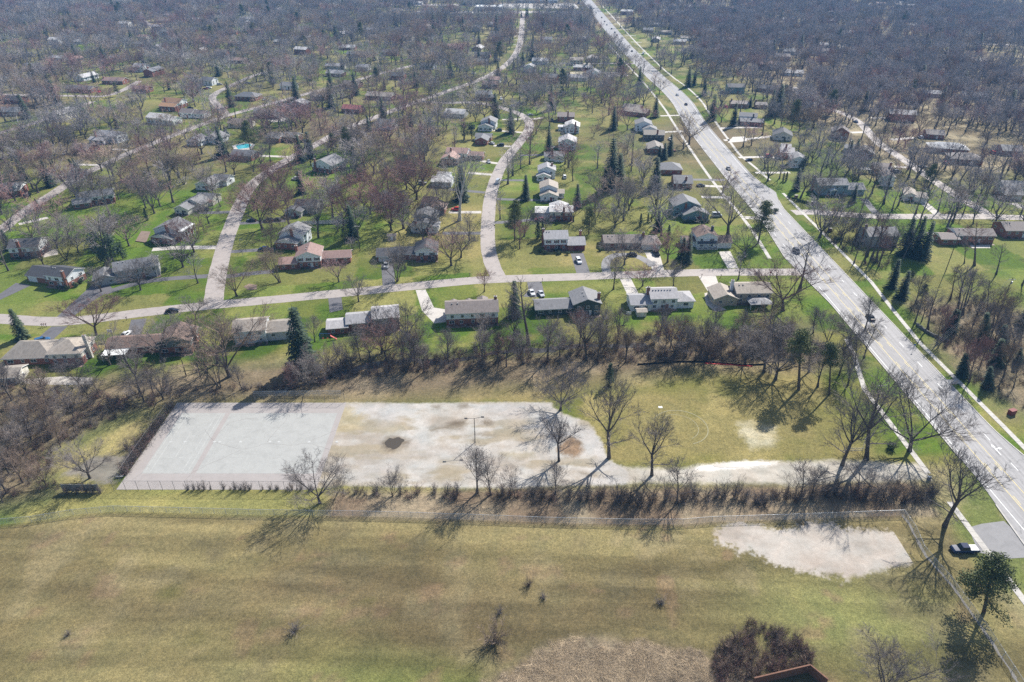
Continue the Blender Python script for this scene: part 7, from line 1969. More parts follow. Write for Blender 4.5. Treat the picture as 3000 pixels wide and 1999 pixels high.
# ------------------------------------------------------------------ trees
def grow(seed, kind, lod=0):
    R = random.Random(seed); tk, cr = MB(), MB(); H_ = 12.0
    def jit(d, a): return (d + Vector((R.uniform(-a, a), R.uniform(-a, a), R.uniform(-a, a)))).normalized()
    tw = .017 if lod == 0 else .036
    def side(d, ang):
        u = d.orthogonal().normalized(); u.rotate(Matrix.Rotation(R.uniform(0, 6.283), 3, d)); return (d * math.cos(ang) + u * math.sin(ang)).normalized()
    def twig(p, d, L):
        cr.tube(p, p + d * L, tw, 0, 3)
    def branch(p, d, L, r, lev, spread):
        nseg = 4 if lev == 0 else 3 if lev == 1 else 2
        tgt = tk if lev == 0 else cr; sides = 6 if lev == 0 else 4 if lev == 1 else 3; q = p; pts = [(p, d)]
        for i in range(nseg):
            d = jit(d, .16 + .05 * lev); d = (d + Vector((0, 0, .10 if lev < 3 else .05))).normalized(); n = q + d * (L / nseg)
            ra, rb = r * (1 - .75 * i / nseg), r * (1 - .75 * (i + 1) / nseg)
            if lev >= 2 and i == nseg - 1: rb = 0
            tgt.tube(q, n, ra, rb, sides); q = n; pts.append((q, d))
        if lev >= 3: pass
        nch = ([8, 7, 6, 5] if lod == 0 else [6, 5, 4, 3])[min(lev, 3)]
        for k in range(nch):
            u = .28 + .72 * (k + R.random() * .8) / nch; f = u * nseg; i = min(int(f), nseg - 1); a = pts[i][0].lerp(pts[i + 1][0], f - i); dd = side(pts[i + 1][1], rad(R.uniform(24, 52)))
            if dd.z < -.1: dd.z *= -.5; dd.normalize()
            l2 = L * R.uniform(.38, .62) * (1.15 - .45 * u)
            if lev + 1 >= 4 or l2 < .75: twig(a, dd, max(.5, min(1.3, l2)))
            else: branch(a, dd, l2, max(.014, r * .45 * (1 - .5 * u)), lev + 1, spread)
        if lev >= 1: twig(q, d, R.uniform(.4, .8))
    V = Vector
    if kind == 'vase':
        p = V((0, 0, 0)); d = V((R.uniform(-.1, .1), R.uniform(-.1, .1), 1)).normalized(); f = p + d * (H_ * R.uniform(.16, .24)); tk.tube(p, p + d * .6, .36, .25, 8); tk.tube(p + d * .6, f, .25, .21, 8)
        nl = R.randint(5, 7)
        for k in range(nl):
            a = 6.283 * (k + R.uniform(-.3, .3)) / nl; t_ = rad(R.uniform(16, 56)); dd = V((math.cos(a) * math.sin(t_), math.sin(a) * math.sin(t_), math.cos(t_)))
            branch(f - d * R.uniform(0, .4), dd, H_ * R.uniform(.52, .68), .125, 0, 1)
    elif kind == 'high':
        p = V((0, 0, 0)); d = V((R.uniform(-.14, .14), R.uniform(-.14, .14), 1)).normalized(); pts = [p]; n = 4; top = H_ * R.uniform(.34, .44)
        for i in range(n): d = (jit(d, .10) + V((0, 0, .1))).normalized(); pts.append(pts[-1] + d * top / n)
        for i in range(n): tk.tube(pts[i], pts[i + 1], (.32 if i == 0 else .25 - .015 * i), .235 - .015 * i, 8)
        for k in range(3):
            a = R.uniform(0, 6.283); dd = V((math.cos(a) * .85, math.sin(a) * .85, .45)).normalized(); branch(pts[2 + k % 2], dd, H_ * R.uniform(.22, .34), .09, 1, 1)
        nl = R.randint(5, 7)
        for k in range(nl):
            a = 6.283 * (k + R.uniform(-.3, .3)) / nl; t_ = rad(R.uniform(8, 44)); dd = V((math.cos(a) * math.sin(t_), math.sin(a) * math.sin(t_), math.cos(t_)))
            branch(pts[-1] - d * R.uniform(0, .6), dd, H_ * R.uniform(.38, .52), .125, 0, 1)
    elif kind in ('tall', 'oval', 'birch'):
        p = V((0, 0, 0)); d = V((R.uniform(-.08, .08), R.uniform(-.08, .08), 1)).normalized(); q = p; n = 8; pts = [(p, d)]; r0 = .26 if kind != 'oval' else .2
        for i in range(n):
            d = (jit(d, .09) + V((0, 0, .15))).normalized(); nq = q + d * (H_ * .93 / n); tk.tube(q, nq, r0 * (1 - .88 * i / n) + (.12 if i == 0 else 0), r0 * (1 - .88 * (i + 1) / n), 7); q = nq; pts.append((q, d))
        lo = .36 if kind == 'tall' else .13 if kind == 'oval' else .25; nb = 15 if kind != 'oval' else 19
        if lod: nb = int(nb * .6)
        for k in range(nb):
            u = lo + (.97 - lo) * (k + R.random()) / nb; f = u * n; i = min(int(f), n - 1); a = pts[i][0].lerp(pts[i + 1][0], f - i)
            an = rad(R.uniform(38, 62) if kind == 'tall' else R.uniform(24, 40)); dd = side(pts[i + 1][1], an)
            w = (u - lo) / (1 - lo); L = H_ * (.36 * (1 - w * .75) if kind == 'tall' else .50 * (1 - w) + .07); L *= R.uniform(.75, 1.15)
            if kind == 'tall' and w < .25: L *= .6
            branch(a, dd, L, .085 * (1 - .5 * w), 1, 1)
    elif kind == 'scrub':
        for k in range(R.randint(4, 6)):
            a = R.uniform(0, 6.283); t_ = rad(R.uniform(8, 34)); dd = V((math.cos(a) * math.sin(t_), math.sin(a) * math.sin(t_), math.cos(t_))); branch(V((R.uniform(-.3, .3), R.uniform(-.3, .3), 0)), dd, H_ * R.uniform(.65, .9), .13, 0, 1)
    elif kind == 'bush':
        for k in range(26 if lod == 0 else 16):
            a = R.uniform(0, 6.283); t_ = rad(R.uniform(5, 62)); dd = V((math.cos(a) * math.sin(t_), math.sin(a) * math.sin(t_), math.cos(t_))); p = V((R.uniform(-1.6, 1.6), R.uniform(-1.6, 1.6), 0)); L = R.uniform(5, 10); q = p
            for s in range(3):
                nq = q + dd * L / 3; tk.tube(q, nq, .10 * (1 - .3 * s), .10 * (1 - .3 * (s + 1)), 3)
                for j in range(4 if lod == 0 else 2):
                    e_ = side(dd, rad(R.uniform(25, 60))); m_ = q.lerp(nq, R.random()); cr.tube(m_, m_ + e_ * R.uniform(1.5, 3.6), .06, 0, 3)
                    e2 = side(e_, rad(R.uniform(20, 50))); cr.tube(m_ + e_ * .9, m_ + e_ * .9 + e2 * R.uniform(1.2, 2.4), .045, 0, 3)
                q = nq; dd = jit(dd, .2)
    return tk, cr
def normh(*mbs, H_=12.0):
    top = max(v[2] for m in mbs for v in m.v); k = H_ / top
    for m in mbs: m.v = [(v[0] * k, v[1] * k, v[2] * k) for v in m.v]
TK = ['vase', 'tall', 'oval', 'scrub', 'birch', 'high']; PROTO = {}
for ki, kd in enumerate(TK):
    for s in range(3 if kd != 'birch' else 2):
        tk, cr = grow(100 * ki + s + 1, kd); normh(tk, cr)
        PROTO[(ki, s)] = (tk.mesh('trunk', BARK['g']), cr.mesh('crown', TWIG['g']))
def dress(o, m):
    o.material_slots[0].link = 'OBJECT'; o.material_slots[0].material = m; return o
rt_ = random.Random(21)
WID = [1.15, 1.0, 1.0, 1.0, 1.0, .9]
TGRP = {'lot': 'bare trees along the lot fence', 'creek': 'bare trees along the creek', 'thicket': 'bare trees in the left thicket', 'rwood': 'bare trees in the roadside wood', 'rwood2': 'bare trees beside the right verge', 'p': 'bare trees around the parking lot', 'v': 'bare trees on the road verge'}
for (x, y, hh, ki, cl, label, grp) in TREES:
    if ki == 4: cl = 'w'
    elif cl == 'w': cl = 'g'
    s = rt_.randrange(2 if ki == 4 else 3); a, c = PROTO[(ki, s)]; k = hh / 12.0
    r_ = tag(obj('bare_tree', None, None, (x, y, -.05), rt_.uniform(0, 6.283), (k * rt_.uniform(.95, 1.15) * WID[ki], k * rt_.uniform(.95, 1.15) * WID[ki], k)), label, 'tree', TGRP.get(grp, 'bare trees in the yards'))
    if grp in ('creek', 'thicket', 'rwood'): r_.scale = (r_.scale[0] * .82, r_.scale[1] * .82, r_.scale[2])
    if x > 85 and y < 260: r_.rotation_mode = 'ZYX'; r_.rotation_euler.y = -rad(5 + (x - 85) * .03)
    dress(obj('trunk', a, r_), BARK[cl]); dress(obj('crown', c, r_), TWIG[cl])

def leafcloud(mb, R, cx, cy, cz, rx, ry, rz, n, sz, shell=.55):
    for _ in range(n):
        while True:
            v = Vector((R.uniform(-1, 1), R.uniform(-1, 1), R.uniform(-1, 1)))
            if shell < v.length < 1: break
        p = Vector((cx + v.x * rx, cy + v.y * ry, cz + v.z * rz)); nn = (v.normalized() * .7 + Vector((R.uniform(-1, 1), R.uniform(-1, 1), R.uniform(-.4, 1.2)))).normalized(); u = nn.orthogonal().normalized(); u.rotate(Matrix.Rotation(R.uniform(0, 6.28), 3, nn)); w = nn.cross(u); s = sz * R.uniform(.6, 1.3)
        mb.quad(tuple(p - u * s), tuple(p - w * s * .6), tuple(p + u * s), tuple(p + w * s * .6))
def conifer(seed, kind):
    R = random.Random(seed); tk, cr = MB(), MB(); V = Vector
    if kind == 'spruce':
        tk.tube((0, 0, 0), (0, 0, 9.8), .22, .02, 7); z = .5
        while z < 9.7:
            rr = 2.5 * (1 - z / 10) ** .85 * R.uniform(.85, 1.1) + .12; nb = 8 if z < 6 else 6; a0 = R.uniform(0, 6.28)
            for k in range(nb):
                a = a0 + 6.283 * k / nb + R.uniform(-.25, .25); L = rr * R.uniform(.75, 1.15); d = V((math.cos(a), math.sin(a), -.18 + .05 * z * .6)); d.normalize(); p = V((0, 0, z)); tk.tube(p, p + d * L * .9, .035, 0, 3)
                ns = max(2, int(L / .36)); w_ = V((-math.sin(a), math.cos(a), 0))
                for j in range(ns):
                    u = (j + .6) / ns; c = p + d * (L * u) + V((0, 0, -.10 * u * u * L)); s = .26 + .20 * (1 - u)
                    for sg in (-1, 1):
                        e_ = (w_ * sg * .75 + d * .6 + V((0, 0, R.uniform(-.35, .15)))).normalized(); q = c + e_ * s * 1.7; h_ = V((0, 0, 1)).cross(e_) * .17; cr.quad(tuple(c - h_), tuple(q - h_ * .3), tuple(q + h_ * .3 + V((0, 0, .04))), tuple(c + h_ + V((0, 0, .10))))
                q = p + d * L * 1.06; cr.tri(tuple(p + d * L * .75 + w_ * .16), tuple(q), tuple(p + d * L * .75 - w_ * .16))
            z += .30 + .012 * z
        cr.tube((0, 0, 9.3), (0, 0, 10.1), .08, 0, 4)
    elif kind in ('pine', 'tallpine'):
        lean = V((R.uniform(-.03, .03), R.uniform(-.03, .03), 1)); tk.tube((0, 0, 0), tuple(lean * 5), .19, .12, 7); tk.tube(tuple(lean * 5), tuple(lean * 9.6), .12, .03, 6)
        lo = 2.2 if kind == 'pine' else 5.4
        for k in range(62 if kind == 'pine' else 30):
            z = lo + (9.4 - lo) * (k + R.random()) / 62 * (1 if kind == 'pine' else 2.07); z = min(z, 9.4); w = (z - lo) / (9.6 - lo); a = R.uniform(0, 6.283); L = (2.5 * (1 - w) ** .7 + .35) * R.uniform(.6, 1.1); L *= 1 if kind == 'pine' else .62
            d = V((math.cos(a), math.sin(a), R.uniform(.05, .45))).normalized(); p = lean * z; e_ = p + d * L; tk.tube(p, e_, .05, .015, 3)
            for j in range(3):
                c = p.lerp(e_, .55 + .22 * j) + V((R.uniform(-.3, .3), R.uniform(-.3, .3), R.uniform(0, .25))); leafcloud(cr, R, c.x, c.y, c.z, .68, .68, .42, 46, .10, .1)
        leafcloud(cr, R, lean.x * 9.6, lean.y * 9.6, 9.6, .5, .5, .4, 50, .1, .1)
    elif kind == 'yew':
        tk.tube((0, 0, 0), (0, 0, 6), .3, .08, 6)
        for k in range(16):
            a = R.uniform(0, 6.28); r_ = R.uniform(.6, 3.0); z = R.uniform(1.0, 8.6); r_ *= max(.15, 1 - (z / 10) ** 2); tk.tube((0, 0, z * .5), (r_ * math.cos(a), r_ * math.sin(a), z), .07, .02, 3); leafcloud(cr, R, r_ * math.cos(a), r_ * math.sin(a), z, 1.7, 1.7, 1.5, 70, .26, .3)
    elif kind in ('cedar', 'ivy'):
        tk.tube((0, 0, 0), (0, 0, 9), .2, .04, 6)
        for k in range(16):
            z = .6 + 9.0 * k / 16; rr = (1.55 * math.sin(min(1, (z + 1.5) / 5) * 1.57) * (1 - (z / 10.2) ** 3)) * R.uniform(.8, 1.15); leafcloud(cr, R, R.uniform(-.15, .15) * (3 if kind == 'ivy' else 1), R.uniform(-.15, .15) * (3 if kind == 'ivy' else 1), z, rr, rr, .7, 60, .24, .5)
    elif kind == 'greenbush':
        tk.tube((0, 0, 0), (0, 0, 3), .2, .05, 5)
        for k in range(7): leafcloud(cr, R, R.uniform(-1.6, 1.6), R.uniform(-1.6, 1.6), R.uniform(2, 6.0), 3.0, 3.0, 2.8, 70, .55, .6)
    return tk, cr
CP = {}
for kd, mt in (('spruce', 'spruce'), ('pine', 'pine'), ('tallpine', 'pine'), ('yew', 'spruce'), ('cedar', 'spruce'), ('ivy', 'spruce'), ('greenbush', 'green')):
    for s in range(2):
        tk, cr = conifer(500 + s + hash(kd) % 1 + len(kd) * 10, kd); CP[(kd, s)] = (tk.mesh('trunk', BARK['b']), cr.mesh('crown', NEED[mt]))
EN = {'spruce': 'spruce_tree', 'pine': 'pine_tree', 'tallpine': 'pine_tree', 'yew': 'yew_tree', 'cedar': 'cedar_tree', 'ivy': 'ivy_clad_tree'}
for (x, y, hh, kd, label) in EVER:
    a, c = CP[(kd, rt_.randrange(2))]; k = hh / 10.0; wk = k * rt_.uniform(.9, 1.15)
    if kd in ('spruce',) and hh > 12: wk *= .85
    r_ = tag(obj(EN[kd], None, None, (x, y, -.05), rt_.uniform(0, 6.28), (wk, wk, k)), label, 'evergreen', 'evergreens of the neighbourhood')
    if x > 85 and y < 200: r_.rotation_mode = 'ZYX'; r_.rotation_euler.y = -rad(12)
    obj('trunk', a, r_); obj('crown', c, r_)
BP = {}
for s in range(3):
    tk, cr = grow(900 + s, 'bush'); BP[s] = (tk.mesh('stems', BARK['g']), cr.mesh('crown', TWIG['b' if s == 1 else 'g']))
BP['bramble'] = (BP[1][0], BP[1][1])
for (x, y, w, kd, label) in BUSHES:
    if kd == 'green': a, c = CP[('greenbush', rt_.randrange(2))]; k = w / 8.5; s3 = (k, k, k * .8); nm = 'clipped_bush'
    else: a, c = BP[1 if kd == 'bramble' else rt_.randrange(3)]; k = w / 12.0; s3 = (k, k, k * rt_.uniform(.9, 1.5) * (1.5 if kd == 'bare' else .9)); nm = 'bare_shrub'
    r_ = tag(obj(nm, None, None, (x, y, -.03), rt_.uniform(0, 6.28), s3), label, 'shrub', 'shrubs and hedges'); obj('stems', a, r_); obj('crown', c, r_)

# ------------------------------------------------------------------ masses nobody could count: far wood, undergrowth, reeds
def scatter(name, protos, P_, idx, rot, scl, label, cat):
    pc = bpy.data.collections.new(name + '_kinds')
    for i, me in enumerate(protos):
        o = bpy.data.objects.new(f'{name}_kind_{i:02d}', me); pc.objects.link(o)
    me = bpy.data.meshes.new(name); me.vertices.add(len(P_)); me.vertices.foreach_set('co', np.asarray(P_, np.float32).ravel())
    me.attributes.new('kind_index', 'INT', 'POINT').data.foreach_set('value', np.asarray(idx, np.int32))
    me.attributes.new('turn', 'FLOAT_VECTOR', 'POINT').data.foreach_set('vector', np.asarray([(0, 0, r_) for r_ in rot], np.float32).ravel())
    me.attributes.new('size', 'FLOAT_VECTOR', 'POINT').data.foreach_set('vector', np.asarray(scl, np.float32).ravel())
    o = obj(name, me); g = bpy.data.node_groups.new(name + '_scatter', 'GeometryNodeTree')
    g.interface.new_socket('Geometry', in_out='INPUT', socket_type='NodeSocketGeometry'); g.interface.new_socket('Geometry', in_out='OUTPUT', socket_type='NodeSocketGeometry')
    nn = g.nodes; gi = nn.new('NodeGroupInput'); go = nn.new('NodeGroupOutput'); ci = nn.new('GeometryNodeCollectionInfo'); ci.inputs['Collection'].default_value = pc; ci.inputs['Separate Children'].default_value = True; ci.inputs['Reset Children'].default_value = True
    ip = nn.new('GeometryNodeInstanceOnPoints'); ip.inputs['Pick Instance'].default_value = True
    def attr(nm, ty):
        a = nn.new('GeometryNodeInputNamedAttribute'); a.data_type = ty; a.inputs['Name'].default_value = nm; return a.outputs[0]
    L = g.links.new; L(gi.outputs[0], ip.inputs['Points']); L(ci.outputs[0], ip.inputs['Instance']); L(attr('kind_index', 'INT'), ip.inputs['Instance Index'])
    e2r = nn.new('FunctionNodeEulerToRotation'); L(attr('turn', 'FLOAT_VECTOR'), e2r.inputs[0]); L(e2r.outputs[0], ip.inputs['Rotation']); L(attr('size', 'FLOAT_VECTOR'), ip.inputs['Scale']); L(ip.outputs[0], go.inputs[0])
    o.modifiers.new('scatter', 'NODES').node_group = g
    return tag(o, label, cat, kind='stuff')
def joined(tk, cr, ma, mb_):
    b_ = MB(); n = len(tk.v); b_.v = tk.v + cr.v; b_.f = tk.f + [tuple(i + n for i in q) for q in cr.f]; b_.m = [0] * len(tk.f) + [1] * len(cr.f); return b_.mesh('tree', [ma, mb_])
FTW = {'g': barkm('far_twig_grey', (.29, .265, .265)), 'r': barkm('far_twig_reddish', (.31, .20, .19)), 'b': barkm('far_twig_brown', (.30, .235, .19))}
FBK = barkm('far_bark', (.125, .11, .10))
far_p = []; kinds_ = [('vase', 'g'), ('vase', 'r'), ('oval', 'r'), ('high', 'g'), ('oval', 'g'), ('vase', 'b'), ('high', 'b'), ('scrub', 'g')]
for i, (kd, cl) in enumerate(kinds_):
    tk, cr = grow(300 + i, kd, 1); normh(tk, cr); far_p.append(joined(tk, cr, FBK, FTW[cl]))
tk, cr = grow(333, 'vase', 1); normh(tk, cr); far_p.append(joined(tk, cr, BARK['w'], TWIG['w']))
far_c = [joined(*conifer(701, 'spruce'), BARK['b'], NEED['spruce']), joined(*conifer(702, 'pine'), BARK['b'], NEED['pine'])]
for me in far_c:
    me.transform(Matrix.Scale(1.2, 4))
rs = np.random.RandomState(77)
def poisson_like(x0, x1, y0, y1, step, jitter=.45):
    X_, Y_ = np.meshgrid(np.arange(x0, x1, step), np.arange(y0, y1, step)); X_ = X_ + rs.uniform(-jitter, jitter, X_.shape) * step; Y_ = Y_ + rs.uniform(-jitter, jitter, Y_.shape) * step; return X_.ravel(), Y_.ravel()
def clear_of(x, y, rb=2.5, hb=.0, tb=5.0, lawns=True):
    ok = np.ones(x.shape, bool)
    for nm, w, s_, p in ROADS: ok &= seg_dist(x, y, p) > w / 2 + rb
    ok &= seg_dist(x, y, MAINC) > 8 + rb + 1.0
    for s_, w, p in STRIPS: ok &= seg_dist(x, y, p) > w / 2 + .8
    for a, c, r_ in INFO: ok &= np.hypot(x - a, y - c) > r_ + hb
    for q in POLYS:
        if q[4] and min(p[1] for p in q[4]) > 230: ok &= ~in_poly(x, y, q[4])
    for q in TREES:
        ok &= np.hypot(x - q[0], y - q[1]) > tb + 1.5
    for q in CARS: ok &= np.hypot(x - q[0], y - q[1]) > 4
    return ok
def view_ok(x, y, m_=40): return np.abs(x) < (y * math.cos(rad(31.5)) + 120 * math.sin(rad(31.5))) * .75 + m_
xw, yw = poisson_like(-1000, 135, 236, 1420, 10.5); dens = fbm(xw, yw, 90, 3); den2 = fbm(xw + 900, yw, 30, 3)
# open lawns in front of the houses seen from the camera stay free
lawn = np.zeros(xw.shape, bool)
for k, (a, c, r_) in enumerate(INFO): lawn |= (np.abs(xw - a) < r_ + (4 if k < 111 else 0)) & (yw < c) & (yw > c - r_ - (16 if k < 111 else 8))
keep = clear_of(xw, yw, hb=1.5) & view_ok(xw, yw) & (rs.rand(len(xw)) < np.clip(.45 + (dens - .42) * 1.7 + (den2 - .5) * 1.0 + (yw - 330) / 2600, .22, .92) * np.clip((yw - 150) / 170, .25, 1)) & ~(lawn & (rs.rand(len(xw)) < .75))
keep &= ~((xw > -150) & (xw < 112) & (yw > 1160) & (yw < 1335) & (rs.rand(len(xw)) < .8))
keep &= ~((xw > 100) & (rs.rand(len(xw)) < .4)); keep &= ~((xw > -45) & (xw < 112) & (yw < 540) & (rs.rand(len(xw)) < .45))
xe, ye = poisson_like(142, 1000, 300, 1420, 8.2); dens = fbm(xe + 50, ye, 110, 3); lawn = np.zeros(xe.shape, bool)
for k, (a, c, r_) in enumerate(INFO): lawn |= (np.abs(xe - a) < r_ + (2 if k < 111 else 0)) & (ye < c) & (ye > c - r_ - (11 if k < 111 else 5))
pe = np.clip((xe - 140) / 70, .25, 1) * np.clip(.50 + (dens - .45) * 2.6, .12, .9)
keepe = clear_of(xe, ye, 2.0) & view_ok(xe, ye) & (rs.rand(len(xe)) < pe) & ~(lawn & (rs.rand(len(xe)) < .9))
xa = np.concatenate([xw[keep], xe[keepe]]); ya = np.concatenate([yw[keep], ye[keepe]]); east = np.concatenate([np.zeros(keep.sum()), np.ones(keepe.sum())])
nT = len(xa); u = rs.rand(nT); red = fbm(xa + 40, ya, 70, 2)
ki = np.where(east > 0, rs.choice([3, 3, 4, 6, 0, 3, 0, 4, 1], nT), np.where(red > .55, rs.choice([1, 2, 1, 4, 5, 0], nT), rs.choice([0, 4, 0, 5, 7, 3, 4, 0, 5, 8], nT)))
con = u < np.where(east > 0, .03, .065); ki = np.where(con, 9 + (rs.rand(nT) < .25), ki)
hh = np.where(east > 0, rs.uniform(14, 21, nT), rs.uniform(11, 22, nT)) * np.where(rs.rand(nT) < .15, .55, 1); ki = np.where((ki == 8) & (ya < 420), 0, ki); hh = np.where(ki == 7, hh * .55, hh); hh = np.where(con, hh * .9, hh); sc1 = hh / 12.0
wv = rs.uniform(.9, 1.2, nT); wv = np.where(con, wv * .9, wv * 1.25)
print('far trees', nT)
scatter('far_wood', far_p + far_c, np.stack([xa, ya, np.full(nT, -.05)], 1), ki, rs.uniform(0, 6.28, nT), np.stack([sc1 * wv, sc1 * wv, sc1], 1), 'hazy bare suburban wood filling the distance between roofs', 'wood')
br_p = []
for s in range(4):
    tk, cr = grow(950 + s, 'bush', 1); br_p.append(joined(tk, cr, BARK['b'], TWIG['gbrg'[s]]))
bx, by_, bs = [], [], []
for poly, n in [(BELT, 820), (LEFTW, 400), (RWOOD, 240), (BRAMBLE, 260)] + BRUSH:
    xs = [p[0] for p in poly]; ys = [p[1] for p in poly]; x = rs.uniform(min(xs), max(xs), n * 8); y = rs.uniform(min(ys), max(ys), n * 8)
    ok = in_poly(x, y, poly) & (seg_dist(x, y, MAINC) > 12); ok &= ~((x > -98.5) & (x < 14) & (y > 125) & (y < 161.5)); x, y = x[ok][:n], y[ok][:n]; bx += list(x); by_ += list(y); bs += list(rs.uniform(.14, .34, len(x)) * (.6 if poly is BRAMBLE else 1))
n = len(bx); bs = np.array(bs)
scatter('undergrowth', br_p, np.stack([bx, by_, np.zeros(n) - .03], 1), np.where(in_poly(np.array(bx), np.array(by_), BRAMBLE), 1 + rs.randint(0, 2, n), rs.randint(0, 4, n)), rs.uniform(0, 6.28, n), np.stack([bs * 1.1, bs * 1.1, bs * rs.uniform(.7, 1.6, n)], 1), 'brown leafless undergrowth along creek and road wood', 'undergrowth')
def reedclump(seed):
    R = random.Random(seed); b_ = MB(); lean = Vector((R.uniform(-.7, .7), R.uniform(-.5, .5), 1))
    for k in range(34):
        p = Vector((R.uniform(-.6, .6), R.uniform(-.6, .6), 0)); d = Vector((lean.x * 2 + R.uniform(-.6, .6), lean.y + R.uniform(-.7, .7), R.uniform(.05, .5))).normalized(); b_.tube(p + Vector((0, 0, R.uniform(0, .35))), p + d * R.uniform(.7, 1.6) + Vector((0, 0, R.uniform(0, .3))), .02, 0, 3)
    return b_
reedm = barkm('dry_reed', (.37, .295, .20), .4)
rd_p = [reedclump(s).mesh('reeds', reedm) for s in range(5)]
xs = [p[0] for p in REEDS]; ys = [p[1] for p in REEDS]; x = rs.uniform(min(xs), max(xs), 9000); y = rs.uniform(min(ys), max(ys), 9000); ok = in_poly(x + (fbm(x, y, 3, 3) - .5) * 5, y + (fbm(x + 9, y, 3, 3) - .5) * 5, REEDS) & ~in_poly(x, y, BRAMBLE) & (rs.rand(9000) < (.3 + .45 * (fbm(x, y, 5, 3) > .5)) * np.clip(seg_dist(x, y, REEDS + [REEDS[0]]) / 4, .15, 1)); x, y = x[ok], y[ok]; n = len(x)
scatter('dry_reeds', rd_p, np.stack([x, y, np.zeros(n)], 1), rs.randint(0, 5, n), fbm(x, y, 6, 2) * 9, np.stack([np.full(n, 1.0), np.full(n, 1.0), rs.uniform(.25, .7, n)], 1), 'flattened pale dry reeds in the bottom centre', 'reeds')

# ------------------------------------------------------------------ fences
steel = simple('galvanised_steel', (.42, .44, .46), .45, .1, 3, metal=.4)
steel_d = simple('weathered_steel', (.15, .14, .14), .6, .15, 3)
def linkm(name, col, dens):
    m, t, b = nt(name); MATS[name] = m; b.inputs['Base Color'].default_value = (*col, 1); b.inputs['Metallic'].default_value = .3; b.inputs['Roughness'].default_value = .5
    # woven diamond wire: two diagonal families of thin wires
    P = pos(t); out = []
    sx = N(t, 'ShaderNodeSeparateXYZ'); t.links.new(P, sx.inputs[0]); s_ = N(t, 'ShaderNodeMath', operation='ADD'); t.links.new(sx.outputs[0], s_.inputs[0]); t.links.new(sx.outputs[1], s_.inputs[1])
    for op in ('ADD', 'SUBTRACT'):
        a = N(t, 'ShaderNodeMath', operation=op); t.links.new(s_.outputs[0], a.inputs[0]); t.links.new(sx.outputs[2], a.inputs[1])
        m_ = N(t, 'ShaderNodeMath', operation='MULTIPLY'); m_.inputs[1].default_value = 9.0; t.links.new(a.outputs[0], m_.inputs[0])
        f = N(t, 'ShaderNodeMath', operation='FRACT'); t.links.new(m_.outputs[0], f.inputs[0]); l = N(t, 'ShaderNodeMath', operation='LESS_THAN'); l.inputs[1].default_value = dens; t.links.new(f.outputs[0], l.inputs[0]); out.append(l.outputs[0])
    mx_ = N(t, 'ShaderNodeMath', operation='MAXIMUM'); t.links.new(out[0], mx_.inputs[0]); t.links.new(out[1], mx_.inputs[1]); t.links.new(mx_.outputs[0], b.inputs['Alpha']); return m
link_l = linkm('chain_link_bright', (.46, .48, .50), .17); link_d = linkm('chain_link_dark', (.10, .10, .10), .05)
def chain_fence(p, hh, label, mat, lm, gap=3.0, rpost=.045):
    root = tag(obj('chain_link_fence', None, None, (p[0][0], p[0][1], 0)), label, 'fence'); o_ = Vector((p[0][0], p[0][1], 0))
    b_ = MB(); b_.tube((0, 0, -.05), (0, 0, hh + .05), rpost, rpost, 6, cap=True); pm = b_.mesh('post', mat)
    for a, c in zip(p, p[1:]):
        A_ = Vector((*a, 0)) - o_; C_ = Vector((*c, 0)) - o_; d = (C_ - A_).length; n = max(1, round(d / gap))
        for i in range(n): obj('post', pm, root, tuple(A_.lerp(C_, i / n)))
        b_ = MB(); b_.tube(A_ + Vector((0, 0, hh)), C_ + Vector((0, 0, hh)), .035, .035, 5); obj('top_rail', b_.mesh('top_rail', mat), root)
        b_ = MB(); nv = (C_ - A_).normalized().cross(Vector((0, 0, 1))) * .05; A2, C2 = A_ + nv, C_ + nv; b_.quad(tuple(A2 + Vector((0, 0, .05))), tuple(C2 + Vector((0, 0, .05))), tuple(C2 + Vector((0, 0, hh))), tuple(A2 + Vector((0, 0, hh)))); obj('wire_mesh', b_.mesh('wire_mesh', lm), root)
    obj('post', pm, root, tuple(Vector((*p[-1], 0)) - o_)); return root
chain_fence(FENCE_LOW, 1.8, 'long galvanised chain link fence along top of the dry field', steel, link_l)
chain_fence(FENCE_SIDE, 1.8, 'galvanised chain link fence running down beside the sidewalk', steel, link_l)
strip('leaf_drift', smooth_line(FENCE_SIDE, 2), .55, .0135, MATS['asphaltold'], .22)
chain_fence(TENNIS, 3.2, 'tall dark chain link fence around near and left court sides', steel_d, link_d)
chain_fence(TENNIS_BACK, 3.2, 'tall dark chain link fence along far side of courts', steel_d, link_d)
chain_fence(BACKFENCE, 1.8, 'pale chain link fence behind the courts below the creek', steel, link_l)
def board_fence(p, hh, label, mat, bw=1.2):
    root = tag(obj('board_fence', None, None, (p[0][0], p[0][1], 0)), label, 'fence'); o_ = Vector((p[0][0], p[0][1], 0)); me = boxm('panel', 0, bw - .06, -.03, .03, .08, hh, mat); pm = boxm('post', -.07, .07, -.07, .07, 0, hh + .12, mat)
    for a, c in zip(p, p[1:]):
        A_ = Vector((*a, 0)) - o_; C_ = Vector((*c, 0)) - o_; d = (C_ - A_).length; n = max(1, round(d / bw)); an = math.atan2((C_ - A_).y, (C_ - A_).x)
        for i in range(n): q = tuple(A_.lerp(C_, i / n)); obj('panel', me, root, q, an); (i % 2 == 0) and obj('post', pm, root, q, an)
board_fence(WHITEFENCE, 1.8, 'pale board fence behind white split level', simple('fence_pale', (.50, .49, .50), .7))
board_fence(POOLFENCE, 1.8, 'brown board fence left of the swimming pool house', simple('fence_brown', (.16, .085, .06), .8))
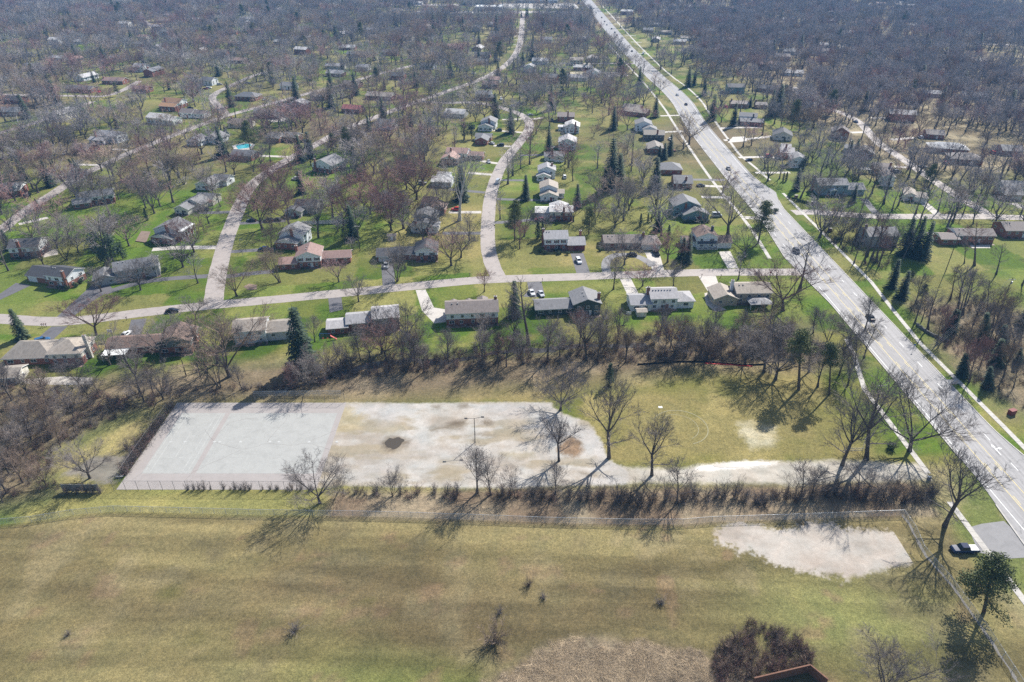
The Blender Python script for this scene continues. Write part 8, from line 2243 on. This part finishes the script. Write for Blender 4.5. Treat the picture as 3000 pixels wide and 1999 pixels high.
def low_wall(p, w, hh, label, mat, nm, cat):
    root = tag(obj(nm, None, None, (p[0][0], p[0][1], 0)), label, cat); o_ = Vector((p[0][0], p[0][1], 0))
    for a, c in zip(p, p[1:]):
        A_ = Vector((*a, 0)) - o_; C_ = Vector((*c, 0)) - o_; an = math.atan2((C_ - A_).y, (C_ - A_).x); d = (C_ - A_).length; n = max(1, round(d / .9))
        for i in range(n): obj('stone', boxm('stone', 0, d / n - .03, -w / 2, w / 2, 0, hh * random.Random(i).uniform(.85, 1.1), mat), root, tuple(A_.lerp(C_, i / n)), an)
low_wall([PT['stone0'], PT['stone1'], PT['stone2']], .5, .9, 'low dark stone wall under trees right of main road', simple('wall_stone', (.16, .155, .15), .9, .3, 2), 'stone_wall', 'wall')
# silt fence and orange barrier by the creek
low_wall([PT['silt0'], PT['silt1'], PT['silt2'], PT['silt3'], PT['silt4']], .10, .5, 'black fabric silt fence along the creek edge', simple('silt_black', (.012, .012, .013), .8), 'silt_fence', 'barrier')
b_ = MB(); P3 = [PT['or0'], PT['or1'], PT['or2']]; rr_ = random.Random(4); ln = smooth_line(P3, 2); r_ = tag(obj('safety_netting', None, None, (*P3[0], 0)), 'crumpled red safety netting lying below silt fence', 'netting')
for i, (a, c) in enumerate(zip(ln, ln[1:])):
    b_ = MB(); k0, k1 = rr_.uniform(.1, .35), rr_.uniform(.1, .35); e0, e1 = rr_.uniform(-.5, .5), rr_.uniform(-.5, .5); A_ = (a[0] - P3[0][0], a[1] - P3[0][1]); C_ = (c[0] - P3[0][0], c[1] - P3[0][1])
    b_.quad((A_[0], A_[1] - .15, .03), (C_[0], C_[1] - .15, .03), (C_[0], C_[1] + e1, k1), (A_[0], A_[1] + e0, k0)); b_.quad((A_[0], A_[1] + e0, k0), (C_[0], C_[1] + e1, k1), (C_[0], C_[1] + e1 + .5, .05), (A_[0], A_[1] + e0 + .5, .05)); obj('net_fold', b_.mesh('net_fold', simple('net_red', (.52, .05, .04), .7, .25, 3)), r_)

# ------------------------------------------------------------------ vehicles
PAINT = {'white': (.72, .72, .72), 'silver': (.48, .49, .50), 'grey': (.22, .225, .23), 'charcoal': (.06, .06, .065), 'black': (.018, .018, .022), 'navy': (.02, .032, .07), 'blue': (.03, .10, .22), 'red': (.42, .03, .03), 'maroon': (.16, .02, .03)}
tyre = simple('tyre_rubber', (.02, .02, .02), .9); rimm = glossy('wheel_rim', (.45, .45, .46), .3, .5, .8); lampw = glossy('headlamp', (.7, .7, .68), .1); lampr = glossy('tail_lamp', (.35, .02, .02), .2); cglass = glossy('car_glass', (.015, .02, .025), .03, .35)
CARK = {'sedan': dict(L=4.7, W=1.82, body=[(-2.35, .48, .74), (-2.2, .86, .84), (-1.5, .96, .9), (.9, .92, .91), (1.8, .80, .87), (2.25, .64, .78), (2.35, .50, .66)], cab=(-1.75, -.95, .30, 1.05, 1.45)),
        'suv': dict(L=4.8, W=1.95, body=[(-2.4, .55, .82), (-2.3, 1.02, .92), (-1.5, 1.06, .97), (.9, 1.04, .97), (1.9, .95, .93), (2.3, .76, .85), (2.4, .58, .74)], cab=(-2.2, -1.85, .45, 1.15, 1.74)),
        'pickup': dict(L=5.8, W=2.0, body=[(-2.9, .6, .92), (-2.85, 1.08, .97), (-.7, 1.08, .99), (1.5, 1.08, .99), (2.5, 1.0, .95), (2.8, .8, .88), (2.9, .62, .78)], cab=(-.85, -.6, .95, 1.5, 1.86)),
        'van': dict(L=5.0, W=2.0, body=[(-2.5, .6, .95), (-2.45, 1.2, .98), (0, 1.2, 1.0), (1.6, 1.15, .98), (2.2, 1.0, .92), (2.5, .7, .8)], cab=(-2.4, -2.35, 1.1, 1.75, 2.25))}
CM = {}
def car_parts(kind):
    if kind in CM: return CM[kind]
    d = CARK[kind]; b_ = MB(); st_ = d['body']; rows = []
    for x, zt, hw in st_:
        n = len(b_.v); zb = .28
        b_.v += [(x, -hw * .92, zb), (x, -hw, zb + .15), (x, -hw, zt - .18), (x, -hw * .88, zt), (x, hw * .88, zt), (x, hw, zt - .18), (x, hw, zb + .15), (x, hw * .92, zb)]; rows.append(n)
    for a, c in zip(rows, rows[1:]):
        for i in range(8): b_.f.append((a + i, c + i, c + (i + 1) % 8, a + (i + 1) % 8)); b_.m.append(0)
    b_.f.append(tuple(rows[0] + i for i in range(8))); b_.f.append(tuple(rows[-1] + 7 - i for i in range(8))); b_.m += [0, 0]
    x0, x1, x2, x3, zr = d['cab']; W = d['W'] / 2; zb = max(z for _, z, _ in st_) - .06; wb, wr = W * .9, W * .72
    def fr(s): # cabin frustum corners
        return [(x0, s * wb, zb), (x1, s * wr, zr), (x2, s * wr, zr), (x3, s * wb, zb)]
    Lf, Rf = fr(1), fr(-1); b_.poly(Lf[::-1]); b_.poly(Rf); 
    for i, j in ((0, 1), (1, 2), (2, 3)): b_.quad(Lf[i], Lf[j], Rf[j], Rf[i])
    body = b_
    gl = {}
    def inset(q, k, off):
        c = sum((Vector(p) for p in q), Vector()) / 4; nn = (Vector(q[1]) - Vector(q[0])).cross(Vector(q[3]) - Vector(q[0])).normalized()
        if nn.dot(c - Vector(((x0 + x3) / 2, 0, zb + .2))) < 0: nn = -nn
        return [tuple(c + (Vector(p) - c) * k + nn * off) for p in q]
    for nm, q in (('windscreen', [Lf[2], Lf[3], Rf[3], Rf[2]]), ('rear_window', [Lf[0], Lf[1], Rf[1], Rf[0]]), ('side_window', Lf), ('side_window', Rf)):
        if kind == 'van' and nm == 'rear_window': continue
        m_ = MB(); m_.poly(inset(q, .84, .012)); gl.setdefault(nm, []).append(m_.mesh(nm, cglass))
    w_ = MB(); w_.tube((0, -.11, 0), (0, .11, 0), .34, .34, 14); w_.poly([(.34 * math.cos(6.283 * i / 14), -.11, .34 * math.sin(6.283 * i / 14)) for i in range(14)]); w_.poly([(.34 * math.cos(-6.283 * i / 14), .11, .34 * math.sin(-6.283 * i / 14)) for i in range(14)]); wm_ = w_.mesh('tyre', tyre)
    r_ = MB(); r_.poly([(.2 * math.cos(6.283 * i / 10), 0, .2 * math.sin(6.283 * i / 10)) for i in range(10)]); rm_ = r_.mesh('rim', rimm)
    xf, xb = st_[-1][0], st_[0][0]
    hl = boxm('headlight', xf - .22, xf - .02, -.14, .14, .52, .66, lampw); tl = boxm('tail_light', xb - .01, xb + .1, -.12, .12, .62, .84, lampr)
    CM[kind] = (body, gl, wm_, rm_, hl, tl, d); return CM[kind]
bodies = {}
for (x, y, hd, kind, colr, label) in CARS:
    body, gl, wm_, rm_, hl, tl, d = car_parts(kind); key = (kind, colr)
    if key not in bodies: bodies[key] = body.mesh('body', glossy('paint_' + colr, PAINT[colr], .05, .35, .0, .0))
    z = .10 if abs(x - main_x(y)[0]) < 9 else .06
    if kind == 'pickup' and colr == 'navy': z = .03
    root = tag(obj({'sedan': 'parked_car', 'suv': 'sport_utility_car', 'pickup': 'pickup_truck', 'van': 'delivery_van'}[kind], None, None, (x, y, z), rad(hd)), label, 'truck' if kind == 'pickup' else 'van' if kind == 'van' else 'car', 'cars of the neighbourhood')
    bo = obj('body', bodies[key], root)
    if y < 760:
        for nm, ms in gl.items():
            for m_ in ms: obj(nm, m_, root)
        wx = d['L'] * .31
        for sx_ in (-1, 1):
            for sy in (-1, 1):
                wo = obj('wheel', wm_, root, (sx_ * wx, sy * (d['W'] / 2 - .13), .34)); obj('rim', rm_, wo, (0, sy * .115, 0))
        for sy in (-1, 1): obj('headlight', hl, root, (0, sy * (d['W'] / 2 - .35), 0)); obj('tail_light', tl, root, (0, sy * (d['W'] / 2 - .3), 0))
    if kind == 'pickup':
        m_ = paint['white'] if colr == 'navy' else simple('bed_liner', (.03, .03, .03), .8); obj('bed_cover', boxm('bed_cover', -2.75, -.95, -.82, .82, 1.05, 1.13, m_), root)

# ------------------------------------------------------------------ poles, wires, small things
wood_p = simple('pole_wood', (.10, .078, .06), .9, .25, 3); metal_d = simple('dark_metal', (.04, .04, .042), .5)
PLAB = ['wooden power pole with pale crossarm at top of right lawn', 'wooden power pole with transformer above the roadside wood', 'wooden power pole in the yard left of cream split level', 'wooden power pole beside tall white house in the east', 'wooden power pole near the blue tarp yard', 'wooden power pole among trees at the right', 'thick broken pole behind the brown roofed house', 'short dark pole left of the broken pole', 'slim leaning pole behind brown roofed house', 'thin street light pole at the left junction', 'wooden power pole in gap left of two tall spruces']
tops = []
for k, (x, y, hh, ty) in enumerate(POLES):
    root = tag(obj('power_pole' if ty == 'w' else 'utility_pole', None, None, (x, y, 0)), PLAB[k], 'pole'); b_ = MB(); b_.tube((0, 0, -.1), (0, 0, hh), .17 if ty != 'l' else .07, .11 if ty != 'l' else .04, 8, cap=True); obj('pole_shaft', b_.mesh('pole_shaft', wood_p if ty != 'l' else steel), root)
    if ty == 'w':
        obj('crossarm', boxm('crossarm', -1.2, 1.2, -.07, .07, hh - .75, hh - .6, simple('crossarm_pale', (.38, .36, .33), .8)), root); im = boxm('insulator', -.05, .05, -.05, .05, 0, .2, paint['white'])
        for s in (-1.1, -.4, .4, 1.1): obj('insulator', im, root, (s, 0, hh - .6))
        if k in (1, 4): b_ = MB(); b_.tube((.32, 0, hh - 2.4), (.32, 0, hh - 1.4), .25, .25, 8, cap=True); obj('transformer', b_.mesh('transformer', steel), root)
    if ty == 'l': obj('lamp_arm', boxm('lamp_arm', 0, 1.2, -.04, .04, hh - .1, hh, steel), root); obj('lamp_head', boxm('lamp_head', 1.0, 1.6, -.12, .12, hh - .2, hh - .1, metal_d), root)
    tops.append((x, y, hh))
wirem = simple('wire_aluminium', (.30, .31, .32), .5, .1, 1, metal=.3)
def wire(a, c, off, sag, label):
    b_ = MB(); prev = None; dv = Vector((c[0] - a[0], c[1] - a[1], 0)); nrm = Vector((1, 0, 0))
    for i in range(15):
        u = i / 14; p = Vector(a).lerp(Vector(c), u) + nrm * off + Vector((0, 0, -.35 - sag * 4 * u * (1 - u)))
        if prev is not None: b_.tube(prev, p, .028, .028, 3)
        prev = p
    tag(obj('overhead_wire', b_.mesh('overhead_wire', wirem)), label, 'wire', 'overhead wires')
for off, nm in ((-1.1, 'outer left'), (-.4, 'inner left'), (.4, 'inner right'), (1.1, 'outer right')):
    for i, j, w_ in ((4, 3, 'beyond the side street'), (3, 0, 'across the side street'), (0, 1, 'over the right lawn'), (1, 5, 'over the roadside wood')): wire(tops[i], tops[j], off, 1.1, f'{nm} overhead wire {w_}')
# lot lamp
x, y = PT['lamp']; r_ = tag(obj('lamp_post', None, None, (x, y, 0)), 'tall dark lamp post with two arms on the cracked lot', 'lamp post'); b_ = MB(); b_.tube((0, 0, 0), (0, 0, 8.2), .12, .08, 8); obj('lamp_shaft', b_.mesh('lamp_shaft', metal_d), r_)
for s in (-1, 1):
    b_ = MB(); b_.tube((0, 0, 8.1), (s * 1.9, .3 * s, 8.4), .05, .05, 5); obj('lamp_arm', b_.mesh('lamp_arm', metal_d), r_); obj('lamp_head', boxm('lamp_head', s * 2.2 - .4, s * 2.2 + .4, .3 * s - .2, .3 * s + .2, 8.3, 8.5, metal_d), r_)
# soccer goal
x, y = PT['goal']; r_ = tag(obj('soccer_goal', None, None, (x, y, 0)), 'grey framed goal with dark net between verge trees', 'goal'); W = 2.6
for nm, a, c in (('goal_post', (-W, 0, 0), (-W, 0, 2.1)), ('goal_post', (W, 0, 0), (W, 0, 2.1)), ('crossbar', (-W, 0, 2.1), (W, 0, 2.1)), ('back_bar', (-W, 1.6, .05), (W, 1.6, .05)), ('back_stay', (-W, 0, 2.1), (-W, 1.6, .05)), ('back_stay', (W, 0, 2.1), (W, 1.6, .05))): b_ = MB(); b_.tube(a, c, .06, .06, 6); obj(nm, b_.mesh(nm, steel), r_)
b_ = MB(); b_.quad((-W, .04, 2.06), (W, .04, 2.06), (W, 1.6, .09), (-W, 1.6, .09)); obj('goal_net', b_.mesh('goal_net', link_d), r_)
x, y = PT['goalpole']; r_ = tag(obj('marker_pole', None, None, (x, y, 0)), 'slim white pole behind the goal', 'pole'); b_ = MB(); b_.tube((0, 0, 0), (0, 0, 3.2), .06, .05, 6); obj('pole_shaft', b_.mesh('pole_shaft', paint['white']), r_); obj('pole_cap', boxm('pole_cap', -.08, .08, -.08, .08, 3.2, 3.35, paint['white']), r_)
# practice board
x, y = PT['board']; r_ = tag(obj('practice_board', None, None, (x, y, 0)), 'weathered blue-grey practice board with chain mesh at thicket edge', 'board'); bm2 = simple('board_paint', (.19, .185, .17), .8, .35, 1.2)
for k in range(6): obj('board_panel', boxm('board_panel', -4.4 + k * 1.5, -4.4 + k * 1.5 + 1.44, -.06, .06, .35 + .01 * (k % 2), 2.5, bm2), r_)
pm = boxm('board_post', -.08, .08, .08, .24, 0, 2.6, steel_d)
for k in range(5): obj('board_post', pm, r_, (-4.3 + k * 2.2, 0, 0))
# timber enclosure at the bottom edge
e1, e2, e3 = (Vector((*PT[k], 0)) for k in ('enc1', 'enc2', 'enc3')); r_ = tag(obj('timber_enclosure', None, None, tuple(e2)), 'reddish brown timber enclosure corner at the bottom edge', 'enclosure'); tm_ = simple('timber_red', (.17, .085, .055), .8, .25, 2)
for a, c in ((e1, e2), (e2, e3)):
    d = (c - a).length; n = int(d / .3); an = math.atan2((c - a).y, (c - a).x); me = boxm('plank', 0, .28, -.04, .04, 0, 2.3, tm_)
    for i in range(n): obj('plank', me, r_, tuple(a.lerp(c, i / n) - e2), an)
    obj('cap_rail', boxm('cap_rail', 0, d, -.12, .12, 2.3, 2.38, tm_), r_, tuple(a - e2), an)
# swing set
x, y = PT['swing']; r_ = tag(obj('swing_set', None, None, (x, y, 0)), 'red and blue playground swing set behind the grey house', 'swing set'); pr = simple('play_red', (.45, .04, .03), .5); pb = simple('play_blue', (.04, .14, .40), .5)
for s in (-1.8, 1.8):
    for q in (-1, 1): b_ = MB(); b_.tube((s, q, 0), (s, 0, 2.3), .05, .05, 5); obj('leg', b_.mesh('leg', pb if s < 0 else pr), r_)
b_ = MB(); b_.tube((-1.9, 0, 2.3), (1.9, 0, 2.3), .05, .05, 5); obj('top_bar', b_.mesh('top_bar', pb), r_)
for s in (-.8, .7):
    sw_ = obj('swing_seat', boxm('swing_seat', s - .25, s + .25, -.12, .12, .5, .55, pr), r_); b_ = MB(); b_.tube((s - .2, 0, .55), (s - .2, 0, 2.3), .015, .015, 3); b_.tube((s + .2, 0, .55), (s + .2, 0, 2.3), .015, .015, 3); obj('chain', b_.mesh('chain', steel), sw_)
b_ = MB(); b_.quad((1.8, -.3, 1.6), (1.8, .3, 1.6), (3.8, .3, .2), (3.8, -.3, .2)); b_.quad((1.8, -.3, 1.56), (3.8, -.3, .16), (3.8, .3, .16), (1.8, .3, 1.56)); obj('slide', b_.mesh('slide', pr), r_)
for key, lab in (('hoop', 'basketball hoop with pale backboard behind the brown roofed house'), ('hoop2', 'basketball hoop on lawn right of the green gable')):
    x, y = PT[key]; r_ = tag(obj('basketball_hoop', None, None, (x, y, 0)), lab, 'hoop'); b_ = MB(); b_.tube((0, 0, 0), (0, 0, 3.4), .07, .06, 6); obj('hoop_pole', b_.mesh('hoop_pole', metal_d), r_); obj('backboard', boxm('backboard', -.85, .85, -.5, -.44, 2.8, 3.9, paint['white']), r_)
    b_ = MB()
    for i in range(10): a, c = 6.283 * i / 10, 6.283 * (i + 1) / 10; b_.tube((.24 * math.cos(a), -.8 + .24 * math.sin(a), 3.05), (.24 * math.cos(c), -.8 + .24 * math.sin(c), 3.05), .02, .02, 3)
    obj('rim', b_.mesh('rim', pr), r_)
def disc(name, r0, z, n, mat):
    b_ = MB(); b_.poly([(r0 * math.cos(6.283 * i / n), r0 * math.sin(6.283 * i / n), z) for i in range(n)]); return b_.mesh(name, mat)
for key, lab in (('tramp', 'round blue edged trampoline in yard above the curving street'), ('pool2', 'small round turquoise pool east of main road')):
    x, y = PT[key]; tr_ = key == 'tramp'; r_ = tag(obj('trampoline' if tr_ else 'round_pool', None, None, (x, y, 0)), lab, 'trampoline' if tr_ else 'pool'); hh = .9
    b_ = MB()
    for i in range(20):
        a, c = 6.283 * i / 20, 6.283 * (i + 1) / 20
        b_.quad((2.3 * math.cos(a), 2.3 * math.sin(a), hh), (2.3 * math.cos(c), 2.3 * math.sin(c), hh), (1.9 * math.cos(c), 1.9 * math.sin(c), hh + .03), (1.9 * math.cos(a), 1.9 * math.sin(a), hh + .03))
        if not tr_: b_.quad((2.3 * math.cos(a), 2.3 * math.sin(a), 0), (2.3 * math.cos(c), 2.3 * math.sin(c), 0), (2.3 * math.cos(c), 2.3 * math.sin(c), hh), (2.3 * math.cos(a), 2.3 * math.sin(a), hh))
    obj('rim_pad', b_.mesh('rim_pad', pb), r_); obj('jump_mat' if tr_ else 'water', disc('jump_mat', 1.9, hh - (.02 if tr_ else .1), 20, simple('mat_black', (.02, .02, .02), .8) if tr_ else MATS['pool']), r_)
    if tr_:
        for i in range(6): b_ = MB(); a = 6.283 * i / 6; b_.tube((2.1 * math.cos(a), 2.1 * math.sin(a), 0), (2.1 * math.cos(a), 2.1 * math.sin(a), hh), .04, .04, 5); obj('leg', b_.mesh('leg', steel), r_)
# signs
for key, hh, colr, lab in (('sign', 2.8, (.04, .12, .40), 'blue roadside sign on right verge of main road'), ('sign2', 2.2, (.1, .1, .1), 'small dark sign beside the curving street'), ('stop', 2.5, (.45, .02, .02), 'red stop sign where the near street meets main road')):
    x, y = PT[key]; r_ = tag(obj('road_sign', None, None, (x, y, 0)), lab, 'sign'); b_ = MB(); b_.tube((0, 0, 0), (0, 0, hh), .04, .04, 5); obj('sign_post', b_.mesh('sign_post', steel), r_)
    b_ = MB(); n = 8 if key == 'stop' else 4; q = [(.42 * math.cos(6.283 * (i + .5) / n), 0, hh - .3 + .42 * math.sin(6.283 * (i + .5) / n)) for i in range(n)]; b_.poly([(u, -.06, w) for u, v, w in q]); b_.poly([(u, -.045, w) for u, v, w in q][::-1]); obj('sign_plate', b_.mesh('sign_plate', simple('sign_' + key, colr, .5)), r_)
# mailboxes
MLAB = ['leftmost of three mailboxes by the rambling house drive', 'middle of three mailboxes by the rambling house drive', 'rightmost of three mailboxes by the rambling house drive', 'left mailbox of the pair opposite circular drive', 'right mailbox of the pair opposite circular drive', 'dark mailbox opposite the white porch colonial', 'mailbox on grass corner of the curving street', 'mailbox beside green gable house drive', 'mailbox left of the drive with white car', 'mailbox on right side of curving street', 'mailbox beside bright concrete drive']
for (x, y), lab in zip(MAIL, MLAB):
    r_ = tag(obj('mailbox', None, None, (x, y, 0)), lab, 'mailbox', 'mailboxes along the streets'); obj('box_post', boxm('box_post', -.06, .06, -.06, .06, 0, 1.05, wood_p), r_)
    b_ = MB(); pr_ = [(-.12, 1.05), (.12, 1.05), (.12, 1.22), (.07, 1.31), (-.07, 1.31), (-.12, 1.22)]; n = 6
    b_.poly([(u, -.3, w) for u, w in pr_]); b_.poly([(u, .3, w) for u, w in pr_][::-1])
    for i in range(6): a, c = pr_[i], pr_[(i + 1) % 6]; b_.quad((a[0], -.3, a[1]), (a[0], .3, a[1]), (c[0], .3, c[1]), (c[0], -.3, c[1]))
    mbx = obj('box', b_.mesh('box', metal_d), r_); obj('flag', boxm('flag', .125, .14, .0, .12, 1.2, 1.36, pr), mbx)
# small outbuildings and garden pieces
def hut(key, w, d, ev, rt, pi, wc, rc, label, nm='garden_shed', cat='shed', post=False):
    x, y = PT[key]; r_ = tag(obj(nm, None, None, (x, y, 0), rad(4)), label, cat); b_ = MB()
    if post:
        for sx_ in (-1, 1):
            for sy in (0, 1): obj('post', boxm('post', sx_ * w / 2 - .08, sx_ * w / 2 + .08, sy * d - .08, sy * d + .08, 0, ev, trim), r_)
    else:
        b_.box(-w / 2, w / 2, 0, d, 0, ev); obj('wall', b_.mesh('wall', wallm(wc)), r_); obj('door', boxm('door', -.5, .5, -.05, -.01, .05, 1.9, trim), r_)
    b_ = MB(); roof_part(b_, -w / 2, w / 2, 0, d, ev, rt, pi, .25, .12); obj('roof', b_.mesh('roof', [roofm(rc), trim]), r_)
hut('shed', 3.2, 2.8, 2.0, 'x', .35, 'cream', 'tan', 'small cream garden shed behind white vented house')
hut('shed2', 3.4, 2.6, 2.0, 'x', .4, 'tan', 'greybrown', 'small tan shed left of the cream split level deck')
hut('gaz', 8.0, 5.0, 2.3, 'h', .4, 'tan', 'light', 'grey hipped patio pavilion behind the tan house', 'patio_pavilion', 'pavilion', True)
hut('canopy', 5.0, 4.0, 2.4, 'h', .15, 'white', 'pale', 'white patio canopy near the power lines', 'patio_canopy', 'canopy', True)
x, y = PT['redbin']; r_ = tag(obj('storage_bin', None, None, (x, y, 0), rad(20)), 'dark red box under trees at the right edge', 'bin'); obj('bin_body', boxm('bin_body', -1.0, 1.0, -.6, .6, 0, 1.5, simple('bin_red', (.2, .05, .045), .7)), r_); obj('bin_lid', boxm('bin_lid', -1.05, 1.05, -.65, .65, 1.5, 1.6, simple('bin_red', (.2, .05, .045), .7)), r_)
for key, lab in (('brickpier', 'left brick gate pier beside main road hedge'), ('brickpier2', 'right brick gate pier near side street corner'), ('brickw', 'brick corner pier south of the side street')):
    x, y = PT[key]; r_ = tag(obj('brick_pier', None, None, (x, y, 0)), lab, 'pier'); obj('pier_shaft', boxm('pier_shaft', -.75, .75, -.5, .5, 0, 1.5, wallm('brick')), r_); obj('pier_cap', boxm('pier_cap', -.85, .85, -.6, .6, 1.5, 1.65, MATS['walk']), r_)
x, y = PT['bench']; r_ = tag(obj('bench', None, None, (x, y, 0), rad(8)), 'grey bench at left court gate', 'bench'); gs_ = simple('bench_grey', (.36, .36, .36), .7)
for k in range(3): obj('slat', boxm('slat', -.9, .9, k * .17, k * .17 + .14, .42, .46, gs_), r_)
for s in (-.7, .7): obj('leg', boxm('leg', s - .05, s + .05, .02, .46, 0, .42, metal_d), r_)
x, y = PT['homeplate']; r_ = tag(obj('ground_marker', None, None, (x, y, 0)), 'white marker plate on the ball field left of the circle', 'marker'); obj('plate', boxm('plate', -.55, .55, -.4, .4, .0, .08, paint['white']), r_); obj('peg', boxm('peg', -.04, .04, -.04, .04, .08, .3, steel), r_)
x, y = PT['ped']; r_ = tag(obj('utility_cabinet', None, None, (x, y, 0)), 'small blue-grey cabinet at the gravel track gate', 'cabinet'); obj('cabinet_body', boxm('cabinet_body', -.35, .35, -.25, .25, 0, 1.0, simple('cabinet_blue', (.12, .16, .22), .6)), r_); obj('cabinet_lid', boxm('cabinet_lid', -.4, .4, -.3, .3, 1.0, 1.08, simple('cabinet_blue', (.12, .16, .22), .6)), r_)
rect('concrete_ramp', 132.9, 137.0, 170.6, 172.8, .197, MATS['concrete'])

# ------------------------------------------------------------------ air
m = bpy.data.materials.new('air'); m.use_nodes = True; t = m.node_tree; t.nodes.remove(t.nodes['Principled BSDF']); pv = t.nodes.new('ShaderNodeVolumePrincipled'); pv.inputs['Color'].default_value = (.20, .52, 1.0, 1); pv.inputs['Density'].default_value = .00013; pv.inputs['Anisotropy'].default_value = .0
t.links.new(pv.outputs[0], t.nodes['Material Output'].inputs['Volume'])
hz = boxm('haze', -6500, 6500, -1000, 7500, -1.2, 135, m); tag(obj('haze', hz), 'thin bluish air over the suburb', 'haze', kind='stuff')
